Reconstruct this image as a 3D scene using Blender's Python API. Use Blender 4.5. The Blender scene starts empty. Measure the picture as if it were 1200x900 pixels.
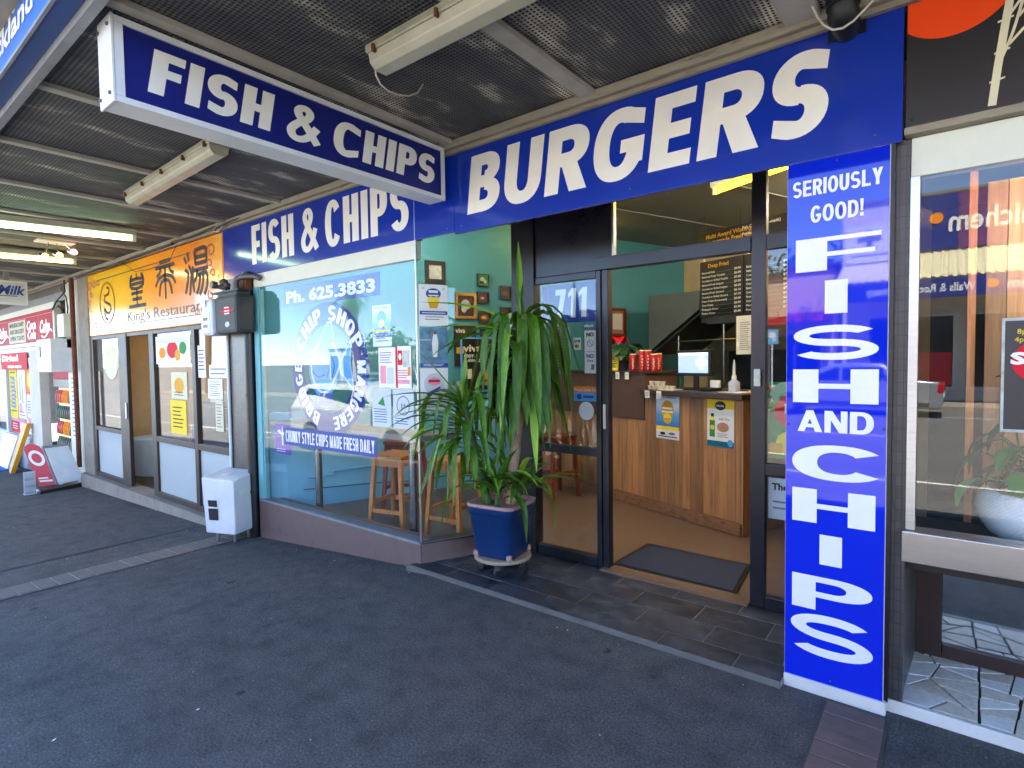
import bpy, math, random
from mathutils import Vector, Matrix
from mathutils.geometry import delaunay_2d_cdt
random.seed(7)
R = math.radians
sc = bpy.context.scene
col = sc.collection

# ------------------------------------------------------------------ camera
cam_d = bpy.data.cameras.new('camera')
cam_d.sensor_width = 36.0
cam_d.sensor_fit = 'HORIZONTAL'
cam_d.lens = 655.8 / 1200 * 36
cam_d.clip_start = 0.05
cam_d.clip_end = 3000
cam = bpy.data.objects.new('camera', cam_d)
col.objects.link(cam)
yaw, pit, rol = R(38.17), R(2.355), R(-0.756)
fw = Vector((-math.sin(yaw)*math.cos(pit), math.cos(yaw)*math.cos(pit), -math.sin(pit)))
rt = Vector((math.cos(yaw), math.sin(yaw), 0))
up = rt.cross(fw)
rt2 = rt*math.cos(rol) + up*math.sin(rol)
up2 = -rt*math.sin(rol) + up*math.cos(rol)
m = Matrix((rt2, up2, -fw)).transposed().to_4x4()
m.translation = (0, 0, 1.5)
cam.matrix_world = m
sc.camera = cam

# ------------------------------------------------------------------ sky and sun
SUN_EL, SUN_AZ = R(63), R(12)          # azimuth from +Y towards +X
w = bpy.data.worlds.new('World')
sc.world = w
w.use_nodes = True
nt = w.node_tree
sky = nt.nodes.new('ShaderNodeTexSky')
sky.sky_type = 'NISHITA'
sky.sun_disc = False
sky.sun_elevation = SUN_EL
sky.sun_rotation = SUN_AZ
sky.altitude = 20
sky.dust_density = 0.0
sky.air_density = 0.6
sky.ozone_density = 1.6
nt.nodes['Background'].inputs[1].default_value = 0.13
nt.links.new(sky.outputs[0], nt.nodes['Background'].inputs[0])
sun_d = bpy.data.lights.new('sun', 'SUN')
sun_d.energy = 5.0
sun_d.angle = R(0.5)
sun_d.color = (1, 0.95, 0.87)
sun = bpy.data.objects.new('sun', sun_d)
col.objects.link(sun)
sdir = Vector((math.sin(SUN_AZ)*math.cos(SUN_EL), math.cos(SUN_AZ)*math.cos(SUN_EL), math.sin(SUN_EL)))
sun.rotation_euler = (-sdir).to_track_quat('-Z', 'Y').to_euler()
sun.location = (0, 0, 30)
sc.view_settings.view_transform = 'Standard'
sc.view_settings.look = 'None'
sc.view_settings.exposure = 3.38
sc.view_settings.gamma = 1
sc.view_settings.use_curve_mapping = False
sc.cycles.use_denoising = True
sc.cycles.max_bounces = 10
sc.cycles.diffuse_bounces = 5
sc.cycles.glossy_bounces = 5
sc.cycles.transparent_max_bounces = 24
sc.cycles.sample_clamp_indirect = 12
sc.cycles.caustics_reflective = False
sc.cycles.caustics_refractive = False

# ------------------------------------------------------------------ materials
def lin(h):
    if not isinstance(h, str):
        return tuple(h) + (1,)
    h = h.lstrip('#')
    o = []
    for i in (0, 2, 4):
        v = int(h[i:i+2], 16)/255
        o.append(v/12.92 if v <= .04045 else ((v+.055)/1.055)**2.4)
    return tuple(o) + (1,)

def mat(name, c, rough=.5, metal=0, vary=.12, vscale=6, bump=0, bscale=60, coat=0, emit=0, spec=.5, stretch=None, dirt=None):
    m_ = bpy.data.materials.new(name)
    m_.use_nodes = True
    n = m_.node_tree
    b = n.nodes['Principled BSDF']
    c = lin(c)
    b.inputs['Base Color'].default_value = c
    b.inputs['Roughness'].default_value = rough
    b.inputs['Metallic'].default_value = metal
    b.inputs['Specular IOR Level'].default_value = spec
    b.inputs['Coat Weight'].default_value = coat
    if coat:
        b.inputs['Coat Roughness'].default_value = .06
    if emit:
        b.inputs['Emission Color'].default_value = c
        b.inputs['Emission Strength'].default_value = emit
    src = None
    if vary or bump or dirt:
        tc = n.nodes.new('ShaderNodeTexCoord')
        mp = n.nodes.new('ShaderNodeMapping')
        n.links.new(tc.outputs['Object'], mp.inputs[0])
        if stretch:
            mp.inputs['Scale'].default_value = stretch
        oi = n.nodes.new('ShaderNodeObjectInfo')
        n.links.new(oi.outputs['Random'], mp.inputs['Location'])
        src = mp.outputs[0]
    if vary:
        no = n.nodes.new('ShaderNodeTexNoise')
        no.inputs['Scale'].default_value = vscale
        no.inputs['Detail'].default_value = 6
        no.inputs['Roughness'].default_value = .62
        n.links.new(src, no.inputs['Vector'])
        rp = n.nodes.new('ShaderNodeValToRGB')
        rp.color_ramp.elements[0].position = .3
        rp.color_ramp.elements[1].position = .7
        rp.color_ramp.elements[0].color = tuple(x*(1-vary) for x in c[:3]) + (1,)
        rp.color_ramp.elements[1].color = tuple(min(1, x*(1+vary)) for x in c[:3]) + (1,)
        n.links.new(no.outputs[0], rp.inputs[0])
        last = rp.outputs[0]
        if dirt:
            n2 = n.nodes.new('ShaderNodeTexNoise')
            n2.inputs['Scale'].default_value = dirt[1]
            n2.inputs['Detail'].default_value = 8
            n2.inputs['Roughness'].default_value = .7
            n.links.new(src, n2.inputs['Vector'])
            r2 = n.nodes.new('ShaderNodeValToRGB')
            r2.color_ramp.elements[0].position = dirt[2]
            r2.color_ramp.elements[1].position = dirt[2] + .12
            n.links.new(n2.outputs[0], r2.inputs[0])
            mx = n.nodes.new('ShaderNodeMix')
            mx.data_type = 'RGBA'
            n.links.new(r2.outputs[0], mx.inputs[0])
            n.links.new(last, mx.inputs[6])
            mx.inputs[7].default_value = lin(dirt[0])
            last = mx.outputs[2]
        n.links.new(last, b.inputs['Base Color'])
        mr = n.nodes.new('ShaderNodeMapRange')
        mr.inputs[3].default_value = max(0, rough*.8)
        mr.inputs[4].default_value = min(1, rough*1.2)
        n.links.new(no.outputs[0], mr.inputs[0])
        n.links.new(mr.outputs[0], b.inputs['Roughness'])
    if bump:
        nb = n.nodes.new('ShaderNodeTexNoise')
        nb.inputs['Scale'].default_value = bscale
        nb.inputs['Detail'].default_value = 4
        n.links.new(src, nb.inputs['Vector'])
        bp = n.nodes.new('ShaderNodeBump')
        bp.inputs['Strength'].default_value = bump
        bp.inputs['Distance'].default_value = .01
        n.links.new(nb.outputs[0], bp.inputs['Height'])
        n.links.new(bp.outputs[0], b.inputs['Normal'])
    return m_

def glass(name, tint=(1, 1, 1), boost=1.5, base=0.0, frost=0.0):
    m_ = bpy.data.materials.new(name)
    m_.use_nodes = True
    n = m_.node_tree
    n.nodes.remove(n.nodes['Principled BSDF'])
    out = n.nodes['Material Output']
    tr = n.nodes.new('ShaderNodeBsdfTransparent')
    tr.inputs[0].default_value = tuple(tint) + (1,)
    gl = n.nodes.new('ShaderNodeBsdfGlossy')
    gl.inputs['Roughness'].default_value = 0.0
    fr = n.nodes.new('ShaderNodeFresnel')
    # both faces of the thin sheet follow the air-to-glass curve
    gm = n.nodes.new('ShaderNodeNewGeometry')
    io = n.nodes.new('ShaderNodeMath')
    io.operation = 'MULTIPLY_ADD'
    io.inputs[1].default_value = 1/1.5-1.5
    io.inputs[2].default_value = 1.5
    n.links.new(gm.outputs['Backfacing'], io.inputs[0])
    n.links.new(io.outputs[0], fr.inputs[0])
    mu = n.nodes.new('ShaderNodeMath')
    mu.operation = 'MULTIPLY_ADD'
    mu.use_clamp = True
    mu.inputs[1].default_value = boost
    mu.inputs[2].default_value = base
    n.links.new(fr.outputs[0], mu.inputs[0])
    mx = n.nodes.new('ShaderNodeMixShader')
    n.links.new(mu.outputs[0], mx.inputs[0])
    first = tr
    if frost:
        df = n.nodes.new('ShaderNodeBsdfDiffuse')
        df.inputs[0].default_value = (.62, .68, .68, 1)
        m2 = n.nodes.new('ShaderNodeMixShader')
        m2.inputs[0].default_value = frost
        n.links.new(tr.outputs[0], m2.inputs[1])
        n.links.new(df.outputs[0], m2.inputs[2])
        first = m2
    n.links.new(first.outputs[0], mx.inputs[1])
    n.links.new(gl.outputs[0], mx.inputs[2])
    n.links.new(mx.outputs[0], out.inputs[0])
    return m_

class N:
    """tiny node helper for the bespoke materials"""
    def __init__(s, name):
        s.m = bpy.data.materials.new(name)
        s.m.use_nodes = True
        s.t = s.m.node_tree
        s.b = s.t.nodes['Principled BSDF']
    def add(s, kind, **kw):
        nd = s.t.nodes.new('ShaderNode' + kind)
        for k, v in kw.items():
            if k.startswith('i_'):
                key = k[2:].replace('_', ' ')
                nd.inputs[int(key) if key.isdigit() else key].default_value = v
            else:
                setattr(nd, k, v)
        return nd
    def ln(s, a, b):
        s.t.links.new(a, b)
    def coord(s, scale=(1, 1, 1), which='Object', rot=(0, 0, 0)):
        tc = s.add('TexCoord')
        mp = s.add('Mapping', i_Scale=scale, i_Rotation=rot)
        s.ln(tc.outputs[which], mp.inputs[0])
        return mp.outputs[0]
    def ramp(s, src, stops):
        r = s.add('ValToRGB')
        while len(r.color_ramp.elements) < len(stops):
            r.color_ramp.elements.new(.5)
        for e, (p, c) in zip(r.color_ramp.elements, stops):
            e.position = p
            e.color = lin(c) if isinstance(c, str) else tuple(c) + (1,)
        s.ln(src, r.inputs[0])
        return r.outputs[0]
    def noise(s, vec, scale, detail=6, rough=.6):
        q = s.add('TexNoise', i_Scale=scale, i_Detail=detail, i_Roughness=rough)
        s.ln(vec, q.inputs['Vector'])
        return q.outputs[0]
    def mix(s, f, a, b, bt='MIX'):
        q = s.add('Mix', data_type='RGBA', blend_type=bt)
        if isinstance(f, (int, float)):
            q.inputs[0].default_value = f
        else:
            s.ln(f, q.inputs[0])
        for i, v in ((6, a), (7, b)):
            if isinstance(v, (tuple, list, str)):
                q.inputs[i].default_value = lin(v)
            else:
                s.ln(v, q.inputs[i])
        return q.outputs[2]
    def bump(s, h, strength=.3, dist=.01):
        q = s.add('Bump', i_Strength=strength, i_Distance=dist)
        s.ln(h, q.inputs['Height'])
        s.ln(q.outputs[0], s.b.inputs['Normal'])

def asphalt(name, a, b2, speck, rough=.85):
    k = N(name)
    v = k.coord()
    big = k.noise(v, .8, 6, .62)
    mid = k.noise(v, 7, 5, .65)
    fine = k.noise(v, 95, 3, .75)
    c1 = k.ramp(big, [(.3, a), (.7, b2)])
    c1 = k.mix(1.0, c1, k.ramp(mid, [(.32, (.72, .72, .73)), (.5, (1, 1, 1)), (.72, (1.22, 1.21, 1.2))]), 'MULTIPLY')
    c1 = k.mix(1.0, c1, k.ramp(fine, [(.3, (.3, .3, .3)), (.46, (.85, .85, .86)), (.6, (1.25, 1.25, 1.24)), (.75, (2.6, 2.55, 2.5))]), 'MULTIPLY')
    def spots(scale, r, gs, lo):
        sp = k.add('TexVoronoi', i_Scale=scale)
        k.ln(v, sp.inputs['Vector'])
        m_ = k.ramp(sp.outputs['Distance'], [(0, (1, 1, 1)), (r, (1, 1, 1)), (r*1.25, (0, 0, 0))])
        return k.mix(1.0, m_, k.ramp(k.noise(v, gs, 2), [(lo, (0, 0, 0)), (lo+.04, (1, 1, 1))]), 'MULTIPLY')
    c1 = k.mix(spots(3.1, .075, 3.3, .5), c1, tuple(x*.45 for x in a))
    c1 = k.mix(spots(8.3, .06, 2.7, .6), c1, tuple(x*2.2 for x in b2))
    c1 = k.mix(spots(17, .07, 5.1, .62), c1, speck)
    # soft worn and stained patches
    st = k.ramp(k.noise(k.coord((1, 1.6, 1)), 1.7, 8, .7), [(.52, (0, 0, 0)), (.74, (.45, .45, .45))])
    c1 = k.mix(st, c1, tuple(x*.62 for x in a))
    k.ln(c1, k.b.inputs['Base Color'])
    k.b.inputs['Roughness'].default_value = rough
    k.b.inputs['Specular IOR Level'].default_value = .3
    k.bump(fine, .5, .008)
    return k.m

def slate():
    k = N('slate tile')
    oi = k.add('ObjectInfo')
    tc = k.add('TexCoord')
    mp = k.add('Mapping')
    k.ln(tc.outputs['Object'], mp.inputs[0])
    mu = k.add('Math', operation='MULTIPLY', i_1=29.0)
    k.ln(oi.outputs['Random'], mu.inputs[0])
    k.ln(mu.outputs[0], mp.inputs['Location'])
    n1 = k.noise(mp.outputs[0], 6, 8, .7)
    n2 = k.noise(mp.outputs[0], 24, 6, .7)
    c = k.ramp(n1, [(.3, '#1c1f26'), (.48, '#30343c'), (.6, '#484c52'), (.72, '#6a6a68')])
    c = k.mix(1.0, c, k.ramp(oi.outputs['Random'], [(0, (.55, .58, .66)), (.5, (.95, .97, 1)), (1, (1.3, 1.28, 1.25))]), 'MULTIPLY')
    c = k.mix(k.ramp(n2, [(.66, (0, 0, 0)), (.76, (.6, .6, .6))]), c, '#8d8f90')
    k.ln(c, k.b.inputs['Base Color'])
    k.ln(k.ramp(n1, [(.3, (.3, .3, .3)), (.7, (.65, .65, .65))]), k.b.inputs['Roughness'])
    k.bump(n1, .5, .02)
    return k.m

def mesh_soffit():
    k = N('expanded mesh soffit')
    tc = k.add('TexCoord')
    sep = k.add('SeparateXYZ')
    k.ln(tc.outputs['Object'], sep.inputs[0])
    def mth(op, a, b=None):
        q = k.add('Math', operation=op)
        for i, v in ((0, a), (1, b)):
            if v is None:
                continue
            if isinstance(v, (int, float)):
                q.inputs[i].default_value = v
            else:
                k.ln(v, q.inputs[i])
        return q.outputs[0]
    ux = mth('MULTIPLY', sep.outputs[0], 2*math.pi/.042)
    uy = mth('MULTIPLY', sep.outputs[1], 2*math.pi/.042)
    a = mth('SINE', mth('ADD', ux, uy))
    b = mth('SINE', mth('SUBTRACT', ux, uy))
    s = mth('MULTIPLY', a, b)
    hole = k.ramp(s, [(.10, (1, 1, 1)), (.35, (0, 0, 0))])
    strand_tone = k.ramp(k.noise(k.coord((1.3, .5, 1)), 2.4, 6, .6), [(.40, '#434349'), (.54, '#5e5d5b'), (.66, '#d6cdb8')])  # noise blends the strand colour from grey to pale cream
    k.ln(k.mix(hole, '#0c0d10', strand_tone), k.b.inputs['Base Color'])
    k.b.inputs['Roughness'].default_value = .7
    k.bump(s, .6, .004)
    return k.m

def mosaic(name, tile, grout, sx, sz, rough=.35, axis='XZ'):
    k = N(name)
    tc = k.add('TexCoord')
    mp = k.add('Mapping', i_Rotation=(R(90), 0, 0) if axis == 'XZ' else (R(90), 0, R(90)))
    k.ln(tc.outputs['Object'], mp.inputs[0])
    br = k.add('TexBrick', i_Scale=1.0, i_Color1=lin(tile), i_Color2=tuple(x*.75 for x in lin(tile)[:3])+(1,), i_Mortar=lin(grout))
    br.inputs['Mortar Size'].default_value = .0022
    br.inputs['Brick Width'].default_value = sx
    br.inputs['Row Height'].default_value = sz
    br.offset = 0
    k.ln(mp.outputs[0], br.inputs['Vector'])
    n_ = k.noise(k.coord(), 5)
    c = k.mix(1.0, br.outputs[0], k.ramp(n_, [(.3, (.7, .7, .7)), (.7, (1.2, 1.2, 1.2))]), 'MULTIPLY')
    k.ln(c, k.b.inputs['Base Color'])
    k.b.inputs['Roughness'].default_value = rough
    k.bump(br.outputs['Fac'], -.5, .004)
    return k.m

def wood(name, a, b2, axis='Z', scale=1.0, rough=.5, coat=0):
    k = N(name)
    st = {'Z': (14, 14, .9), 'X': (.9, 14, 14), 'Y': (14, .9, 14)}[axis]
    tc = k.add('TexCoord')
    mp = k.add('Mapping', i_Scale=tuple(x*scale for x in st))
    k.ln(tc.outputs['Object'], mp.inputs[0])
    oi = k.add('ObjectInfo')
    mu = k.add('Math', operation='MULTIPLY', i_1=37.0)
    k.ln(oi.outputs['Random'], mu.inputs[0])
    k.ln(mu.outputs[0], mp.inputs['Location'])
    g = k.noise(mp.outputs[0], 3.0, 8, .65)
    c = k.ramp(g, [(.28, b2), (.5, a), (.72, tuple(min(1, x*1.25) for x in lin(a)[:3]))])
    tone = k.ramp(oi.outputs['Random'], [(0, (.68, .66, .64)), (.5, (1, 1, 1)), (1, (1.35, 1.3, 1.2))])
    k.ln(k.mix(1.0, c, tone, 'MULTIPLY'), k.b.inputs['Base Color'])
    k.b.inputs['Roughness'].default_value = rough
    k.b.inputs['Coat Weight'].default_value = coat
    k.bump(g, .12, .004)
    return k.m

def leafmat(name, a, b2, rough=.38):
    k = N(name)
    oi = k.add('ObjectInfo')
    v = k.coord((40, 40, 2))
    g = k.noise(v, 2.0, 3)
    c = k.ramp(g, [(.3, a), (.7, b2)])
    tone = k.ramp(oi.outputs['Random'], [(0, (.6, .7, .6)), (.6, (1, 1, 1)), (1, (1.5, 1.35, 1.0))])
    k.ln(k.mix(1.0, c, tone, 'MULTIPLY'), k.b.inputs['Base Color'])
    k.b.inputs['Roughness'].default_value = rough
    k.b.inputs['Specular IOR Level'].default_value = .35
    return k.m

M = {}
def mk(key, *a, **k):
    M[key] = mat(key.replace('_', ' '), *a, **k)
mk('white_paint', '#d9d8d2', .45, vary=.05, vscale=3)
mk('cream_paint', '#d6d8c8', .5, vary=.05)
mk('sign_white', '#e6e4dc', .3, vary=.05, vscale=4, dirt=('#c6c0b2', 13, .68))
mk('sign_blue', '#10309c', .16, vary=.08, vscale=2, coat=.4, dirt=('#3350a8', 11, .69))
mk('sign_navy', '#151f70', .3, vary=.1, vscale=4)
mk('pillar_blue', '#0a26c2', .03, vary=.05, vscale=3, spec=.6, dirt=('#2438a4', 9, .69))
mk('box_blue', '#2a63b8', .35, vary=.12, vscale=3)
mk('box_under', '#26427a', .5, vary=.2, vscale=8, dirt=('#55606e', 9, .62))
mk('alu_white', '#d8dbde', .38, vary=.07, dirt=('#b2b0aa', 7, .66))
mk('alu', '#b8b8b6', .3, metal=.9, vary=.08, stretch=(1, 1, 20))
mk('steel', '#9a9a9a', .25, metal=1, vary=.1, stretch=(8, 8, .6))
mk('steel_sill', '#b0aca6', .33, metal=.95, vary=.08, stretch=(1, 30, 30))
mk('grey_steel', '#7d7f82', .5, vary=.2, vscale=10, dirt=('#4a423a', 14, .62))
mk('purlin', '#a5a094', .6, vary=.15, vscale=7, dirt=('#5c3a26', 22, .66))
mk('trim_timber', '#8f8676', .7, vary=.2, vscale=14, stretch=(.4, 2, 2), dirt=('#54473a', 9, .58))
mk('black_paint', '#15161a', .35, vary=.25, vscale=7)
mk('black_frame', '#191b22', .3, vary=.25, vscale=10, dirt=('#34302f', 18, .66))
mk('black_panel', '#14131a', .28, vary=.2, vscale=3)
mk('black_plastic', '#0d0e10', .4, vary=.1)
mk('brown_frame', '#35241f', .45, vary=.2, vscale=8)
mk('plinth_brown', '#6b5752', .7, vary=.12, vscale=9, bump=.25, bscale=30, dirt=('#574843', 5, .6))
mk('teal_frame', '#6fb0b4', .5, vary=.08)
mk('teal_wall', '#468f9a', .6, vary=.07, vscale=1.5)
mk('blue_wall', '#6fb4d0', .6, vary=.06, vscale=1.5)
mk('yellow_wall', '#c9b488', .65, vary=.08)
mk('ceiling_grey', '#8f8d80', .75, vary=.06, vscale=1.2)
mk('hood_grey', '#5c6264', .4, vary=.06, metal=.2)
mk('hood_dark', '#24262b', .45, vary=.25, vscale=6)
mk('kitchen_tile', '#7a7260', .45, vary=.3, vscale=3)
mk('lino', '#705a48', .42, vary=.14, vscale=3, stretch=(1, 6, 1), dirt=('#57463a', 3, .6))
mk('lino_grey', '#54504d', .5, vary=.1, vscale=5)
mk('mat_blue', '#2b3348', .95, vary=.25, vscale=120, bump=.6, bscale=300)
mk('counter_top', '#3f2a20', .3, vary=.2, vscale=6, stretch=(1, 8, 8))
mk('counter_panel', '#5a4032', .35, vary=.12, vscale=6, stretch=(1, 10, 10))
mk('bar_top', '#857a70', .4, vary=.15, vscale=8, stretch=(.6, 6, 6))
mk('concrete', '#8a8378', .85, vary=.18, vscale=5, bump=.3, bscale=40, dirt=('#5a554c', 6, .6))
mk('concrete_dark', '#64605a', .85, vary=.2, vscale=5, bump=.3, bscale=40)
mk('white_base', '#cfcac2', .75, vary=.08, vscale=8, bump=.25, bscale=18, dirt=('#8d857b', 11, .64))
mk('paver_joint', '#a29c92', .9, vary=.1)
mk('paver', '#6e675f', .85, vary=.15, vscale=10, bump=.3, bscale=60)
mk('paver_brown', '#6a5852', .85, vary=.15, vscale=10, bump=.3, bscale=60)
mk('grout', '#8c8a86', .9, vary=.1)
mk('grout_dark', '#4c4a4a', .85, vary=.2, vscale=8)
mk('terrazzo', '#d4c8b4', .4, vary=.2, vscale=45, dirt=('#7c7064', 60, .62))
mk('terrazzo_white', '#e4e0d6', .4, vary=.12, vscale=40, dirt=('#a59c90', 50, .64))
mk('paper', '#e6e6e2', .6, vary=.03)
mk('paper_grey', '#c4ccd0', .6, vary=.05)
mk('ink', '#16171c', .6, vary=0)
mk('ink_grey', '#70757c', .6, vary=0)
mk('ink_blue', '#1d3e96', .5, vary=.05)
mk('decal_blue', '#14307e', .65, spec=.2, vary=.05)
mk('sky_blue_print', '#5fa8dc', .65, spec=.2, vary=.06)
mk('teal_print', '#0f6a86', .65, spec=.2, vary=.05)
mk('yellow_print', '#f0d23a', .65, spec=.2, vary=.05)
mk('gold_print', '#d8a02c', .65, spec=.2, vary=.1)
mk('food_red', '#6a1c18', .5, vary=.3, vscale=30)
mk('red_print', '#cf2030', .65, spec=.2, vary=.05)
mk('pink_print', '#e79aa8', .65, spec=.2, vary=.08)
mk('purple_print', '#6a3fa0', .65, spec=.2, vary=.08)
mk('orange_print', '#f08a24', .65, spec=.2, vary=.1)
mk('green_print', '#3e8a4c', .65, spec=.2, vary=.1)
mk('skin_print', '#b98a68', .65, spec=.2, vary=.2, vscale=20)
mk('dark_photo', '#241f20', .35, vary=.4, vscale=18)
mk('brown_photo', '#6b4326', .4, vary=.5, vscale=26)
mk('silver_photo', '#a9b0a8', .4, vary=.3, vscale=26)
mk('teal_photo', '#4e7c94', .4, vary=.5, vscale=16)
mk('gold_frame', '#a8813c', .3, metal=.7, vary=.15)
mk('red_wood', '#6e2a1c', .4, vary=.15, stretch=(8, 8, .8))
mk('pot_blue', '#12305e', .3, vary=.12, vscale=5, dirt=('#3a5888', 14, .68))
mk('pot_rim', '#a88478', .8, vary=.2, vscale=18, bump=.3, bscale=50)
mk('soil', '#2a1e16', .95, vary=.3, vscale=40, bump=.6, bscale=60)
mk('ply', '#9a8a72', .75, vary=.15, vscale=12)
mk('rubber', '#141416', .7, vary=.1)
mk('chrome', '#c8c8cc', .15, metal=1, vary=.05)
mk('bark', '#a78870', .85, vary=.35, vscale=60, bump=.7, bscale=70, dirt=('#d6cabc', 70, .66))
mk('stalk_green', '#3a5a24', .6, vary=.2, vscale=20)
mk('meter_grey', '#343a3b', .55, vary=.1, spec=.3, dirt=('#4c5150', 12, .62))
mk('meter_clear', '#aeb4c0', .25, vary=.1)
mk('pipe_grey', '#5c5c5c', .5, vary=.2, metal=.4)
mk('scroll_red', '#a8401c', .4, vary=.1)
mk('rust', '#6a3a26', .9, vary=.35, vscale=16, bump=.3)
mk('red_sign', '#b0182c', .6, vary=.06, spec=.2)
mk('red_board', '#c63038', .4, vary=.05)
mk('fridge_red', '#a01822', .35, vary=.05)
mk('yellow_board', '#d8981e', .5, vary=.08)
mk('blue_mat', '#1c5fc0', .6, vary=.08)
mk('lamp_case', '#9c9a84', .35, vary=.15, vscale=8)
mk('lamp_clear', '#b8b4a0', .2, vary=.12, vscale=6)
mk('tube_off', '#dcdccf', .3, vary=.02)
mk('cable', '#c9c2ae', .5, vary=.05)
mk('cable_black', '#111214', .5, vary=.05)
mk('orange_red', '#f04a12', .35, vary=.03)
mk('sushi_black', '#26262a', .35, vary=.1, vscale=3)
mk('bamboo_print', '#d8d2b4', .65, spec=.2, vary=.05)
mk('sushi_dark', '#1c1a1a', .5, vary=.2)
mk('white_pot', '#d9dfe0', .4, vary=.04)
mk('road_line', '#d8d6c8', .7, vary=.15, vscale=12)
mk('car_white', '#e2e2df', .18, vary=.02, coat=.8)
mk('car_silver', '#a8acb2', .2, metal=.5, vary=.02, coat=.8)
mk('car_dark', '#23262c', .18, vary=.02, coat=.8)
mk('car_trim', '#303338', .4, vary=.1)
mk('car_glass', '#0c1114', .04, vary=0, spec=.8)
mk('tail_red', '#b01420', .2, vary=0)
mk('head_clear', '#d4d8dc', .1, vary=0)
mk('stucco', '#d8d2c4', .85, vary=.08, vscale=3)
mk('stucco_tan', '#c2ad8c', .85, vary=.08, vscale=3)
mk('brick_far', '#8a5a46', .85, vary=.2, vscale=8)
mk('roof_iron', '#7c7468', .6, vary=.15)
mk('roof_dark', '#3c3a3c', .6, vary=.15)
mk('awning_iron', '#d8cfa8', .5, vary=.06)
mk('pharm_blue', '#23307c', .4, vary=.05)
mk('pharm_purple', '#6a3c6e', .4, vary=.08)
mk('shop_glass', '#1a2226', .06, vary=.2, spec=.8)
mk('red_awning', '#c23226', .5, vary=.05)
mk('crown_green', '#34502a', .8, vary=.35, vscale=9)
mk('palm_green', '#4a6a2a', .6, vary=.35, vscale=9)
mk('palm_dry', '#8a6e3e', .8, vary=.3, vscale=9)
mk('palm_bark', '#6e5c48', .9, vary=.3, vscale=14, bump=.5, bscale=20)
mk('twig', '#4e4238', .85, vary=.2)
mk('can_red', '#b8201c', .3, vary=.08, vscale=30)
mk('cup_cream', '#e0d3ac', .4, vary=.06)
mk('leaf_dark', '#1f4a24', .35, vary=.3, vscale=12)
mk('leaf_mid', '#357a30', .35, vary=.25, vscale=10)
mk('flower_red', '#c8202c', .25, vary=.12, vscale=14)
M['stool_wood'] = wood('honey stool timber', '#b87a40', '#8f5726', 'Z', 1.2, .4)
M['stool_red'] = wood('red stained timber', '#8a3a24', '#5c2214', 'Z', 1.2, .4)
M['plank'] = wood('rimu counter plank', '#a4774c', '#7c5432', 'Z', 1.0, .42)
M['skirt'] = wood('skirting timber', '#8a6040', '#5f4028', 'X', 1.0, .5)
M['ply_wall'] = wood('orange wall board', '#b8926a', '#94704a', 'Z', .7, .5)
M['slate'] = slate()
M['asphalt'] = asphalt('footpath asphalt', (.074, .073, .072), (.102, .100, .098), '#9a9a98')
M['road'] = asphalt('road asphalt', (.12, .115, .105), (.17, .162, .148), '#b0aca4')
M['soffit'] = mesh_soffit()
M['tile_brown'] = mosaic('brown mosaic tile', '#4b4038', '#2c2723', .048, .024)
M['tile_grey'] = mosaic('grey mosaic tile', '#5a5654', '#3a3836', .048, .022)
M['tile_side'] = mosaic('grey mosaic tile on the side', '#4e4a48', '#35322f', .048, .022, .35, 'YZ')
M['leaf'] = leafmat('yucca leaf', '#274a0c', '#527f1a', .5)
M['leaf_young_lit'] = leafmat('young and lit-face yucca leaf', '#5a8c1c', '#86ac38', .5)  # pale green of young spears, also painted in for lit leaf faces
M['glass'] = glass('window glass', (.98, .99, .99), 1.15)
M['glass_front'] = glass('tinted front glass', (.95, .98, 1.0), .8)
M['glass_door'] = glass('door glass', (.93, .95, .95), 1.0)
M['glass_frost'] = glass('frosted glass', (.95, 1, 1), 1.0, 0, .8)
M['mirror'] = mat('old mirror sheet', '#d0d6d2', .05, metal=1, vary=.12, vscale=7)
M['tube_yellow'] = mat('lit yellow tube', '#ffc81e', vary=0, emit=2.2)
M['tube_added'] = mat('lit white tube', '#ffeed8', vary=0, emit=14)  # for the added fill tubes in the fish shop
M['tube_green'] = mat('lit greenish tube', '#d2ffc4', vary=0, emit=1.6)
M['tube_warm'] = mat('lit pale yellow tube', '#fff3a4', vary=0, emit=1.6)
M['tube_assumed'] = mat('assumed warm tube', '#ffe2b8', vary=0, emit=5)  # for the assumed tubes in the restaurant and the black shop window
M['bulb_warm'] = mat('lit amber bulb', '#ffb03c', vary=0, emit=2.5)
M['bulb_pink'] = mat('lit pink bulb', '#ff9ab0', vary=0, emit=3)
M['screen'] = mat('lit till screen', '#8fa6d8', vary=.1, vscale=2, emit=.13)
M['screen_white'] = mat('lit white part of the screen', '#e6eef0', vary=0, emit=.16)
M['fridge_glow'] = mat('lit fridge interior', '#e8d49c', vary=.1, emit=.07)
# the restaurant board: a printed blend from yellow to orange
k = N('yellow to orange sign print')
tc = k.add('TexCoord')
sx = k.add('SeparateXYZ')
k.ln(tc.outputs['Object'], sx.inputs[0])
mr = k.add('MapRange')
mr.inputs[1].default_value = -10.5
mr.inputs[2].default_value = -5.9
k.ln(sx.outputs[0], mr.inputs[0])
k.ln(k.ramp(mr.outputs[0], [(0, '#f0a020'), (.1, '#fccc00'), (.36, '#fcc400'), (.62, '#f4981c'), (.85, '#ee8a20'), (1, '#f4b450')]), k.b.inputs['Base Color'])
k.b.inputs['Roughness'].default_value = .2
k.b.inputs['Coat Weight'].default_value = .4
M['king_print'] = k.m
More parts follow.
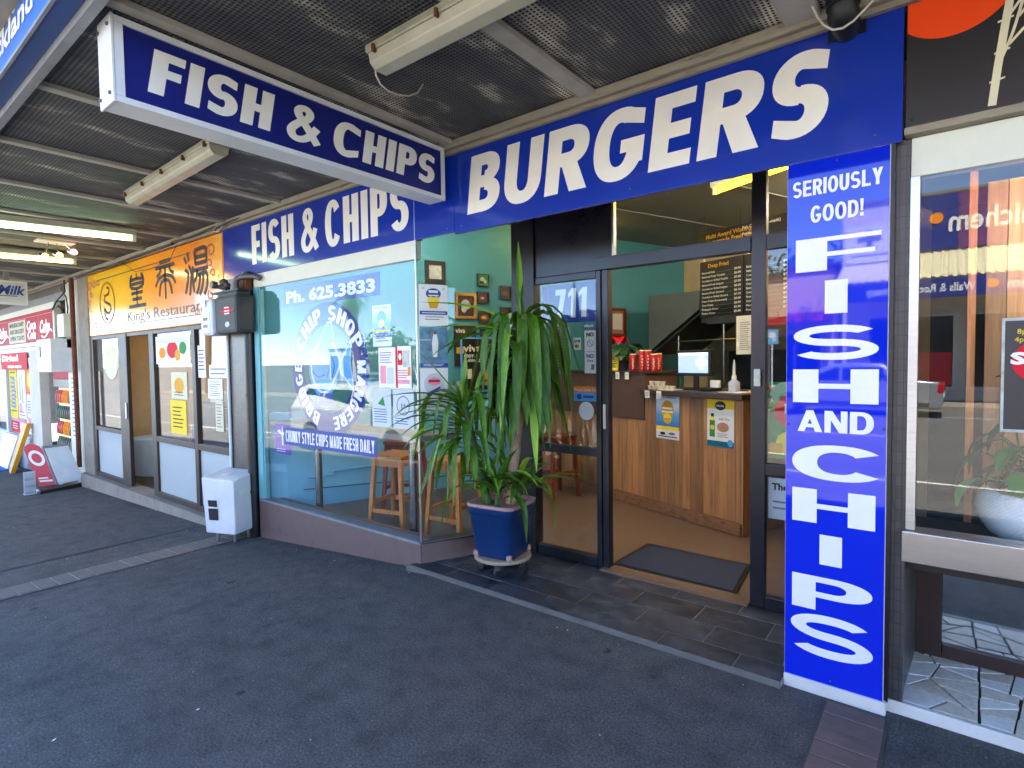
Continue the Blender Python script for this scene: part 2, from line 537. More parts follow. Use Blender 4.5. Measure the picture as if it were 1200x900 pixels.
# poster blend: blue lower to white upper
k = N('blue poster fade')
tc = k.add('TexCoord')
sx = k.add('SeparateXYZ')
k.ln(tc.outputs['Generated'], sx.inputs[0])
k.ln(k.ramp(sx.outputs[2], [(0, '#e8e8e4'), (.22, '#e8e8e4'), (.23, '#1c62b0'), (.55, '#5a9ad0'), (.85, '#dfe8f0')]), k.b.inputs['Base Color'])
M['blue_fade'] = k.m

# ------------------------------------------------------------------ building helpers
import bmesh
AUTO = []

def thing(name, label, cat, group=None, loc=None, rz=0):
    o = bpy.data.objects.new(name, None)
    o.empty_display_size = .1
    col.objects.link(o)
    o['label'] = label
    o['category'] = cat
    if group:
        o['group'] = group
    if loc is not None:
        o.location = loc
        o.rotation_euler = (0, 0, rz)
    else:
        AUTO.append(o)
    return o

def structure(name):
    o = bpy.data.objects.new(name, None)
    o.empty_display_size = .1
    col.objects.link(o)
    o['kind'] = 'structure'
    AUTO.append(o)
    return o

class MB:
    def __init__(s, xf=None):
        s.v, s.f, s.mi, s.mats, s.sm, s.xf = [], [], [], [], [], xf
    def add(s, vs, fs, m_, smooth=False):
        if m_ not in s.mats:
            s.mats.append(m_)
        k = s.mats.index(m_)
        b = len(s.v)
        for p in vs:
            p = Vector(p)
            s.v.append(s.xf @ p if s.xf is not None else p)
        for q in fs:
            s.f.append(tuple(i+b for i in q))
            s.mi.append(k)
            s.sm.append(smooth)
        return s
    def hexa(s, p, m_):
        return s.add(p, [(0, 3, 2, 1), (4, 5, 6, 7), (0, 1, 5, 4), (1, 2, 6, 5), (2, 3, 7, 6), (3, 0, 4, 7)], m_)
    def box(s, x0, y0, z0, x1, y1, z1, m_):
        x0, x1 = min(x0, x1), max(x0, x1)
        y0, y1 = min(y0, y1), max(y0, y1)
        z0, z1 = min(z0, z1), max(z0, z1)
        return s.hexa([(x0, y0, z0), (x1, y0, z0), (x1, y1, z0), (x0, y1, z0), (x0, y0, z1), (x1, y0, z1), (x1, y1, z1), (x0, y1, z1)], m_)
    def bar(s, p, q, wx, wy, m_, upv=(0, 0, 1)):
        """square bar from p to q"""
        p, q = Vector(p), Vector(q)
        d = (q-p).normalized()
        a = d.cross(Vector(upv))
        if a.length < 1e-4:
            a = d.cross(Vector((1, 0, 0)))
        a.normalize()
        b = a.cross(d)
        c = []
        for o in (p, q):
            c += [o-a*wx/2-b*wy/2, o+a*wx/2-b*wy/2, o+a*wx/2+b*wy/2, o-a*wx/2+b*wy/2]
        return s.hexa(c, m_)
    def tube(s, pts, r, m_, n=8, caps=True):
        pts = [Vector(p) for p in pts]
        rr = r if isinstance(r, (list, tuple)) else [r]*len(pts)
        vs, fs = [], []
        pa = None
        for i, p in enumerate(pts):
            d = (pts[min(i+1, len(pts)-1)] - pts[max(i-1, 0)]).normalized()
            if pa is None:
                a = d.cross(Vector((0, 0, 1)))
                if a.length < 1e-3:
                    a = d.cross(Vector((1, 0, 0)))
            else:
                a = pa - d*pa.dot(d)
            a.normalize()
            pa = a
            b = d.cross(a)
            for j in range(n):
                t = 2*math.pi*j/n
                vs.append(p + (a*math.cos(t) + b*math.sin(t))*rr[i])
        for i in range(len(pts)-1):
            for j in range(n):
                fs.append((i*n+j, i*n+(j+1) % n, (i+1)*n+(j+1) % n, (i+1)*n+j))
        s.add(vs, fs, m_, True)
        if caps:
            s.add(vs[:n], [tuple(range(n))[::-1]], m_)
            s.add(vs[-n:], [tuple(range(n))], m_)
        return s
    def lathe(s, c, prof, m_, n=20, sx=1, sy=1, square=0, smooth=True, rz=0):
        vs, fs = [], []
        for r, z in prof:
            for j in range(n):
                t = 2*math.pi*j/n
                k = 1
                if square:
                    k = 1/((abs(math.cos(t))**square + abs(math.sin(t))**square)**(1/square))
                x, y = r*k*math.cos(t)*sx, r*k*math.sin(t)*sy
                vs.append((c[0]+x*math.cos(rz)-y*math.sin(rz), c[1]+x*math.sin(rz)+y*math.cos(rz), c[2]+z))
        for i in range(len(prof)-1):
            for j in range(n):
                fs.append((i*n+j, i*n+(j+1) % n, (i+1)*n+(j+1) % n, (i+1)*n+j))
        s.add(vs, fs, m_, smooth)
        if prof[0][0] > .002:
            s.add(vs[:n], [tuple(range(n))[::-1]], m_)
        if prof[-1][0] > .002:
            s.add(vs[-n:], [tuple(range(n))], m_)
        return s
    def prism(s, pl, poly, l0, l1, m_):
        """polygon (ccw in the plane's a,b) as a slab from lift l0 to l1"""
        n = len(poly)
        vs = [pl.p(a, b, l0) for a, b in poly] + [pl.p(a, b, l1) for a, b in poly]
        fs = [tuple(range(n))[::-1], tuple(range(n, 2*n))] + [(i, (i+1) % n, n+(i+1) % n, n+i) for i in range(n)]
        return s.add(vs, fs, m_)
    def rect(s, pl, a0, b0, a1, b1, l0, l1, m_):
        a0, a1 = min(a0, a1), max(a0, a1)
        b0, b1 = min(b0, b1), max(b0, b1)
        return s.prism(pl, [(a0, b0), (a1, b0), (a1, b1), (a0, b1)], l0, l1, m_)
    def flat(s, pl, poly, l, m_):
        return s.add([pl.p(a, b, l) for a, b in poly], [tuple(range(len(poly)))], m_)
    def disc(s, pl, a, b, ra, rb, l, m_, n=28):
        return s.flat(pl, [(a+ra*math.cos(2*math.pi*i/n), b+rb*math.sin(2*math.pi*i/n)) for i in range(n)], l, m_)
    def ring(s, pl, a, b, R0, R1, l, m_, a0=0, a1=360, n=40, ky=1):
        vs, fs = [], []
        for i in range(n+1):
            t = R_(a0 + (a1-a0)*i/n)
            vs += [pl.p(a+R0*math.cos(t), b+R0*ky*math.sin(t), l), pl.p(a+R1*math.cos(t), b+R1*ky*math.sin(t), l)]
        for i in range(n):
            fs.append((2*i, 2*i+1, 2*i+3, 2*i+2))
        return s.add(vs, fs, m_)
    def build(s, name, parent=None, kind=None, bevel=0, label=None, origin=None):
        me = bpy.data.meshes.new(name)
        if origin is not None:
            o_ = Vector(origin)
        elif parent is None:
            xs = [p.x for p in s.v]; ys = [p.y for p in s.v]; zs = [p.z for p in s.v]
            o_ = Vector(((min(xs)+max(xs))/2, (min(ys)+max(ys))/2, min(zs)))
        else:
            o_ = Vector((0, 0, 0))
        me.from_pydata([p-o_ for p in s.v], [], s.f)
        for m_ in s.mats:
            me.materials.append(M[m_] if isinstance(m_, str) else m_)
        me.polygons.foreach_set('material_index', s.mi)
        me.polygons.foreach_set('use_smooth', s.sm)
        me.update()
        if bevel:
            bm = bmesh.new()
            bm.from_mesh(me)
            bmesh.ops.remove_doubles(bm, verts=bm.verts, dist=1e-5)
            es = [e for e in bm.edges if len(e.link_faces) == 2 and e.calc_face_angle(0) > .6]
            bmesh.ops.bevel(bm, geom=es, offset=bevel, segments=2, profile=.6, affect='EDGES', clamp_overlap=True)
            bm.to_mesh(me)
            bm.free()
        o = bpy.data.objects.new(name, me)
        o.location = o_
        col.objects.link(o)
        if parent is not None:
            o.parent = parent
        if kind:
            o['kind'] = kind
        if label:
            o['label'] = label
        return o

R_ = math.radians

def tag(o, label, cat, group=None):
    o['label'] = label
    o['category'] = cat
    if group:
        o['group'] = group
    return o

class Plane:
    def __init__(s, o, ea, eb, n=None):
        s.o, s.ea, s.eb = Vector(o), Vector(ea), Vector(eb)
        s.n = Vector(n) if n is not None else s.ea.cross(s.eb).normalized()
    def p(s, a, b, l=0):
        return s.o + s.ea*a + s.eb*b + s.n*l

def front(y):
    return Plane((0, y, 0), (1, 0, 0), (0, 0, 1))      # faces the street (-Y); a = world x, b = world z

def copy_tree(o, parent=None):
    c = o.copy()
    col.objects.link(c)
    if parent is not None:
        c.parent = parent
    for ch in list(o.children):
        copy_tree(ch, c)
    return c

# ------------------------------------------------------------------ heavy sign lettering
def g_rect(x0, y0, x1, y1):
    return [(x0, y0), (x1, y0), (x1, y1), (x0, y1)]

def g_band(cx, cy, RX, RY, rx, ry, a0, a1, n=18, e=2.25):
    def pt(r1, r2, t):
        c, s_ = math.cos(t), math.sin(t)
        return (cx + r1*math.copysign(abs(c)**(2/e), c), cy + r2*math.copysign(abs(s_)**(2/e), s_))
    out = []
    for i in range(n):
        t0, t1 = R(a0+(a1-a0)*i/n), R(a0+(a1-a0)*(i+1)/n)
        out.append([pt(RX, RY, t0), pt(RX, RY, t1), pt(rx, ry, t1), pt(rx, ry, t0)])
    return out

def g_stroke(pts, s, t):
    """chain of quads along a centre line; thickness s where it runs up, t where it runs across"""
    out = []
    L, Rr = [], []
    for i in range(len(pts)):
        a, b = pts[max(i-1, 0)], pts[min(i+1, len(pts)-1)]
        dx, dy = b[0]-a[0], b[1]-a[1]
        l = math.hypot(dx, dy) or 1
        nx, ny = -dy/l, dx/l
        h = math.sqrt((s*nx)**2 + (t*ny)**2)/2
        L.append((pts[i][0]+nx*h, pts[i][1]+ny*h))
        Rr.append((pts[i][0]-nx*h, pts[i][1]-ny*h))
    for i in range(len(pts)-1):
        out.append([Rr[i], Rr[i+1], L[i+1], L[i]])
    return out

def g_spline(ps, n=7):
    out = []
    for i in range(len(ps)-1):
        p0, p1, p2, p3 = ps[max(i-1, 0)], ps[i], ps[i+1], ps[min(i+2, len(ps)-1)]
        for j in range(n):
            t = j/n
            out.append(tuple(.5*((2*p1[q]) + (-p0[q]+p2[q])*t + (2*p0[q]-5*p1[q]+4*p2[q]-p3[q])*t*t + (-p0[q]+3*p1[q]-3*p2[q]+p3[q])*t**3) for q in (0, 1)))
    out.append(ps[-1])
    return out

STYLE = ['plain']
def glyph(ch, W, s, t):
    """polygons of one capital, cap height 1, width W"""
    r = g_rect
    if ch == 'I':
        return [r(0, 0, s, 1)], s
    if ch == 'F':
        return [r(0, 0, s, 1), r(0, 1-t, W*.9, 1), r(0, .42, W*.84, .42+t)], W*.9
    if ch == 'E':
        return [r(0, 0, s, 1), r(0, 1-t, W*.92, 1), r(0, .5-t/2, W*.87, .5+t/2), r(0, 0, W*.94, t)], W*.94
    if ch == 'L':
        return [r(0, 0, s, 1), r(0, 0, W*.88, t)], W*.88
    if ch == 'T':
        return [r(W/2-s/2, 0, W/2+s/2, 1), r(0, 1-t, W, 1)], W
    if ch == 'H':
        return [r(0, 0, s, 1), r(W-s, 0, W, 1), r(0, .5-t/2, W, .5+t/2)], W
    if ch == 'N':
        k = s*1.12
        return [r(0, 0, s*.92, 1), r(W-s*.92, 0, W, 1), [(0, 1), (W-k, 0), (W, 0), (k, 1)]], W
    if ch == 'M':
        W *= 1.22
        return [r(0, 0, s*.85, 1), r(W-s*.85, 0, W, 1), [(0, 1), (W/2-s*.45, 0), (W/2+s*.45, 0), (s*1.05, 1)], [(W, 1), (W-s*1.05, 1), (W/2-s*.45, 0), (W/2+s*.45, 0)]], W
    if ch == 'A':
        W *= 1.12
        return [[(0, 0), (s*1.02, 0), (W/2+s*.52, 1), (W/2-s*.52, 1)], [(W, 0), (W/2+s*.52, 1), (W/2-s*.52, 1), (W-s*1.02, 0)], r(W*.22, .2, W*.78, .2+t*.9)], W
    if ch == 'K':
        return [r(0, 0, s, 1), [(s*.8, .34), (s*.8, .62), (W-s*1.1, 1), (W, 1), (W*.5, .5)], [(W*.36, .55), (W*.66, .62), (W+s*.05, 0), (W-s*1.1, 0)]], W
    if ch == 'Y':
        W *= 1.05
        return [r(W/2-s/2, 0, W/2+s/2, .45), [(W/2-s*.5, .4), (W/2+s*.5, .4), (s*1.08, 1), (0, 1)], [(W/2-s*.5, .4), (W/2+s*.5, .4), (W, 1), (W-s*1.08, 1)]], W
    if ch == 'D':
        return [r(0, 0, s, 1), r(0, 0, W*.5, t), r(0, 1-t, W*.5, 1)] + g_band(W*.46, .5, W*.54, .5, W*.54-s, .5-t, -90, 90), W
    if ch == 'O':
        W *= 1.08
        return g_band(W/2, .5, W/2, .515, W/2-s, .515-t, 0, 360, 36), W
    if ch == 'C':
        W *= 1.04
        if STYLE[0] == 'cut':
            def pt(r1, r2, d):
                q = R(d)
                return (W/2+r1*math.copysign(abs(math.cos(q))**(2/2.25), math.cos(q)), .5+r2*math.copysign(abs(math.sin(q))**(2/2.25), math.sin(q)))
            P, Q = pt(W/2, .515, 64), pt(W/2-s, .515-t, 88)
            e_ = [P, (W*.93, P[1]-.05), (W*.93, P[1]-.05-t), Q]
            return g_band(W/2, .5, W/2, .515, W/2-s, .515-t, 64, 296, 26) + [e_, [(x, 1-y) for x, y in e_]], W
        return g_band(W/2, .5, W/2, .515, W/2-s, .515-t, 36, 324, 30), W
    if ch == 'G':
        W *= 1.06
        if STYLE[0] == 'cut':
            def pt(r1, r2, d):
                q = R(d)
                return (W/2+r1*math.copysign(abs(math.cos(q))**(2/2.25), math.cos(q)), .5+r2*math.copysign(abs(math.sin(q))**(2/2.25), math.sin(q)))
            P, Q = pt(W/2, .515, 64), pt(W/2-s, .515-t, 88)
            return g_band(W/2, .5, W/2, .515, W/2-s, .515-t, 64, 330, 28) + [[P, (W*.95, P[1]-.05), (W*.95, P[1]-.05-t), Q], r(W*.54, .37, W*.985, .37+t*.9), r(W*.985-s, .2, W*.985, .45)], W
        return g_band(W/2, .5, W/2, .515, W/2-s, .515-t, 38, 346, 30) + [r(W*.50, .36, W*.992, .36+t*.92)], W
    if ch == 'U':
        return [r(0, .36, s, 1), r(W-s, .36, W, 1)] + g_band(W/2, .38, W/2, .395, W/2-s, .395-t, 180, 360, 20), W
    if ch == 'P':
        return [r(0, 0, s, 1), r(0, 1-t, W*.55, 1), r(0, .38, W*.55, .38+t)] + g_band(W*.52, .69, W*.48, .31, max(.02, W*.48-s), .31-t, -90, 90), W
    if ch == 'R':
        return [r(0, 0, s, 1), r(0, 1-t, W*.55, 1), r(0, .4, W*.55, .4+t), [(W*.36, .45), (W*.36+s*1.1, .45), (W*1.03, 0), (W*1.03-s*1.18, 0)]] + g_band(W*.52, .7, W*.48, .3, max(.02, W*.48-s), .3-t, -90, 90), W
    if ch == 'B':
        return [r(0, 0, s, 1), r(0, 1-t, W*.5, 1), r(0, .52-t/2, W*.5, .52+t/2), r(0, 0, W*.5, t)] \
            + g_band(W*.48, .745, W*.46, .255, max(.02, W*.46-s), max(.01, .255-t), -90, 90) + g_band(W*.5, .285, W*.5, .285, max(.02, W*.5-s), max(.01, .285-t), -90, 90), W
    if ch == 'S':
        RY = (1+t)/4+.004
        if STYLE[0] == 'cut':
            s_ = s*.95
            def pt(cy, r1, r2, d):
                q = R(d)
                return (W/2+r1*math.copysign(abs(math.cos(q))**(2/2.1), math.cos(q)), cy+r2*math.copysign(abs(math.sin(q))**(2/2.1), math.sin(q)))
            cy = 1-RY
            P, Q = pt(cy, W*.5, RY, 66), pt(cy, max(.03, W*.5-s_), RY-t, 90)
            xr = W*.90
            cap = [P, (xr, P[1]-.045), (xr, P[1]-.045-t*1.0), Q]
            ps = g_band(W/2, cy, W*.5, RY, max(.03, W*.5-s_), RY-t, 66, 270, 18, 2.1) + [cap]
            return ps + [[(W-x, 1-y) for x, y in p] for p in ps], W
        s_ = s*.92
        return g_band(W/2, 1-RY+.008, W*.49, RY, max(.03, W*.49-s_), RY-t, 28, 270, 20, 2.1) + g_band(W/2, RY-.008, W/2, RY, max(.03, W/2-s_), RY-t, -152, 90, 20, 2.1), W
    if ch == '&':
        W *= 1.12
        ps = [(W-.02, .03), (W*.62, .40), (W*.28, .74), (W*.32, .90), (W*.50, .93), (W*.63, .82), (W*.56, .66), (W*.30, .48), (W*.13, .28), (W*.2, .10), (W*.42, .06), (W*.66, .18), (W*.9, .50)]
        return g_stroke(g_spline(ps, 6), s*.78, t*.86), W
    if ch == '!':
        return [r(0, 0, s, s*1.0), [(s*.18, .32), (s*.82, .32), (s, 1), (0, 1)]], s
    if ch == '1':
        return [r(W*.45, 0, W*.45+s, 1), [(W*.45, 1), (W*.45, .78), (0, .68), (0, .84)]], W*.45+s
    if ch == '7':
        return [r(0, 1-t, W, 1), [(W, 1-t), (W, 1-t*.6), (W*.2+s, 0), (W*.2, 0), (W-s*1.1, 1-t)]], W
    return [], W

def cdt(polys):
    vs, fs = [], []
    for q in polys:
        b = len(vs)
        vs += [Vector(p) for p in q]
        a = sum(q[i][0]*q[(i+1) % len(q)][1]-q[(i+1) % len(q)][0]*q[i][1] for i in range(len(q)))
        ids = list(range(b, b+len(q)))
        fs.append(ids if a > 0 else ids[::-1])
    o = delaunay_2d_cdt(vs, [], fs, 0, 1e-5)
    P_ = [tuple(p) for p in o[0]]
    def inside(x, y, q):
        c = False
        for i in range(len(q)):
            (x0, y0), (x1, y1) = q[i], q[i-1]
            if (y0 > y) != (y1 > y) and x < (x1-x0)*(y-y0)/(y1-y0)+x0:
                c = not c
        return c
    out = []
    for f in o[2]:
        x, y = sum(P_[i][0] for i in f)/len(f), sum(P_[i][1] for i in f)/len(f)
        if any(inside(x, y, q) for q in polys):
            out.append(tuple(f))
    return P_, out

def heavy(text, W, s, t, gap, space=None, slant=0):
    """outline polygons of a whole line, with per letter width W (dict or number)"""
    x, out, height = 0, [], 1
    for ch in text:
        if ch == ' ':
            x += space or W*.45
            continue
        ps, w_ = glyph(ch, W.get(ch, W['*']) if isinstance(W, dict) else W, s, t)
        for p in ps:
            out.append([(a+x+slant*b, b) for a, b in p])
        x += w_ + gap
    return out, x-gap

def put(mb, pl, polys, box, lift, m_, size=None):
    """fit the line into box (a0,b0,a1,b1) of a plane"""
    vs, fs = cdt(polys)
    xs = [p[0] for p in vs]; ys = [p[1] for p in vs]
    x0, x1 = min(xs), max(xs)
    y0, y1 = (0, 1) if size is None else size
    a0, b0, a1, b1 = box
    q = [pl.p(a0+(p[0]-x0)/(x1-x0)*(a1-a0), b0+(p[1]-y0)/(y1-y0)*(b1-b0), lift) for p in vs]
    mb.add(q, fs, m_)

# ------------------------------------------------------------------ ordinary lettering (Blender's built-in face)
TXT = {}
def text2d(s, bold=0.0, res=2):
    key = (s, bold, res)
    if key not in TXT:
        cu = bpy.data.curves.new('lettering', 'FONT')
        cu.body = s
        cu.size = 1
        cu.resolution_u = res
        cu.offset = bold
        cu.fill_mode = 'FRONT'
        ob = bpy.data.objects.new('lettering', cu)
        me = ob.to_mesh()
        TXT[key] = ([(v.co.x, v.co.y) for v in me.vertices], [tuple(p.vertices) for p in me.polygons])
        ob.to_mesh_clear()
        bpy.data.objects.remove(ob)
        bpy.data.curves.remove(cu)
    return TXT[key]

def write(mb, pl, s, a, b, h, m_, lift, bold=0.0, align='L', fit=None, slant=0, shape=None):
    """a line of text, cap height h, with its baseline starting at (a, b); fit = width to fill"""
    vs, fs = text2d(s, bold)
    if not vs:
        return
    xs = [p[0] for p in vs]
    x0, x1 = min(xs), max(xs)
    k = h/.72
    kx = k if fit is None else fit/(x1-x0)
    wd = (x1-x0)*kx
    off = {'L': 0, 'C': -wd/2, 'R': -wd}[align]
    q = []
    for x, y in vs:
        aa, bb = a+off+(x-x0)*kx+slant*y*k, b+y*k
        q.append(pl.p(aa, bb, lift) if shape is None else shape(aa, bb, lift))
    mb.add(q, fs, m_)

def sheet(name, label, cat, pl, box, base='paper', prints=(), texts=(), group=None, thick=.003, parent=None, lift=0.001, sides=None):
    """a printed sheet, sticker or card: a thin slab with flat print on it"""
    t = thing(name, label, cat, group)
    a0, b0, a1, b1 = box
    MB().rect(pl, a0, b0, a1, b1, lift, lift+thick, base).build('sheet', t)
    mb = MB()
    W_, H_ = a1-a0, b1-b0
    i = 0
    for p in prints:
        i += 1
        l = lift+thick+.0006+.0003*i
        kind, m_ = p[0], p[1]
        if kind == 'r':
            x0, y0, x1, y1 = p[2:]
            mb.flat(pl, [(a0+x0*W_, b0+y0*H_), (a0+x1*W_, b0+y0*H_), (a0+x1*W_, b0+y1*H_), (a0+x0*W_, b0+y1*H_)], l, m_)
        elif kind == 'd':
            x, y, rx, ry = p[2:]
            mb.disc(pl, a0+x*W_, b0+y*H_, rx*W_, ry*H_, l, m_)
        elif kind == 'p':
            mb.flat(pl, [(a0+x*W_, b0+y*H_) for x, y in p[2]], l, m_)
        elif kind == 'o':
            x, y, r0, r1 = p[2:]
            mb.ring(pl, a0+x*W_, b0+y*H_, r0*W_, r1*W_, l, m_)
        elif kind == 'l':                     # a block of unreadable lines of print
            x0, y0, x1, y1, n = p[2:]
            for j in range(n):
                yy = y1-(y1-y0)*(j+.5)/n
                hh = (y1-y0)/n*.15
                xe = x1-(x1-x0)*random.uniform(0, .3)
                mb.flat(pl, [(a0+x0*W_, b0+(yy-hh)*H_), (a0+xe*W_, b0+(yy-hh)*H_), (a0+xe*W_, b0+(yy+hh)*H_), (a0+x0*W_, b0+(yy+hh)*H_)], l, m_)
    for tx in texts:
        s, x, y, h, m_ = tx[:5]
        kw = tx[5] if len(tx) > 5 else {}
        kw = dict(kw)
        if 'fit' in kw:
            kw['fit'] = kw['fit']*W_
        write(mb, pl, s, a0+x*W_, b0+y*H_, h*H_, m_, lift+thick+.0035, **kw)
    if mb.v:
        mb.build('print', t)
    return t

# ================================================================== SETTING
def zg(x):
    ks = [(-60, -1.3), (-20, -.75), (-13.6, -.52), (-10.5, -.37), (-6, -.24), (-5.3, -.2), (-2.9, 0), (60, 0)]
    for (a, za), (b, zb) in zip(ks, ks[1:]):
        if x <= b:
            return za + (zb-za)*max(0, (x-a))/(b-a)
    return 0

def strip(xs, y0, y1, dz, m_, mb=None, zf=zg):
    mb = mb or MB()
    vs, fs = [], []
    for i, x in enumerate(xs):
        vs += [(x, y0, zf(x)+dz), (x, y1, zf(x)+dz)]
        if i:
            fs.append((2*i-2, 2*i, 2*i+1, 2*i-1))
    return mb.add(vs, fs, m_)

XS = [-60, -40, -20, -13.6, -12, -10.5, -9, -7.5, -6.6, -6, -5.65, -5.3, -4.9, -4.3, -3.7, -3.2, -2.9, -1.5, 0, 2, 6, 20, 60]
g = MB()
g.add([(-1500, -1500, -2.2), (1500, -1500, -2.2), (1500, 1500, -2.2), (-1500, 1500, -2.2)], [(0, 1, 2, 3)], 'concrete_dark')
g.build('ground', kind='structure')
fp = strip(XS, -.95, 2.92, 0, 'asphalt').build('footpath', kind='structure', origin=(0, 0, 0))
# kerb and road
kb = MB()
for x0, x1 in zip(XS, XS[1:]):
    kb.hexa([(x0, -1.1, zg(x0)-.4), (x1, -1.1, zg(x1)-.4), (x1, -.95, zg(x1)-.4), (x0, -.95, zg(x0)-.4),
             (x0, -1.1, zg(x0)+.004), (x1, -1.1, zg(x1)+.004), (x1, -.95, zg(x1)+.004), (x0, -.95, zg(x0)+.004)], 'concrete')
kb.build('kerb', kind='structure', origin=(0, -1, 0))
def zr(x):
    return zg(x)*.75 - .14
strip(XS, -15.2, -1.1, 0, 'road', zf=zr).build('road', kind='structure', origin=(0, -8, 0))
ln_ = MB()
for y, a, b in ((-8.15, -60, 60), (-3.3, -60, 60), (-13.0, -60, 60)):
    if y == -8.15:
        x = a
        while x < b:
            strip([x, x+1.5, x+3], y-.06, y+.06, .005, 'road_line', ln_, zr)
            x += 7
    else:
        x = a
        while x < b:
            strip([x, x+.05, x+.1], y-1.0 if y < -5 else y-.1, y+.1 if y < -5 else y+1.2, .005, 'road_line', ln_, zr)
            x += 5.6
        strip(XS, y-.05, y+.05, .006, 'road_line', ln_, zr)
ln_.build('road_marking', kind='structure', origin=(0, -8, 0))
ok_ = MB()
for x0, x1 in zip(XS, XS[1:]):
    ok_.hexa([(x0, -15.35, zr(x0)-.3), (x1, -15.35, zr(x1)-.3), (x1, -15.2, zr(x1)-.3), (x0, -15.2, zr(x0)-.3),
              (x0, -15.35, zr(x0)+.13), (x1, -15.35, zr(x1)+.13), (x1, -15.2, zr(x1)+.13), (x0, -15.2, zr(x0)+.13)], 'concrete')
ok_.build('kerb', kind='structure', origin=(0, -15.3, 0))
strip(XS, -18.6, -15.35, .125, 'concrete', zf=zr).build('footpath', kind='structure', origin=(0, -17, 0))
strip([-60, -40, -20, -13.6, -10.5, -6, -3.2], -60, -18.6, .12, 'road', zf=zr).build('car_park', kind='structure', origin=(-30, -40, 0))

# rows of brick pavers let into the footpath
def paver_row(x0, x1, ya, yb, pitch, m_, joint):
    n = int((yb-ya)/pitch)
    mb = MB()
    strip([x0-.008, (x0+x1)/2, x1+.008], ya, yb, .007, joint, mb)
    mb.build('paver_bed', fp, origin=(0, 0, 0))
    me = None
    for i in range(n):
        y = yb-pitch*(i+.5)
        z = zg((x0+x1)/2)
        sl = (zg(x1)-zg(x0))/(x1-x0)
        if me is None:
            b = MB()
            hx, hy = (x1-x0)/2-.003, pitch/2-.004
            b.hexa([(-hx, -hy, -.03-hx*sl), (hx, -hy, -.03+hx*sl), (hx, hy, -.03+hx*sl), (-hx, hy, -.03-hx*sl),
                    (-hx, -hy, .011-hx*sl), (hx, -hy, .011+hx*sl), (hx, hy, .011+hx*sl), (-hx, hy, .011-hx*sl)], m_)
            o = b.build('paver', fp, bevel=.003)
            me = o.data
        else:
            o = bpy.data.objects.new('paver', me)
            col.objects.link(o)
            o.parent = fp
        o.location = ((x0+x1)/2, y, z+random.uniform(-.0015, .0025))
        o.rotation_euler = (random.uniform(-.006, .006), 0, random.uniform(-.01, .01))
lt = MB()
lq = random.Random(4)
for i in range(46):
    x, y = lq.uniform(-9, .1), lq.uniform(.4, 2.6)
    if lq.random() < .4:
        y = lq.uniform(2.45, 2.66)
    s_ = lq.uniform(.003, .011)
    a = lq.uniform(0, 6.28)
    ca, sa = math.cos(a)*s_, math.sin(a)*s_
    z = zg(x)+.004
    lt.add([(x-ca, y-sa, z), (x+sa*.6, y-ca*.6, z+.001), (x+ca, y+sa, z+.003), (x-sa*.6, y+ca*.6, z+.001)], [(0, 1, 2, 3)], lq.choice(['paper', 'paper', 'cream_paint', 'bark', 'ink_grey']))
for i in range(240):
    x = lq.uniform(-5.3, -3.1)
    y = 2.745-abs(lq.gauss(0, .09))
    s_ = lq.uniform(.002, .008)
    a = lq.uniform(0, 6.28)
    ca, sa = math.cos(a)*s_, math.sin(a)*s_
    z = zg(x)+.004
    lt.add([(x-ca, y-sa, z), (x+sa, y-ca, z+.002), (x+ca, y+sa, z+.004), (x-sa, y+ca, z+.001)], [(0, 1, 2, 3)], lq.choice(['ink', 'soil', 'soil', 'concrete_dark']))
lt.build('litter', kind='stuff', origin=(0, 0, 0))
paver_row(-5.775, -5.465, -.9, 2.66, .122, 'paver', 'paver_joint')
paver_row(-.405, -.19, -.9, 2.70, .102, 'paver_brown', 'grout_dark')
sm = MB()
strip([-6.42, -6.405, -6.39], -.94, 2.6, .004, 'ink', sm)
sm.build('asphalt_seam', fp, origin=(0, 0, 0))

# ------------------------------------------------------------------ the row of shops
bl = thing('shop_row_building', 'long low shop building under the verandah, its upper wall above the blue fascia', 'building')
b = MB()
b.box(-34, 2.79, 2.98, 9, 3.0, 4.3, 'stucco')
b.build('upper_wall', bl)
MB().box(-34, 3.0, 3.3, 9, 18, 3.5, 'roof_iron').build('roof', bl)
MB().box(-34, 2.7, 4.3, 9, 3.1, 4.4, 'concrete').build('parapet_cap', bl)
MB().box(-34, 17.8, -1.0, 9, 18, 3.3, 'stucco').build('rear_wall', bl)
MB().box(8.8, 3.0, -.5, 9, 17.8, 3.3, 'stucco').build('end_wall', bl)
MB().box(-34, 3.0, -1.2, -33.8, 17.8, 3.3, 'stucco').build('end_wall', bl)

# ------------------------------------------------------------------ verandah over the footpath
aw = thing('verandah', 'verandah over the footpath with dark mesh soffit and pale cross battens', 'awning')
ZC = 2.935
xs = [-.52-1.05*i for i in range(-4, 25)]
first = None
for i, x in enumerate(xs[:-1]):
    if first is None:
        b = MB()
        b.box(-.525, .76, 0, .525, 2.74, .012, 'soffit')
        first = b.build('mesh_panel', aw)
        o = first
    else:
        o = bpy.data.objects.new('mesh_panel', first.data)
        col.objects.link(o)
        o.parent = aw
    o.location = (x-.525, 0, ZC+.018)
wid = {-.52: .15}
for i, x in enumerate(xs):
    wd = .135 if abs(x+.52) < .01 else (.085 if abs(x+1.57) < .01 else .062)
    b = MB()
    b.box(x-wd/2, .775, ZC-.012, x+wd/2, 2.69, ZC+.016, 'purlin')
    b.build('batten', aw, bevel=.003)
MB().box(-26, .735, ZC-.07, 5, .772, ZC+.09, 'grey_steel').build('edge_beam', aw)
MB().box(-26, .5, ZC+.15, 5, 2.78, ZC+.2, 'roof_iron').build('roof_sheet', aw)
b = MB()
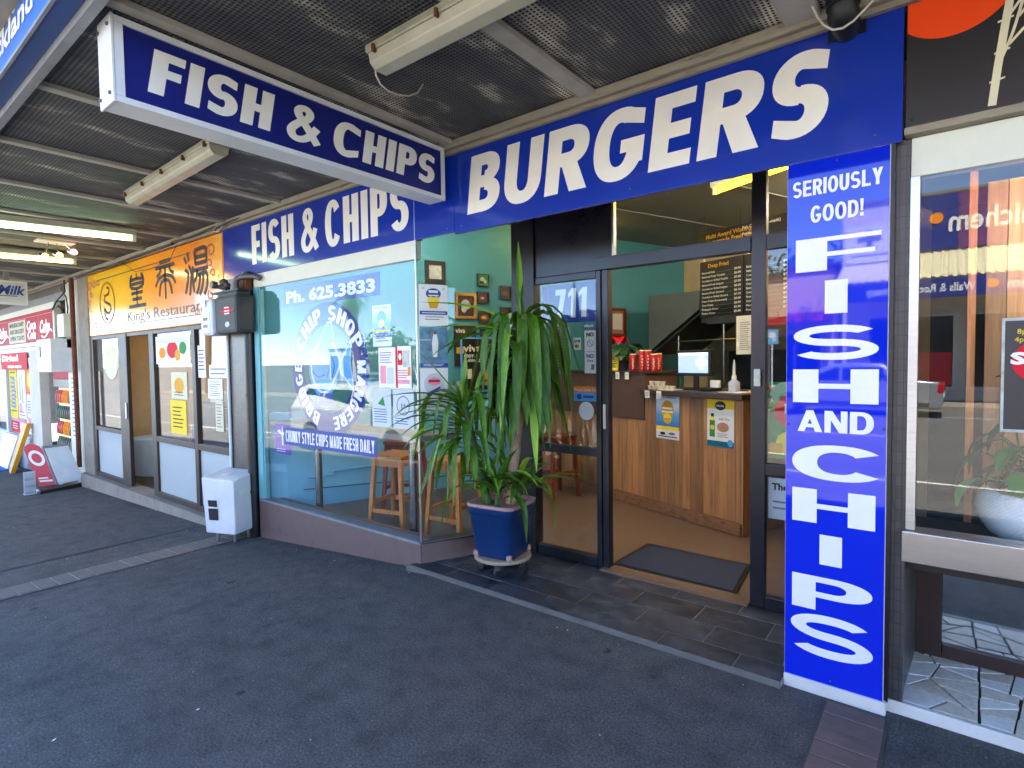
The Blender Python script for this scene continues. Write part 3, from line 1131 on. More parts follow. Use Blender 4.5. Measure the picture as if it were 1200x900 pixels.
b.box(-26, 2.69, ZC-.035, 5, 2.748, ZC+.012, 'trim_timber')
b.box(-26, 2.715, ZC-.062, 5, 2.746, ZC-.037, 'trim_timber')
b.build('wall_batten', aw, bevel=.004)
# the pale patches of the mesh are in its material; hanger rods above the mesh are hidden

# front edge sign of the verandah
fs = thing('verandah_fascia_sign', 'light blue sign along the outer edge of the verandah with white script', 'sign')
b = MB()
b.box(-5.7, .66, 2.9, -.2, .733, 3.6, 'box_under')
b.build('sign_box', fs)
pf = front(.66)
b = MB()
b.rect(pf, -5.7, 2.905, -.2, 3.6, .001, .006, 'box_blue')
b.build('face_panel', fs)
MB().rect(pf, -5.7, 2.893, -.2, 2.906, 0, .012, 'grey_steel').build('edge_trim', fs)
b = MB()
write(b, pf, "Auckland's f", -4.02, 2.984, .105, 'white_paint', .008, bold=.03, fit=1.36, slant=.28)
b.flat(pf, [(-3.62, 3.08), (-3.55, 3.06), (-3.47, 3.2), (-3.40, 3.5), (-3.5, 3.5), (-3.56, 3.2)], .008, 'white_paint')
b.flat(pf, [(-3.72, 3.05), (-3.66, 3.05), (-3.62, 3.3), (-3.7, 3.3)], .008, 'white_paint')
b.disc(pf, -3.3, 3.11, .04, .035, .008, 'white_paint')
b.build('lettering', fs)
nb = thing('verandah_fascia_board', 'pale plain board along the far stretch of the verandah edge', 'fascia board')
MB().box(-26, .66, 2.9, -5.72, .73, 3.55, 'stucco').build('board', nb)
nb = thing('verandah_fascia_board', 'dark plain board along the verandah edge before the black shop', 'fascia board')
MB().box(-.18, .66, 2.9, 5, .73, 3.55, 'sushi_black').build('board', nb)
for x in (-9.2, -17.5, 4.6):
    po = thing('verandah_post', {-9.2: 'slim steel verandah post standing at the kerb before the restaurant', -17.5: 'slim steel verandah post standing at the kerb before the dairy', 4.6: 'slim steel verandah post standing at the kerb before the black shop'}[x], 'post', 'verandah posts at the kerb')
    if x < -10 or x > 0:
        MB().tube([(x, .69, zg(x)), (x, .69, 2.9)], .04, 'grey_steel', 10).build('shaft', po)
        MB().box(x-.08, .61, zg(x), x+.08, .77, zg(x)+.02, 'grey_steel').build('base_plate', po)
    else:
        bpy.data.objects.remove(po)
        AUTO.pop()

# ------------------------------------------------------------------ lights under the verandah
def batten_light(name, label, p, q, tube_m, wdt=.13, lit=False, grp=None):
    t = thing(name, label, 'light', grp)
    p, q = Vector(p), Vector(q)
    d = (q-p).normalized()
    sd = Vector((d.y, -d.x, 0))
    def cross_prism(prof, m_, nm, ext=0):
        a, c = p-d*ext, q+d*ext
        n = len(prof)
        vs = [a+sd*u+Vector((0, 0, z)) for u, z in prof] + [c+sd*u+Vector((0, 0, z)) for u, z in prof]
        fs = [tuple(range(n)), tuple(range(n, 2*n))[::-1]] + [(i, n+i, n+(i+1) % n, (i+1) % n) for i in range(n)]
        MB().add(vs, fs, m_).build(nm, t, bevel=.004)
    w2 = wdt/2
    if not lit:
        cross_prism([(-w2, 0), (-w2, -.03), (-w2*.94, -.035), (w2*.94, -.035), (w2, -.03), (w2, 0)], 'lamp_case', 'tray')
        cross_prism([(-w2*.9, -.036), (-w2*.8, -.075), (-w2*.45, -.098), (w2*.45, -.098), (w2*.8, -.075), (w2*.9, -.036)], 'lamp_clear', 'diffuser', -.01)
        L = (q-p).length
        for s_ in (-1, 1):
            for f in (.04, .28, .52, .76, .97):
                c = p+d*L*f+sd*s_*(w2+.004)+Vector((0, 0, -.034))
                MB().bar(c-Vector((0, 0, .018)), c+Vector((0, 0, .014)), .02, .012, 'rust', d).build('clip', t)
    else:
        cross_prism([(-w2, 0), (-w2*.6, -.05), (w2*.6, -.05), (w2, 0)], 'lamp_case', 'tray')
        b = MB()
        o = Vector((0, 0, -.085))
        b.tube([p+d*.05+o, q-d*.05+o], .021, tube_m, 12)
        b.build('tube', t)
        for e, s_ in ((p, 1), (q, -1)):
            MB().bar(e+d*.02*s_+Vector((0, 0, -.045)), e+d*.02*s_+Vector((0, 0, -.11)), .05, .035, 'tube_off', d).build('end_holder', t)
    return t
ZL = ZC-.012
batten_light('batten_light', 'long unlit batten light with yellowed cover above the burger lettering', (-2.09, 1.7, ZL), (-.45, 1.7, ZL), 'tube_off', .15, grp='unlit batten lights under the verandah')
batten_light('batten_light', 'unlit batten light with yellowed cover farther along, beyond the hanging sign', (-5.34, 1.76, ZL), (-3.66, 1.70, ZL), 'tube_off', .14, grp='unlit batten lights under the verandah')
batten_light('fluorescent_light', 'lit greenish fluorescent tube on the verandah soffit, nearer of the lit pair', (-7.05, .95, ZL-.01), (-6.75, 2.24, ZL-.01), 'tube_green', .16, True, 'lit fluorescent tubes under the verandah')
batten_light('fluorescent_light', 'lit yellowish fluorescent tube on the verandah soffit, farther of the lit pair', (-9.0, .95, ZL-.01), (-8.8, 2.24, ZL-.01), 'tube_warm', .16, True, 'lit fluorescent tubes under the verandah')
sp_ = thing('spotlight_cluster', 'white ceiling plate with three small lit spotlights under the verandah', 'spotlights')
b = MB()
b.box(-8.12, 1.68, ZL-.02, -7.92, 2.02, ZL-.001, 'white_paint')
b.build('ceiling_plate', sp_, bevel=.004)
for i, (dx, dy, dz, bm_) in enumerate(((.0, .16, -.10, 'bulb_pink'), (-.02, .03, -.15, 'bulb_warm'), (-.02, -.1, -.18, 'bulb_warm'))):
    c0 = Vector((-8.02, 1.85+dy*.6, ZL-.02))
    c1 = Vector((-8.0+dx, 1.85+dy, ZL+dz))
    b = MB()
    b.tube([c0, c1], .008, 'chrome', 6)
    b.tube([c1+Vector((-.05, -.03, .02)), c1], [.022, .036], 'chrome', 10)
    s_ = b.build('spot', sp_)
    MB().lathe(c1+Vector((.012, .006, -.03)), [(.004, 0), (.026, .012), (.03, .03), (.02, .05), (.003, .06)], bm_, 10).build('bulb', s_)

# soffit cables
cb = thing('soffit_cable', 'thin loose cable looping down from the end of the batten light', 'cable', 'cables under the verandah')
MB().tube([(-2.09, 1.68, 2.86), (-2.10, 1.69, 2.82), (-2.105, 1.72, 2.79), (-2.11, 1.77, 2.78), (-2.12, 1.84, 2.79), (-2.14, 1.92, 2.82), (-2.16, 2.0, 2.87), (-2.17, 2.05, 2.935)], .004, 'cable', 6).build('cable', cb)
dp = thing('black_downpipe', 'black flexible pipe coming down before the blue fascia at top right', 'pipe')
b = MB()
pts = [(-.365, 2.64, 2.94), (-.365, 2.645, 2.90), (-.365, 2.66, 2.872), (-.365, 2.70, 2.858), (-.365, 2.745, 2.855)]
b.tube(pts, [.055, .055, .058, .055, .05], 'cable_black', 16)
for z in (2.925, 2.905):
    b.tube([(-.365, 2.642, z-.005), (-.365, 2.642, z+.005)], .061, 'cable_black', 16)
b.build('pipe', dp)
MB().box(-.43, 2.735, 2.825, -.295, 2.747, 2.93, 'black_plastic').build('flange', dp)
cb = thing('soffit_cable', 'thin cream cable hanging in a loop around the black pipe', 'cable', 'cables under the verandah')
MB().tube([(-.475, 2.6, 2.945), (-.466, 2.6, 2.921), (-.445, 2.59, 2.865), (-.42, 2.58, 2.82), (-.39, 2.575, 2.79), (-.355, 2.575, 2.784), (-.32, 2.58, 2.80), (-.28, 2.59, 2.838), (-.245, 2.6, 2.875), (-.21, 2.6, 2.95)], .0045, 'cable', 8).build('cable', cb)

# ------------------------------------------------------------------ signs of the fish shop
hs = thing('hanging_sign', 'white framed navy hanging light box reading FISH & CHIPS under the verandah', 'sign')
X1, X0 = -2.655, -2.80
b = MB()
b.box(X0, .83, 2.565, X1-.012, 2.685, 2.905, 'alu_white')
b.build('sign_box', hs, bevel=.004)
ph = Plane((X1, 0, 0), (0, 1, 0), (0, 0, 1))
b = MB()
b.rect(ph, .865, 2.592, 2.655, 2.878, -.008, -.004, 'sign_navy')
b.build('face_panel', hs)
b = MB()
for a0, b0, a1, b1 in ((.83, 2.565, 2.685, 2.590), (.83, 2.880, 2.685, 2.905), (.83, 2.591, .862, 2.879), (2.658, 2.591, 2.685, 2.879)):
    b.rect(ph, a0, b0, a1, b1, -.0115, .004, 'alu_white')
b.build('face_frame', hs)
b = MB()
W_ = {'*': .60, 'C': .70, 'F': .56, 'S': .58, '&': .66, 'P': .60}
STYLE[0] = 'cut'
ps, _ = heavy('FISH & CHIPS', W_, .245, .20, .075, .26, .13)
put(b, ph, ps, (.945, 2.645, 2.60, 2.832), -.002, 'sign_white')
b.build('lettering', hs)
b = MB()
b.box(X0-.004, .818, 2.56, X1+.006, .829, 2.91, 'alu_white')
b.build('end_cap', hs, bevel=.003)
for z in (2.60, 2.87):
    for x in (X0+.012, X1-.022):
        MB().tube([(x, .819, z), (x, .811, z)], .008, 'pipe_grey', 8).build('screw', hs)
for y in (1.1, 2.4):
    MB().box(-2.75, y-.02, 2.906, -2.71, y+.02, 2.952, 'grey_steel').build('bracket', hs)

fa = thing('fascia_sign', 'long blue fascia sign with white FISH & CHIPS and BURGERS above the shop front', 'sign')
FY = 2.75
pf = front(FY)
for x0, x1, z0 in ((-5.93, -2.635, 2.372), (-2.632, -.168, 2.355)):
    MB().rect(pf, x0, z0, x1, 2.945, -.025, 0, 'sign_blue').build('panel', fa, bevel=.0015)
b = MB()
STYLE[0] = 'plain'
ps, _ = heavy('FISH & CHIPS', {'*': .47, 'C': .5, 'F': .42, '&': .52, 'P': .47, 'S': .48}, .20, .16, .075, .2, 0)
put(b, pf, ps, (-5.335, 2.462, -3.085, 2.832), .0015, 'sign_white', (0, 1))
b.build('lettering', fa)
b = MB()
STYLE[0] = 'cut'
ps, _ = heavy('BURGERS', {'*': .68, 'E': .60, 'G': .74, 'U': .72, 'S': .62, 'R': .72, 'B': .68}, .25, .205, .095, .2, .12)
STYLE[0] = 'plain'
put(b, pf, ps, (-2.515, 2.462, -.425, 2.826), .0015, 'sign_white', (0, 1))
b.build('lettering', fa)
for x in (-5.85, -4.3, -2.7, -2.57, -1.35, -.26):
    for z in (2.40, 2.925):
        b = MB()
        b.lathe((0, 0, 0), [(.006, 0), (.006, .002), (.003, .004)], 'pipe_grey', 8)
        for v in b.v:
            v.xyz = (x+v.x, FY-.001-v.z, z+v.y)
        b.build('screw', fa)

# pillar with the tall sign
pl_ = thing('tiled_pillar', 'brown mosaic tiled pillar behind the tall blue sign', 'pillar')
b = MB()
b.box(-.575, 2.775, -.3, -.205, 3.40, 2.98, 'tile_brown')
b.build('shaft', pl_)
MB().box(-.203, 2.79, -.3, -.142, 3.3, 2.37, 'tile_side').build('side_strip', pl_)
MB().box(-.212, 2.757, .05, -.190, 2.80, 2.372, 'black_paint').build('corner_trim', pl_)
b = MB()
b.box(-.587, 2.735, -.3, -.196, 2.90, .055, 'white_base')
b.build('base', pl_, bevel=.006)
vs_ = thing('pillar_sign', 'tall glossy blue sign reading SERIOUSLY GOOD! FISH AND CHIPS on the pillar', 'sign')
b = MB()
b.rect(front(2.75), -.586, .045, -.205, 2.352, -.022, 0, 'white_paint')
b.build('backing', vs_)
b = MB()
b.rect(front(2.75), -.584, .042, -.2075, 2.350, .001, .005, 'pillar_blue')
b.build('face_panel', vs_)
pq = front(2.75)
L = MB()
def line(text, W, s, t, gap, box, sl=0, size=(0, 1)):
    ps, _ = heavy(text, W, s, t, gap, .3)
    put(L, pq, ps, box, .0065, 'sign_white', size)
line('SERIOUSLY', .62, .215, .17, .085, (-.563, 2.200, -.23, 2.268))
line('GOOD!', .66, .215, .17, .095, (-.492, 2.082, -.296, 2.153))
line('F', .72, .25, .13, .1, (-.55, 1.872, -.233, 2.014))
line('I', .3, .3, .2, .1, (-.435, 1.686, -.35, 1.828))
line('S', .9, .19, .20, .1, (-.556, 1.486, -.237, 1.637), size=(-.012, 1.012))
line('H', .8, .25, .15, .1, (-.557, 1.300, -.235, 1.446))
line('AND', .78, .24, .18, .08, (-.537, 1.172, -.25, 1.266))
line('C', .9, .26, .20, .1, (-.558, .962, -.231, 1.117), size=(-.015, 1.015))
line('H', .8, .25, .15, .1, (-.557, .768, -.241, .918))
line('I', .3, .3, .2, .1, (-.446, .587, -.36, .720))
line('P', .84, .26, .17, .1, (-.555, .378, -.247, .530))
line('S', .9, .19, .20, .1, (-.559, .172, -.243, .362), size=(-.012, 1.012))
L.build('lettering', vs_)
for x, z in ((-.395, 2.33), (-.4, .075), (-.575, 1.2), (-.215, 1.2)):
    b = MB()
    b.lathe((0, 0, 0), [(.005, 0), (.005, .002), (.002, .003)], 'pipe_grey', 8)
    for v in b.v:
        v.xyz = (x+v.x, 2.744-v.z, z+v.y)
    b.build('screw', vs_)

# ================================================================== SHOP FRONT
ZG0, ZG1 = .186, 2.238            # glass bottom and top
RA, RB = Vector((-3.03, 2.755, 0)), Vector((-2.68, 3.46, 0))
rd = (RB-RA).normalized()
rn = Vector((rd.y, -rd.x, 0))     # faces the doorway
pr = Plane(RA, rd, (0, 0, 1), rn)
RL = (RB-RA).length
sw = thing('shop_window', 'large blue tinted shop window with pale header on a brown plinth, its side pane turning into the doorway', 'shop window')
b = MB()
vs = []
n = 14
for i in range(n+1):
    x = -5.345 + (5.345-3.03)*i/n
    vs += [(x, 2.75, zg(x)-.1), (x, 2.75, .163), (x, 2.95, .163), (x, 2.95, zg(x)-.1)]
fs = []
for i in range(n):
    for j in range(4):
        fs.append((4*i+j, 4*i+4+j, 4*i+4+(j+1) % 4, 4*i+(j+1) % 4)[::-1])
fs += [(0, 1, 2, 3), (4*n+3, 4*n+2, 4*n+1, 4*n)]
b.add(vs, fs, 'plinth_brown')
b.build('plinth', sw)
b = MB()
b.rect(pr, .004, -.05, RL, .163, -.14, 0, 'plinth_brown')
b.build('plinth', sw)
b = MB()
b.rect(front(2.75), -5.33, .1645, -3.03, .184, -.1, .008, 'grey_steel')
b.rect(pr, 0, .165, RL, .1835, -.1, .008, 'brown_frame')
b.build('sill', sw, bevel=.002)
b = MB()
b.rect(front(2.75), -5.33, ZG1, -3.03, 2.37, -.06, 0.0, 'cream_paint')
b.build('header', sw, bevel=.004)
b = MB()
b.rect(front(2.75), -5.345, .186, -5.255, ZG1-.002, -.05, 0.0, 'teal_frame')
b.rect(front(2.75), -5.253, .186, -5.235, ZG1-.002, -.05, -.012, 'teal_frame')
b.build('frame', sw, bevel=.003)
MB().tube([(-3.03, 2.757, .186), (-3.03, 2.757, 2.71)], .008, 'alu', 8).build('corner_joint', sw)
b = MB()
b.rect(front(2.764), -5.233, .186, -3.036, ZG1-.002, -.003, .003, 'glass_front')
b.build('pane', sw)
b = MB()
b.rect(pr, .008, .186, RL-.002, 2.71, -.006, 0, 'glass_door')
b.build('pane', sw)
MB().box(-5.36, 2.756, 2.37, -3.0, 2.80, 2.72, 'black_paint').build('head_beam', sw)

# drain pipe and tiled pillar at the left end of the window
t = thing('black_pipe', 'black downpipe between the shop window and the grey tiled pillar', 'pipe')
MB().tube([(-5.415, 2.735, zg(-5.4)-.05), (-5.415, 2.735, 2.40)], .05, 'black_paint', 12).build('shaft', t)
for z in (.25, 1.2, 2.1):
    MB().tube([(-5.415, 2.735, z-.02), (-5.415, 2.735, z+.02)], .056, 'black_paint', 12).build('clip', t)
t = thing('tiled_pillar', 'grey mosaic tiled pillar below the gas meter', 'pillar')
MB().box(-5.86, 2.755, -.5, -5.47, 3.2, 2.95, 'tile_grey').build('shaft', t)
MB().tube([(-5.885, 2.74, -.1), (-5.885, 2.74, 1.9)], .016, 'alu_white', 8).build('conduit', t)

# entrance step: slate tiles on a low slab
es = structure('entrance_step')
b = MB()
poly = [(-3.10, 2.685), (-.59, 2.695), (-.56, 3.50), (-2.70, 3.50), (-3.06, 2.80)]
pz = Plane((0, 0, 0), (1, 0, 0), (0, 1, 0))
b.prism(pz, poly, -.12, .0245, 'grout')
b.build('slab', es)
def clip(poly, a, b, c):
    """keep the side a*x+b*y<=c"""
    out = []
    for i in range(len(poly)):
        p, q = poly[i], poly[(i+1) % len(poly)]
        dp, dq = a*p[0]+b*p[1]-c, a*q[0]+b*q[1]-c
        if dp <= 0:
            out.append(p)
        if (dp < 0) != (dq < 0) and dp != dq:
            t_ = dp/(dp-dq)
            out.append((p[0]+(q[0]-p[0])*t_, p[1]+(q[1]-p[1])*t_))
    return out
def clip_poly(q, region):
    for i in range(len(region)):
        p0, p1 = region[i], region[(i+1) % len(region)]
        nx, ny = p1[1]-p0[1], -(p1[0]-p0[0])
        q = clip(q, nx, ny, nx*p0[0]+ny*p0[1])
        if len(q) < 3:
            return []
    return q
def inset(poly, d):
    n_ = len(poly)
    out = []
    for i in range(n_):
        a, b_, c = [Vector((*poly[(i+k_) % n_], 0)) for k_ in (-1, 0, 1)]
        e0, e1 = (b_-a), (c-b_)
        if e0.length < 1e-6 or e1.length < 1e-6:
            continue
        e0.normalize(); e1.normalize()
        n0, n1 = Vector((-e0.y, e0.x, 0)), Vector((-e1.y, e1.x, 0))
        s_ = n0+n1
        if s_.length < 1e-3:
            continue
        s_.normalize()
        out.append(tuple((b_+s_*(d/max(.35, s_.dot(n0))))[:2]))
    return out
region = [(-3.10, 2.685), (-.59, 2.695), (-.56, 3.50), (-2.70, 3.50), (-3.06, 2.80)]
ey = [2.69, 2.845, 3.06, 3.275, 3.52]
for r in range(4):
    x = -3.5 + [0, .19, .06, .24][r]
    while x < -.5:
        wd = .385
        q = clip_poly([(x, ey[r]), (x+wd, ey[r]), (x+wd, ey[r+1]), (x, ey[r+1])], region)
        x += wd
        if len(q) < 3:
            continue
        q = inset(q, .003)
        ar = sum(q[i][0]*q[(i+1) % len(q)][1]-q[(i+1) % len(q)][0]*q[i][1] for i in range(len(q)))/2
        if ar < .002:
            continue
        h = .0275+random.uniform(-.002, .002)
        MB().prism(pz, q, .012, h, 'slate').build('slate_tile', es, bevel=.0025)
MB().add([(-3.105, 2.674, -.1), (-.59, 2.684, -.1), (-.59, 2.694, -.1), (-3.10, 2.684, -.1), (-3.105, 2.674, .020), (-.59, 2.684, .020), (-.59, 2.694, .0262), (-3.10, 2.684, .0262)],
         [(0, 3, 2, 1), (4, 5, 6, 7), (0, 1, 5, 4), (1, 2, 6, 5), (2, 3, 7, 6), (3, 0, 4, 7)], 'concrete_dark').build('edge_strip', es)
MB().box(-3.03, 2.81, 2.725, -.58, 3.5, 2.76, 'black_panel').build('recess_soffit', kind='structure')

# door frame
ef = thing('entrance_door_frame', 'black framed shop entrance standing open, with side panels and a light above', 'doorway')
DY0, DY1 = 3.44, 3.50
def bx(nm, x0, x1, z0, z1, m_='black_frame', y0=DY0, y1=DY1, bev=.003):
    return MB().box(x0, y0, z0, x1, y1, z1, m_).build(nm, ef, bevel=bev)
bx('post', -2.685, -2.475, .03, 2.72, 'black_paint', 3.425, 3.52)
bx('post', -1.955, -1.918, .03, 2.118)
bx('door_jamb', -1.914, -1.868, .03, 2.118, y0=3.452, y1=3.515)
bx('post', -.925, -.845, .03, 2.72)
bx('transom_bar', -1.955, -.927, 2.12, 2.205, y0=3.432, y1=3.51)
bx('transom_bar', -.843, -.57, 2.12, 2.205)
bx('panel', -2.473, -1.835, 2.12, 2.72, 'black_panel', 3.446, 3.48)
bx('panel_strip', -1.832, -1.818, 2.208, 2.72, 'alu', 3.446, 3.49)
bx('rail', -2.473, -1.957, .03, .10)
bx('rail', -2.473, -1.957, .818, .878)
bx('rail', -2.473, -1.957, 2.07, 2.118)
bx('rail', -.843, -.57, .03, .10)
bx('rail', -.843, -.57, .82, .885)
MB().box(-2.473, 3.465, .102, -1.957, 3.471, .816, 'glass_door').build('pane', ef)
MB().box(-2.473, 3.465, .88, -1.957, 3.471, 2.068, 'glass_door').build('pane', ef)
MB().box(-1.816, 3.465, 2.207, -.927, 3.471, 2.72, 'glass_door').build('pane', ef)
MB().box(-.843, 3.465, .102, -.572, 3.471, .818, 'glass').build('pane', ef)
MB().box(-.843, 3.465, .887, -.572, 3.471, 2.118, 'glass').build('pane', ef)
MB().box(-.843, 3.465, 2.207, -.572, 3.471, 2.72, 'glass_door').build('pane', ef)
bx('threshold', -1.916, -.927, .024, .040, 'lino', 3.40, 3.53, .002)
MB().box(-.902, 3.415, 1.335, -.866, 3.438, 1.435, 'cream_paint').build('lock_box', ef, bevel=.003)
MB().tube([(-.884, 3.414, 1.385), (-.884, 3.409, 1.385)], .009, 'chrome', 10).build('lock_barrel', ef)
MB().box(-1.905, 3.444, 1.02, -1.885, 3.451, 1.19, 'alu').build('strike_plate', ef)

# ================================================================== INSIDE THE FISH SHOP
th = R(20.6)
IA = Vector((-5.3, 2.85, 0))
IU = Vector((math.cos(th), -math.sin(th), 0))
IV = Vector((math.sin(th), math.cos(th), 0))
IX = Matrix.Translation(IA) @ Matrix((IU, IV, Vector((0, 0, 1)))).transposed().to_4x4()
def I(u, v, z=0):
    return IA+IU*u+IV*v+Vector((0, 0, z))
FZ = .03
UR, VB, CZ = 4.25, 5.9, 3.17
def uv(x, y):
    d = Vector((x, y, 0))-IA
    return d.dot(IU), d.dot(IV)
b = MB()
q = [(-5.35, 2.94), (-3.1, 2.94), (-2.75, 3.52), (-.60, 3.52)] + [tuple(I(UR, VB)[:2]), tuple(I(0, VB)[:2])]
b.prism(pz, q, -.1, FZ-.004, 'lino')
b.build('shop_floor', kind='structure')
b = MB()
q2 = [(-5.3, 2.95), (-3.12, 2.95), (-2.78, 3.53), (-2.55, 3.53)] + [tuple(I(1.55, 2.15)[:2]), tuple(I(0.02, 2.6)[:2])]
b.prism(pz, q2, FZ-.004, FZ+.002, 'lino_grey')
b.build('floor_covering', kind='structure')
MB(IX).box(-.1, -.02, -.2, 0, VB+.1, CZ, 'teal_wall').build('wall', kind='structure')
MB(IX).box(0.001, 0.0, FZ, .012, 2.9, 1.02, 'blue_wall').build('wall_dado', kind='structure')
MB(IX).box(0.002, VB, -.1, UR+.1, VB+.1, CZ, 'yellow_wall').build('wall', kind='structure')
MB(IX).box(UR, 2.3, -.1, UR+.1, VB, CZ, 'yellow_wall').build('wall', kind='structure')
cp = [(-5.4, 2.82), (-.5, 2.82), (-.45, 3.5), tuple(I(UR+.1, VB+.1)[:2]), tuple(I(-.1, VB+.1)[:2])]
MB().prism(pz, cp, CZ+.002, CZ+.05, 'ceiling_grey').build('shop_ceiling', kind='structure')
for u in (1.2, 2.4, 3.6):
    MB(IX).box(u-.02, .8, CZ-.008, u+.02, VB, CZ+.001, 'ceiling_grey').build('ceiling_strip', kind='structure')
MB(IX).box(.45, VB-.015, 0, UR, VB-.002, 2.1, 'kitchen_tile').build('wall_tiling', kind='structure')
MB().box(-.6, 3.5, 2.72, -.3, 3.6, CZ, 'black_paint').build('wall_above_door', kind='structure')
MB().box(-3.0, 3.49, 2.725, -.6, 3.6, CZ, 'ceiling_grey').build('wall_above_door', kind='structure')

# ceiling tubes (lit)
def tube_in(p, q, label, tm='tube_yellow'):
    t = thing('ceiling_tube_light', label, 'light', 'lit tubes inside the fish shop')
    p, q = Vector(p), Vector(q)
    d = (q-p).normalized()
    MB().bar(p+Vector((0, 0, .03)), q+Vector((0, 0, .03)), .11, .05, 'white_paint').build('tray', t)
    MB().tube([p+d*.03-Vector((0, 0, .03)), q-d*.03-Vector((0, 0, .03))], .02, tm, 10).build('tube', t)
    for e in (p, q):
        MB().bar(e+Vector((0, 0, .004)), e-Vector((0, 0, .055)), .03, .03, 'tube_off', d).build('end_holder', t)
tube_in((-1.80, 5.45, 3.11), (-.75, 4.96, 3.11), 'lit yellow tube on the shop ceiling seen through the light above the door')
tube_in((-4.0, 5.22, 3.11), (-3.45, 6.4, 3.11), 'lit yellow tube on the shop ceiling just left of the black door post')

tube_in((-4.6, 3.75, 3.11), (-3.2, 3.75, 3.11), 'added white fill tube on the shop ceiling over the window bar', 'tube_added')  # three white tubes added out of view to brighten the interior
tube_in(I(2.3, 2.3, 3.11), I(3.6, 2.3, 3.11), 'added white fill tube on the shop ceiling before the counter', 'tube_added')
tube_in(I(3.2, 4.2, 3.11), I(3.2, 5.6, 3.11), 'added white fill tube on the kitchen ceiling at right', 'tube_added')
# the counter
ct = thing('shop_counter', 'timber planked shop counter with dark top and a higher brown end', 'counter')
MB(IX).box(.02, 3.185, FZ, 3.02, 3.78, 1.155, 'counter_panel').build('carcass', ct)
MB(IX).box(.02, 3.185, 1.157, 1.93, 3.62, 1.345, 'counter_panel').build('carcass', ct)
u = .03
pk = random.Random(3)
while u < 3.0:
    wd = pk.choice((.07, .082, .082, .095))
    e = min(u+wd, 3.03)
    b = MB(IX)
    top = .9 if (u < 1.93) else 1.155
    if u < 1.93 < e:
        e = 1.945
    b.box(u+.0008, 3.16, .135, e-.0008, 3.183, top, 'plank')
    b.build('plank', ct, bevel=.0015)
    u = e
MB(IX).box(.015, 3.148, .902, 1.944, 3.183, 1.352, 'counter_panel').build('end_panel', ct, bevel=.003)
MB(IX).box(.015, 3.13, 1.354, 1.95, 3.66, 1.378, 'counter_top').build('raised_top', ct, bevel=.004)
MB(IX).box(1.947, 3.09, 1.157, 3.09, 3.82, 1.205, 'counter_top').build('top', ct, bevel=.006)
MB(IX).box(.015, 3.135, FZ, 3.045, 3.184, .132, 'skirt').build('skirting', ct, bevel=.004)
MB(IX).box(3.032, 3.16, FZ, 3.055, 3.78, 1.155, 'plank').build('side_board', ct, bevel=.002)
sc2 = thing('return_counter', 'narrow timber return behind the right end of the counter', 'counter')
MB(IX).box(3.12, 3.62, FZ, 3.6, 4.3, 1.15, 'plank').build('body', sc2, bevel=.003)
MB(IX).box(3.09, 3.58, 1.152, 3.64, 4.34, 1.19, 'counter_top').build('top', sc2, bevel=.004)

pri = Plane(RA-rn*.0165, rd, (0, 0, 1), rn)     # inside of the side pane
pc = Plane(I(0, 3.158), IU, (0, 0, 1))
sheet('poster', 'award poster with blue fade and chips, left of the two on the counter front', 'poster', pc, (2.10, .748, 2.385, 1.162), 'blue_fade',
      [('r', 'yellow_print', 0, .2, 1, .29), ('d', 'gold_print', .5, .66, .27, .22), ('d', 'yellow_print', .5, .47, .17, .12), ('p', 'gold_print', [(.34, .48), (.4, .36), (.6, .36), (.66, .48)]),
       ('r', 'paper', .26, .6, .74, .64), ('r', 'paper', .28, .68, .72, .72), ('d', 'ink', .3, .12, .12, .035), ('d', 'ink_grey', .7, .13, .14, .03), ('l', 'ink', .1, .02, .95, .09, 1)],
      [('HIGHLY COMMENDED', .5, .93, .03, 'ink_blue', dict(align='C', fit=.8, bold=.03))])
sheet('poster', 'cream and teal oil bottle poster, right of the two on the counter front', 'poster', pc, (2.70, .748, 2.972, 1.150), 'paper',
      [('r', 'yellow_print', 0, .80, 1, 1), ('r', 'teal_print', 0, 0, 1, .12), ('d', 'ink', .5, .87, .2, .095), ('r', 'green_print', .1, .2, .3, .55), ('r', 'ink', .15, .63, .26, .7),
       ('d', 'yellow_print', .2, .4, .08, .05), ('p', 'yellow_print', [(.1, .55), (.3, .55), (.25, .63), (.15, .63)]), ('d', 'skin_print', .6, .42, .22, .1), ('l', 'ink_grey', .4, .2, .9, .3, 3), ('d', 'sky_blue_print', .87, .1, .1, .075)],
      [('Alfa One', .5, .85, .045, 'sign_white', dict(align='C', fit=.28, bold=.03)), ('Alfa One', .44, .57, .05, 'ink', dict(fit=.4, slant=.3))])

# things on the counter
def lone(nm, mb, label, cat, group=None, bevel=0):
    o = mb.build(nm, bevel=bevel)
    return tag(o, label, cat, group)
mn = thing('till_screen', 'black till screen showing a pale plus sign on the counter', 'monitor')
pm = Plane(I(0, 3.4), IU, (0, 0, 1))
MB(IX).box(2.125, 3.405, 1.335, 2.535, 3.45, 1.58, 'black_plastic').build('casing', mn, bevel=.006)
MB().rect(pm, 2.155, 1.365, 2.505, 1.555, -.002, .002, 'screen').build('display', mn)
b = MB()
b.flat(pm, [(2.155, 1.532), (2.505, 1.532), (2.505, 1.555), (2.155, 1.555)], .003, 'screen_white')
for s_, m_, l in ((.062, 'screen_white', .0035), (.05, 'green_print', .004), (.044, 'screen_white', .0045)):
    w_ = s_*.42
    b.flat(pm, [(2.435-w_, 1.46-s_), (2.435+w_, 1.46-s_), (2.435+w_, 1.46+s_), (2.435-w_, 1.46+s_)], l, m_)
    b.flat(pm, [(2.435-s_, 1.46-w_), (2.435+s_, 1.46-w_), (2.435+s_, 1.46+w_), (2.435-s_, 1.46+w_)], l+.0002, m_)
b.build('picture', mn)
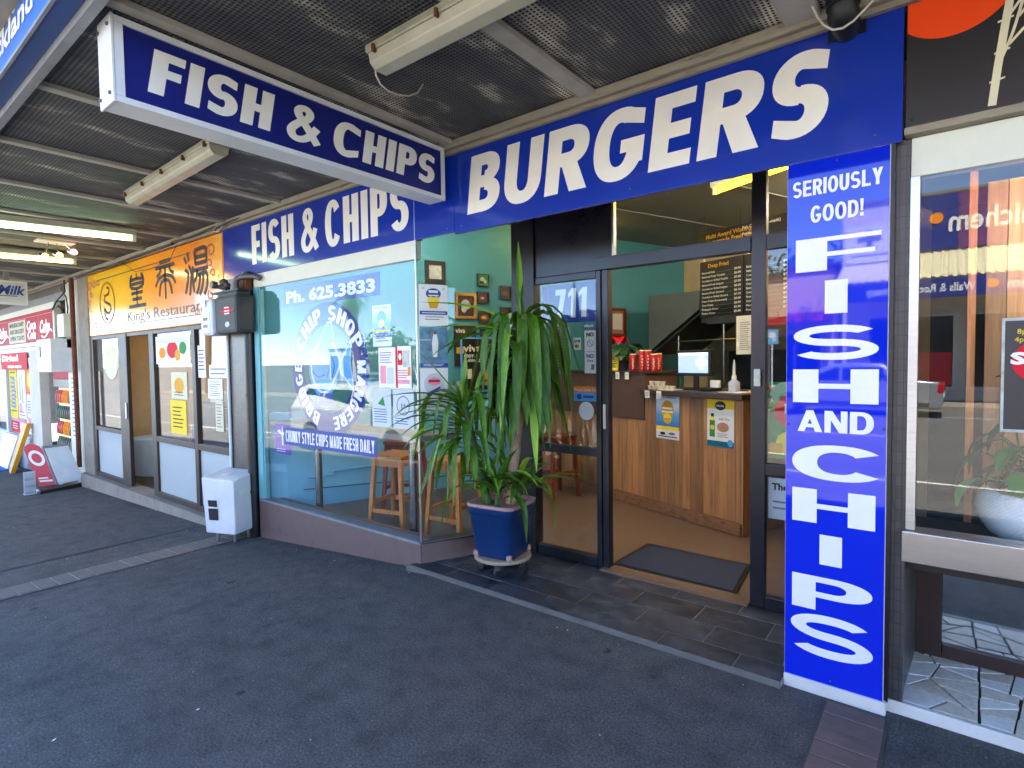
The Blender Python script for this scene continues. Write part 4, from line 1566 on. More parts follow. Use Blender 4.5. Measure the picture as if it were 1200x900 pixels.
MB(IX).box(2.31, 3.43, 1.215, 2.36, 3.455, 1.336, 'black_plastic').build('neck', mn)
MB(IX).box(2.22, 3.36, 1.206, 2.45, 3.52, 1.217, 'black_plastic').build('foot', mn, bevel=.003)
cr = thing('card_reader', 'small card reader with white receipt on the counter right of the till screen', 'card reader')
MB(IX).box(2.50, 3.3, 1.206, 2.62, 3.45, 1.235, 'black_plastic').build('body', cr, bevel=.006)
MB(IX).box(2.53, 3.40, 1.236, 2.62, 3.43, 1.30, 'paper').build('receipt', cr)
lone('paper_stack', MB(IX).box(2.12, 3.16, 1.206, 2.3, 3.3, 1.214, 'paper'), 'white papers lying on the counter before the till screen', 'papers')
lone('paper_stack', MB(IX).box(2.78, 3.2, 1.206, 3.0, 3.36, 1.213, 'paper'), 'white papers lying on the right end of the counter', 'papers')
bt = thing('pump_bottle', 'clear pump bottle with tall white nozzle on the counter', 'bottle')
c = I(2.86, 3.3)
MB().lathe((c.x, c.y, 1.206), [(.045, 0), (.048, .01), (.048, .085), (.03, .1), (.018, .11)], 'meter_clear', 14).build('body', bt)
MB().lathe((c.x, c.y, 1.316), [(.02, 0), (.02, .03), (.012, .04), (.01, .13), (.004, .17)], 'white_paint', 10).build('nozzle', bt)
cans = []
for i, (u_, v_, h) in enumerate(((1.60, 3.33, .17), (1.685, 3.40, .17), (1.735, 3.33, .205), (1.81, 3.34, .205), (1.875, 3.42, .17), (1.895, 3.33, .165))):
    lab = ['red tube can at the left end of the row on the raised counter', 'red tube can standing back, second in the row on the raised counter', 'taller red tube can, left of the two tall ones on the raised counter',
           'taller red tube can, right of the two tall ones on the raised counter', 'red tube can standing back behind the right end of the row', 'red tube can at the right front end of the row'][i]
    t = thing('tube_can', lab, 'can', 'red tube cans on the raised counter', loc=I(u_, v_, 1.379))
    MB().lathe((0, 0, 0), [(.034, 0), (.036, .004), (.036, h-.004), (.034, h)], 'can_red', 16).build('body', t)
    MB().lathe((0, 0, h), [(.0345, 0), (.0345, .008), (.03, .010)], 'cup_cream', 16).build('lid', t)
    b = MB()
    d0 = math.atan2(-I(u_, v_).y, -I(u_, v_).x)
    for j in range(5):
        a0 = d0 - .25 + (.1 if j % 2 else 0)
        z0 = .02 + j*(h-.05)/5
        b.add([(.0366*math.cos(a0), .0366*math.sin(a0), z0), (.0366*math.cos(a0+.4), .0366*math.sin(a0+.4), z0), (.0366*math.cos(a0+.4), .0366*math.sin(a0+.4), z0+.018), (.0366*math.cos(a0), .0366*math.sin(a0), z0+.018)], [(0, 1, 2, 3)], 'cup_cream')
    b.build('print', t)
cup = None
k_ = 0
for u_ in [1.985+.062*i for i in range(8)]:
    pass
spots = [(1.735+.064*i, 0) for i in range(9)] + [(1.9+.1*i, 1) for i in range(4)]
for i, (u_, lv) in enumerate(spots):
    pass
cupspots = [(1.98+.058*i, 3.2, 0) for i in range(6)] + [(2.0+.07*i, 3.2, 1) for i in range(3)]
for i, (u_, v_, lv) in enumerate(cupspots):
    if cup is None:
        b = MB()
        b.lathe((0, 0, 0), [(.02, 0), (.026, .034), (.027, .036)], 'cup_cream', 12)
        b.lathe((0, 0, .036), [(.0275, 0), (.0275, .004)], 'white_paint', 12)
        cup = b.build('sauce_cup', origin=(0, 0, 0))
        o = cup
    else:
        o = cup.copy()
        col.objects.link(o)
    o.location = I(u_, v_, 1.206+.0402*lv)
    tag(o, 'lidded cream sauce cup on the counter, %s from the left in the %s row' % (['first', 'second', 'third', 'fourth', 'fifth', 'sixth'][i if lv == 0 else i-6], ['lower', 'upper'][lv]), 'cup', 'sauce cups on the counter')
for i, u_ in enumerate((1.56, 1.70)):
    sheet('price_ticket', ['white price ticket hanging on the raised counter edge below the first red cans', 'white price ticket hanging on the raised counter edge below the taller red cans'][i], 'ticket',
          Plane(I(0, 3.128), IU, (0, 0, 1)), (u_, 1.30, u_+.055, 1.372), 'paper', [('l', 'ink_grey', .1, .2, .9, .8, 3)])
for i, u_ in enumerate((2.02, 2.17)):
    sheet('price_ticket', ['white price ticket on the lower counter edge, left of the two', 'white price ticket on the lower counter edge, right of the two'][i], 'ticket',
          Plane(I(0, 3.088), IU, (0, 0, 1)), (u_, 1.13, u_+.06, 1.2), 'paper', [('l', 'ink_grey', .1, .2, .9, .8, 3)])
sheet('yellow_note', 'bright yellow handwritten note propped before the flowering pot plant', 'note', Plane(I(0, 3.24, .0)-Vector((0, .12*1.38, 0)), IU, (0, .12, 1)), (1.255, 1.38, 1.475, 1.53), 'yellow_print', [('l', 'ink', .1, .2, .9, .85, 5)])

# flowering plant in a pot on the raised counter
fpot = thing('small_pot', 'small grey plant pot on the raised counter', 'pot')
c = I(1.34, 3.40)
MB().lathe((c.x, c.y, 1.379), [(.07, 0), (.09, .13), (.095, .135), (.085, .13), (.08, .11)], 'concrete_dark', 16).build('bowl', fpot)
fl = thing('flowering_plant', 'dark leaved plant with one red flower standing on the counter', 'plant')
rr = random.Random(5)
def heart_leaf(c0, d, L, w_, m_, nm, parent, droop=.5):
    """a broad pointed leaf on its stalk's end"""
    d = Vector(d).normalized()
    sd = d.cross(Vector((0, 0, 1)))
    if sd.length < .1:
        sd = Vector((1, 0, 0))
    sd.normalize()
    vs, fs = [], []
    nseg = 6
    p = Vector(c0)
    dd = d.copy()
    for i in range(nseg+1):
        t_ = i/nseg
        wv = w_*math.sin(min(1, t_*1.25+.12)*math.pi*.5)**.7*(1-t_**2.2) if i < nseg else .001
        upn = sd.cross(dd)
        vs += [p-sd*wv+upn*wv*.25, p, p+sd*wv+upn*wv*.25]
        dd = (dd+Vector((0, 0, -droop/nseg))).normalized()
        p = p+dd*(L/nseg)
    for i in range(nseg):
        for j in (0, 1):
            fs.append((3*i+j, 3*i+j+1, 3*i+j+4, 3*i+j+3))
    o = MB().add(vs, fs, m_, True).build(nm, parent)
    return o
c0 = Vector((c.x, c.y, 1.5))
for i in range(30):
    a = rr.uniform(0, 6.28)
    e = rr.uniform(.1, 1.1)
    ln = rr.uniform(.08, .24)
    tip = c0+Vector((math.cos(a)*math.cos(e), math.sin(a)*math.cos(e), math.sin(e)))*ln
    st = MB().tube([c0-Vector((0, 0, .06)), tip], .004, 'stalk_green', 5).build('stalk', fl)
    heart_leaf(tip, (math.cos(a), math.sin(a), .2), rr.uniform(.13, .2), rr.uniform(.05, .07), 'leaf_dark', 'leaf', fl, 2.3)
ftip = Vector((*(c.xy+(I(.05, -.08)-I(0, 0)).xy), 1.735))
MB().tube([c0, ftip], .004, 'stalk_green', 5).build('stalk', fl)
for a in (0.3, 1.5, 2.6, 3.9, 5.2):
    heart_leaf(ftip, (math.cos(a), math.sin(a), .7), .15, .08, 'flower_red', 'petal', fl, 2.4)

# menu boards, hood, notices in the kitchen
pmn = Plane(I(0, 4.6), IU, (0, 0, 1))
MENU = [('Battered Hoki', '$4.00'), ('Battered Fresh Tarakihi', '$6.00'), ('Crumbed or Grilled Tarakihi', '$7.00'), ('Battered Fresh Snapper', '$7.50'), ('Crumbed or Grilled Snapper', '$8.20'), ('Battered Fresh Gurnard', '$6.10'),
        ('Crumbed or Grilled Gurnard', '$7.10'), ('Prawn Fritter (home-made)', '$4.00'), ('Corn Fritter', '$2.00'), ('Pineapple Fritter', '$1.90'), ('Potato Fritter', '$1.00')]
def menu(label, box, title, items, tsize=.045, rows=None):
    t = thing('menu_board', label, 'menu board')
    a0, b0, a1, b1 = box
    MB().rect(pmn, a0, b0, a1, b1, -.03, 0, 'black_plastic').build('board', t, bevel=.003)
    b = MB()
    z = b1-.02
    for s_ in title:
        z -= tsize*1.3
        write(b, pmn, s_, a0+.12, z, tsize, 'gold_print', .002, bold=.02)
    z -= .03
    n_ = len(items)
    st = (z-b0-.02)/max(1, n_)
    for nm, prc in items:
        z -= st
        write(b, pmn, nm, a0+.03, z+st*.25, st*.5, 'sign_white', .002, bold=.015, fit=min(.36, .014*len(nm)))
        write(b, pmn, prc, a1-.03, z+st*.25, st*.5, 'sign_white', .002, bold=.02, align='R', fit=.085)
        b.flat(pmn, [(a0+.05+min(.36, .014*len(nm)), z+st*.25), (a1-.14, z+st*.25), (a1-.14, z+st*.32), (a0+.05+min(.36, .014*len(nm)), z+st*.32)], .002, 'ink_grey')
    b.build('lettering', t)
    for a in (a0+.05, a1-.05):
        MB().tube([pmn.p(a, b1-.005, -.015), pmn.p(a, CZ-.002, -.015)], .003, 'chrome', 5).build('hanger', t)
    return t
menu('black hanging menu board headed Deep Fried with white price lines', (1.40, 1.985, 1.99, 2.635), ['Deep Fried'], MENU)
menu('second black hanging menu board, partly behind the right door post', (2.0, 1.985, 2.58, 2.628), [''], [(a[:11], p) for a, p in MENU])
menu('upper black menu board close under the shop ceiling', (1.37, 2.72, 2.95, 2.975), ['Multi Award Winning', 'Homemade Fresh Chips'], [], .05)
b = MB()
for i, (s_, p_) in enumerate((('Fish Cake (home-made)', '$4.50'), ('Prawn', '$1.50'), ('Scallop', '$1.80'))):
    write(b, pmn, s_, 1.98, 2.91-.07*i, .034, 'sign_white', .004, bold=.015)
    write(b, pmn, p_, 2.86, 2.91-.07*i, .034, 'sign_white', .004, bold=.015, align='R')
ob = b.build('lettering', [o for o in AUTO if o.name.startswith('menu_board')][-1])
sheet('notice', 'white printed price sheet hanging below the menu boards', 'notice', pmn, (1.905, 1.54, 2.135, 1.965), 'paper', [('l', 'ink_grey', .2, .1, .8, .85, 14)])
hd = thing('range_hood', 'grey sheet metal cooking hood with slanting lower edge behind the counter', 'range hood')
b = MB()
b.prism(pmn, [(.56, 1.60), (1.385, 2.085), (1.395, 2.31), (.56, 2.33)], -.9, 0, 'hood_grey')
b.build('canopy', hd, bevel=.004)
b = MB()
b.prism(pmn, [(.60, 1.56), (1.42, 2.05), (1.42, 2.075), (.60, 1.59)], -.88, -.02, 'hood_dark')
b.build('lower_lip', hd)
MB(IX).box(1.4, 4.62, 1.92, 2.9, 5.5, 2.3, 'hood_dark').build('filter_bank', hd, bevel=.01)
for u_ in (1.5, 2.0, 2.5):
    MB(IX).box(u_, 4.6, 1.90, u_+.4, 4.618, 2.12, 'hood_dark').build('filter', hd, bevel=.003)
fy = thing('deep_fryer', 'steel deep fryer bench against the kitchen wall', 'fryer')
MB(IX).box(.9, 5.0, FZ, 2.8, 5.8, 1.05, 'steel').build('body', fy, bevel=.006)
MB(IX).box(.9, 5.78, 1.05, 2.8, 5.86, 1.6, 'hood_dark').build('splashback', fy)
for u_ in (1.0, 1.6, 2.2):
    MB(IX).box(u_, 5.1, 1.052, u_+.5, 5.6, 1.09, 'hood_dark').build('lid', fy, bevel=.004)
for u_, z1 in ((.98, 1.95), (1.66, 1.9)):
    MB(IX).tube([(u_, 4.7, 1.05), (u_, 4.7, z1)], .012, 'chrome', 6).build('upright', fy)
MB(IX).tube([(.6, 4.7, 1.72), (2.4, 4.7, 1.72)], .012, 'chrome', 6).build('rail', fy)
fdg = thing('drinks_cabinet', 'dark drinks cabinet beyond the right end of the counter', 'cabinet')
MB(IX).box(3.55, 3.1, FZ, 4.2, 3.6, 1.9, 'black_plastic').build('body', fdg, bevel=.01)
MB(IX).box(3.6, 3.085, .2, 4.15, 3.098, 1.8, 'shop_glass').build('door', fdg, bevel=.003)

# floor mat
mt = MB()
mt.hexa([(-1.895, 3.545, FZ-.003), (-1.03, 3.53, FZ-.003), (-1.09, 4.10, FZ-.003), (-1.88, 4.11, FZ-.003), (-1.895, 3.545, FZ+.009), (-1.03, 3.53, FZ+.009), (-1.09, 4.10, FZ+.009), (-1.88, 4.11, FZ+.009)], 'black_plastic')
mm = thing('door_mat', 'dark blue ribbed door mat with black rubber edge inside the doorway', 'mat')
mt.build('edge', mm)
MB().hexa([(-1.865, 3.575, FZ+.009), (-1.06, 3.56, FZ+.009), (-1.115, 4.07, FZ+.009), (-1.85, 4.08, FZ+.009), (-1.865, 3.575, FZ+.013), (-1.06, 3.56, FZ+.013), (-1.115, 4.07, FZ+.013), (-1.85, 4.08, FZ+.013)], 'mat_blue').build('pile', mm)

# window bar and stools
br_ = thing('window_bar', 'grey window bar bench on two round steel legs', 'bench')
MB().hexa([(-5.2, 2.80, .905), (-3.12, 2.80, .905), (-2.98, 3.12, .905), (-5.1, 3.12, .905), (-5.2, 2.80, .95), (-3.12, 2.80, .95), (-2.98, 3.12, .95), (-5.1, 3.12, .95)], 'bar_top').build('top', br_, bevel=.005)
for x in (-4.70, -3.375):
    MB().tube([(x, 3.0, FZ), (x, 3.0, .905)], .034, 'steel', 16).build('leg', br_)
def stool(label, x, y, rz, m_, h=.655, grp='wooden stools'):
    t = thing('bar_stool', label, 'stool', grp, loc=(x, y, FZ), rz=rz)
    MB().box(-.165, -.165, h-.03, .165, .165, h, m_).build('seat', t, bevel=.008)
    ft, tp = .175, .135
    P = {}
    for sx_ in (-1, 1):
        for sy_ in (-1, 1):
            MB().bar((sx_*ft, sy_*ft, 0), (sx_*tp, sy_*tp, h-.03), .038, .038, m_, (0, 1, 0)).build('leg', t, bevel=.003)
    for s_ in (-1, 1):
        for z, nm, hh in ((h-.065, 'apron', .07), (.2 if s_ > 0 else .16, 'stretcher', .034)):
            f = ft-(ft-tp)*z/h
            MB().bar((-f+.02, s_*f, z), (f-.02, s_*f, z), .02, hh, m_).build(nm, t)
            z2 = z+.0 if nm == 'apron' else z+.07
            f = ft-(ft-tp)*z2/h
            MB().bar((s_*f, -f+.02, z2), (s_*f, f-.02, z2), .02, hh, m_).build(nm, t)
    return t
stool('honey coloured wooden stool in front of the red one, under the window bar', -3.93, 3.30, .25, 'stool_wood')
stool('honey coloured wooden stool beside the doorway side pane, behind the potted plant', -3.32, 3.42, .1, 'stool_wood')
stool('red stained wooden stool behind the honey one at the window', -4.30, 3.72, .5, 'stool_red', .70)
stool('red stained wooden stool standing by the counter, seen through the door side panel', -3.38, 5.06, -.36, 'stool_red', .665)

# pictures on the teal wall
pw = Plane(IA, IV, (0, 0, 1), IU)      # a = v, b = z
def framed(label, box, frame, inner, prints=(), texts=(), bw=.025, mount=None):
    t = thing('framed_picture', label, 'picture', 'pictures on the teal wall')
    a0, b0, a1, b1 = box
    b = MB()
    for q in ((a0, b0, a1, b0+bw), (a0, b1-bw, a1, b1), (a0, b0+bw, a0+bw, b1-bw), (a1-bw, b0+bw, a1, b1-bw)):
        b.rect(pw, *q, .013, .035, frame)
    b.build('frame', t)
    MB().rect(pw, a0+bw*.6, b0+bw*.6, a1-bw*.6, b1-bw*.6, .013, .02, inner).build('picture', t)
    b = MB()
    W_, H_ = a1-a0, b1-b0
    for i, p in enumerate(prints):
        l = .021+.0004*i
        if p[0] == 'r':
            b.flat(pw, [(a0+p[2]*W_, b0+p[3]*H_), (a0+p[4]*W_, b0+p[3]*H_), (a0+p[4]*W_, b0+p[5]*H_), (a0+p[2]*W_, b0+p[5]*H_)], l, p[1])
        else:
            b.disc(pw, a0+p[2]*W_, b0+p[3]*H_, p[4]*W_, p[5]*H_, l, p[1], 16)
    for tx in texts:
        write(b, pw, tx[0], a0+tx[1]*W_, b0+tx[2]*H_, tx[3]*H_, tx[4], .024, **(tx[5] if len(tx) > 5 else {}))
    if b.v:
        b.build('print', t)
    return t
framed('black framed certificate hung highest on the teal wall, above the white poster', (1.67, 2.40, 1.92, 2.65), 'black_frame', 'silver_photo', bw=.045)
framed('gold framed picture with a pale dog like shape on black', (2.04, 2.005, 2.31, 2.305), 'gold_frame', 'dark_photo', [('d', 'silver_photo', .5, .55, .22, .2), ('d', 'silver_photo', .42, .38, .13, .14), ('d', 'silver_photo', .64, .5, .14, .1)], bw=.03)
framed('small green and white leaf picture highest in its column on the teal wall', (2.335, 2.40, 2.495, 2.545), 'black_frame', 'green_print', [('d', 'silver_photo', .45, .55, .2, .2), ('d', 'silver_photo', .65, .4, .15, .15), ('d', 'black_paint', .4, .3, .18, .12)], bw=.01)
framed('small dark picture of red food right of the gold frame', (2.33, 2.195, 2.49, 2.332), 'black_frame', 'dark_photo', [('d', 'food_red', .5, .5, .3, .25), ('d', 'silver_photo', .45, .45, .14, .1)], bw=.01)
framed('small picture of golden fried fish below the red food picture', (2.345, 1.95, 2.51, 2.10), 'black_frame', 'dark_photo', [('d', 'brown_photo', .5, .5, .36, .25), ('d', 'gold_print', .45, .5, .2, .12)], bw=.01)
framed('small dark picture highest in the right hand column by the door post', (2.65, 2.26, 2.805, 2.42), 'black_frame', 'dark_photo', [('d', 'brown_photo', .5, .45, .3, .2)], bw=.01)
framed('small dark red picture second in the right hand column by the door post', (2.645, 2.02, 2.80, 2.16), 'black_frame', 'dark_photo', [('d', 'food_red', .5, .5, .3, .22)], bw=.01)
framed('small brown food picture third in the right hand column by the door post', (2.64, 1.765, 2.80, 1.93), 'black_frame', 'brown_photo', [('d', 'gold_print', .5, .45, .25, .2)], bw=.01)
framed('small brown food picture lowest in the right hand column by the door post', (2.63, 1.50, 2.79, 1.66), 'black_frame', 'brown_photo', [('d', 'gold_print', .5, .55, .3, .2)], bw=.01)
framed('small dark blue picture just above the large magazine cover', (2.36, 1.80, 2.50, 1.89), 'black_frame', 'ink_blue', [('d', 'silver_photo', .5, .5, .25, .2)], bw=.008)
framed('dim black magazine cover half hidden behind the larger one', (2.02, 1.45, 2.30, 1.935), 'black_frame', 'dark_photo', [('r', 'gold_print', .1, .3, .45, .45)], [('viva', .06, .8, .12, 'bamboo_print', dict(bold=.02))], bw=.01)
framed('large black magazine cover in a pale blue frame on the teal wall', (2.095, 1.135, 2.595, 1.79), 'sky_blue_print', 'dark_photo',
       [('d', 'skin_print', .68, .28, .2, .17), ('d', 'gold_print', .68, .26, .11, .09), ('r', 'bamboo_print', .1, .24, .3, .42), ('r', 'ink_grey', .62, .86, .92, .88), ('r', 'ink_grey', .62, .8, .9, .82), ('r', 'ink_grey', .62, .74, .88, .76)],
       [('viva', .07, .74, .13, 'bamboo_print', dict(bold=.03, fit=.25)), ('EDDY ART', .09, .63, .055, 'sign_white', dict(bold=.03, slant=.2)), ('& AWARDS', .09, .55, .055, 'sign_white', dict(bold=.03, slant=.2))], bw=.022)
framed('red brown framed certificate on the teal wall just inside the door', (4.39, 1.82, 4.69, 2.22), 'red_wood', 'skin_print', [('r', 'paper', .2, .25, .8, .8)], bw=.04)
wp = thing('wall_conduit', 'thin pipe along the foot of the pale blue wall', 'pipe')
MB().tube([pw.p(.35, .34, .03), pw.p(.6, .34, .03), pw.p(.6, .38, .03), pw.p(2.4, .42, .03)], .012, 'blue_wall', 8).build('pipe', wp)
wp = thing('wall_cable', 'thin dark cable sagging along the pale blue wall', 'cable')
MB().tube([pw.p(.3, .22, .03), pw.p(1.0, .2, .03), pw.p(1.6, .16, .03), pw.p(2.3, .2, .03)], .005, 'cable_black', 6).build('cable', wp)

# ------------------------------------------------------------------ stickers and posters on the glass
pg_ = front(2.7782)               # on the inside of the pane
sheet('phone_sticker', 'blue sticker across the window top reading Ph. 625.3833', 'sticker', pg_, (-4.845, 2.020, -3.455, 2.197), 'ink_blue',
      texts=[('Ph. 625.3833', .04, .2, .56, 'sign_white', dict(bold=.045, fit=.92))], thick=.001)
cd = thing('window_decal', 'round blue CHIP SHOP window decal with a pale blue fish', 'decal')
b = MB()
cx_, cz_, Ro, Ri = -4.168, 1.455, .55, .365
b.ring(pg_, cx_, cz_, Ri, Ro, .001, 'decal_blue', 0, 360, 60, 1.03)
b.build('ring', cd)
def arc_text(mb, text, start, end, r, h, m_):
    W = {'*': .62, 'I': .3}
    adv, pos = [], 0
    for ch in text:
        w_ = .36 if ch == ' ' else glyph(ch, .66, .25, .17)[1]
        adv.append((pos, w_))
        pos += w_+.16
    tot = pos-.16
    for ch, (p0, w_) in zip(text, adv):
        if ch == ' ':
            continue
        ps, _ = glyph(ch, .66, .25, .17)
        vs, fs = cdt(ps)
        vv = []
        for x, y in vs:
            ang = R(start+(end-start)*(p0+w_/2)/tot)
            lx = (x-w_/2)*abs(R(end-start))*r/tot
            ly = (y-.5)*h
            vv.append(pg_.p(cx_+math.cos(ang)*(r+ly)+math.sin(ang)*lx, cz_+1.03*(math.sin(ang)*(r+ly)-math.cos(ang)*lx), .002))
        mb.add(vv, fs, m_)
b = MB()
arc_text(b, 'CHIP SHOP', 159, 21, .457, .125, 'sign_white')
arc_text(b, 'BRIDGE', 250, 172, .457, .11, 'sign_white')
arc_text(b, 'MANGERE', 8, -82, .457, .11, 'sign_white')
b.build('lettering', cd)
b = MB()
body = g_spline([(-.27, .05), (-.22, .16), (-.05, .27), (.08, .23), (.19, .06), (.1, -.1), (-.02, -.22), (-.16, -.2), (-.25, -.08), (-.27, .05)], 5)
tail = [(.16, .05), (.34, .26), (.31, .06), (.36, -.2), (.17, -.03)]
fin = [(-.16, .18), (.0, .40), (.07, .40), (.10, .2)]
for l, m_, sc_ in ((.001, 'sky_blue_print', 1.12), (.0015, 'paper', .97), (.002, 'sky_blue_print', .86)):
    for q in (tail, fin, body):
        mx_, my_ = sum(p[0] for p in q)/len(q), sum(p[1] for p in q)/len(q)
        qq = [(cx_+mx_+(x-mx_)*sc_, cz_+my_+(y-my_)*sc_) for x, y in q]
        v2, f2 = cdt([qq[:-1] if q is body else qq])
        b.add([pg_.p(x, y, l+(.0002 if q is body else 0)) for x, y in v2], f2, m_)
for (x, y, r1, r2) in ((-.14, .1, .07, .055), (-.14, .1, .03, .0)):
    b.ring(pg_, cx_+x, cz_+y, r2, r1, .0026, 'ink_blue')
for pts in ([(-.24, -.02), (-.15, -.07), (-.05, -.05)], [(-.02, .12), (.02, .02), (-.02, -.08)], [(.05, .12), (.09, .02), (.05, -.08)]):
    for q in g_stroke(g_spline(pts, 5), .014, .014):
        b.flat(pg_, [(cx_+x, cz_+y) for x, y in q], .0026, 'ink_blue')
b.flat(pg_, [(cx_-.12, cz_-.21), (cx_+.04, cz_-.21), (cx_+.08, cz_-.32), (cx_-.18, cz_-.32)], .0026, 'ink_blue')
b.build('fish', cd)
cs = thing('chips_banner', 'blue strip sticker reading CHUNKY STYLE CHIPS MADE FRESH DAILY', 'sticker')
pb_ = Plane((-4.87, 2.7605, .756), (1, 0, .002), (0, 0, 1))
MB().rect(pb_, 0, 0, 1.355, .160, .001, .002, 'ink_blue').build('sheet', cs)
b = MB()
ps, _ = heavy('CHUNKY STYLE CHIPS MADE FRESH DAILY', {'*': .40, 'M': .42}, .15, .15, .06, .22, 0)
put(b, pb_, ps, (.03, .028, 1.325, .132), .0035, 'sign_white', (0, 1))
b.build('lettering', cs)
AW = [('d', 'ink_blue', .5, .78, .26, .13), ('r', 'paper', .34, .8, .66, .86), ('r', 'paper', .32, .72, .68, .75), ('p', 'gold_print', [(.3, .62), (.7, .62), (.63, .43), (.37, .43)]),
      ('d', 'yellow_print', .5, .63, .22, .06), ('d', 'yellow_print', .4, .66, .06, .05), ('d', 'yellow_print', .6, .66, .06, .05), ('r', 'ink_blue', .02, .27, .98, .36), ('l', 'sign_white', .1, .285, .95, .345, 1), ('l', 'ink_grey', .2, .13, .85, .25, 2), ('r', 'sign_white', .12, .03, .7, .12), ('r', 'paper_grey', .1, .88, .2, .93), ('r', 'paper_grey', .8, .88, .9, .93)]
sheet('poster', 'white chip award poster on the doorway side pane, topmost of its stack', 'poster', pr, (.018, 1.762, .236, 2.062), 'paper', AW)
sheet('poster', 'teal poster of a standing figure in white, middle of the stack on the side pane', 'poster', pr, (.022, 1.462, .23, 1.756), 'teal_photo',
      [('p', 'sign_white', [(.45, .25), (.6, .25), (.66, .6), (.6, .82), (.48, .82), (.42, .6)]), ('d', 'brown_photo', .54, .86, .06, .05), ('r', 'silver_photo', 0, .66, .4, .69), ('r', 'ink_blue', 0, .0, 1, .1), ('l', 'paper', .1, .02, .9, .09, 2)])
sheet('poster', 'white poster with a pink round emblem, lowest of the stack on the side pane', 'poster', pr, (.016, 1.15, .228, 1.456), 'paper',
      [('d', 'paper_grey', .5, .62, .36, .26), ('d', 'pink_print', .5, .68, .24, .1), ('r', 'red_print', .3, .66, .7, .72), ('p', 'purple_print', [(.2, .4), (.7, .56), (.72, .5), (.25, .34)]), ('l', 'ink_grey', .1, .05, .9, .25, 4)])
sheet('poster', 'pale blue chip award poster on the front pane, right of the round decal', 'poster', pg_, (-3.555, 1.625, -3.335, 1.942), 'blue_fade',
      [('d', 'sky_blue_print', .5, .68, .25, .18), ('d', 'yellow_print', .5, .55, .16, .1), ('r', 'yellow_print', .05, .34, .95, .4), ('l', 'ink_grey', .15, .1, .85, .3, 3)], [('HIGHLY COMMENDED', .5, .92, .04, 'ink_blue', dict(align='C', fit=.8))])
sheet('poster', 'red and pink printed poster on the front pane beside the glass corner', 'poster', front(2.7605), (-3.27, 1.31, -3.10, 1.62), 'paper',
      [('r', 'red_print', 0, 0, .12, 1), ('r', 'pink_print', .12, .1, .9, .2), ('r', 'red_print', .15, .55, .45, .9), ('d', 'paper', .3, .75, .1, .08), ('r', 'silver_photo', .5, .5, .9, .9), ('r', 'orange_print', .8, .3, .95, .5), ('l', 'red_print', .15, .22, .9, .45, 4)])
sheet('poster', 'pale lilac printed sheet on the front pane just left of the red poster', 'poster', front(2.7605), (-3.47, 1.31, -3.275, 1.615), 'paper', [('r', 'pink_print', .1, .1, .45, .55), ('l', 'purple_print', .1, .6, .9, .9, 5), ('r', 'paper_grey', .5, .1, .9, .5)])
sheet('notice', 'pale green notice on the front pane below the lilac sheet', 'notice', front(2.7605), (-3.56, 1.005, -3.335, 1.30), 'paper_grey', [('l', 'teal_print', .1, .1, .9, .5, 6), ('p', 'green_print', [(.3, .6), (.7, .55), (.6, .8)])])
sheet('notice', 'pale notice with a round stamp on the front pane by the glass corner', 'notice', front(2.7605), (-3.31, 1.005, -3.08, 1.295), 'paper_grey', [('o', 'ink_grey', .5, .6, .28, .32), ('l', 'teal_print', .1, .1, .9, .3, 3)], [('1:1', .5, .54, .12, 'teal_print', dict(align='C', bold=.03))])
sheet('notice', 'small dark lilac palm tree notice low at the left of the front pane', 'notice', front(2.7835), (-5.07, .655, -4.80, .935), 'purple_print', [('r', 'paper', .45, .3, .55, .65), ('p', 'paper', [(.5, .62), (.15, .75), (.35, .82)]), ('p', 'paper', [(.5, .62), (.85, .75), (.65, .82)]), ('p', 'paper', [(.42, .65), (.5, .95), (.58, .65)]), ('l', 'paper', .1, .05, .9, .2, 2)])
pd_ = front(3.4815)
dd_ = thing('number_sticker', 'blue 711 street number on the glass beside the door', 'number')
MB().rect(pd_, -2.378, 1.775, -1.965, 2.055, .001, .002, 'ink_blue').build('sheet', dd_)
b = MB()
ps, _ = heavy('711', {'*': .55, '1': .34}, .25, .2, .14, .2, .05)
put(b, pd_, ps, (-2.315, 1.81, -2.045, 2.02), .004, 'sign_white', (0, 1))
b.build('lettering', dd_)
sheet('sticker', 'pale lilac strip sticker left of the 711 number', 'sticker', pd_, (-2.43, 1.82, -2.382, 2.05), 'purple_print', thick=.001)
sheet('notice', 'pale printed notice on the door side panel below the 711 number', 'notice', pd_, (-2.36, 1.40, -2.19, 1.745), 'paper_grey', [('l', 'ink_grey', .1, .1, .9, .9, 12), ('r', 'orange_print', .3, .9, .8, .94)], thick=.001)
sheet('sticker', 'small payment card sticker on the door side panel', 'sticker', pd_, (-2.16, 1.575, -2.10, 1.662), 'paper', [('r', 'ink_blue', .1, .6, .9, .8), ('d', 'red_print', .38, .3, .2, .14), ('d', 'orange_print', .6, .3, .2, .14)], [('VISA', .5, .62, .12, 'sign_white', dict(align='C', bold=.03))], thick=.001)
sheet('sticker', 'tall white NO smoking and NO dogs sticker on the door side panel', 'sticker', pd_, (-2.07, 1.405, -1.975, 1.71), 'paper', [('o', 'ink_grey', .5, .7, .22, .27), ('p', 'ink_grey', [(.3, .76), (.35, .77), (.7, .65), (.65, .64)]), ('r', 'ink_grey', .1, .5, .9, .51), ('p', 'ink_grey', [(.55, .08), (.8, .08), (.85, .2), (.6, .22)])],
      [('NO', .5, .86, .09, 'ink', dict(align='C', bold=.05)), ('NO', .5, .36, .09, 'ink_blue', dict(align='C', bold=.05)), ('Dogs', .5, .27, .055, 'ink', dict(align='C', bold=.03))], thick=.001)
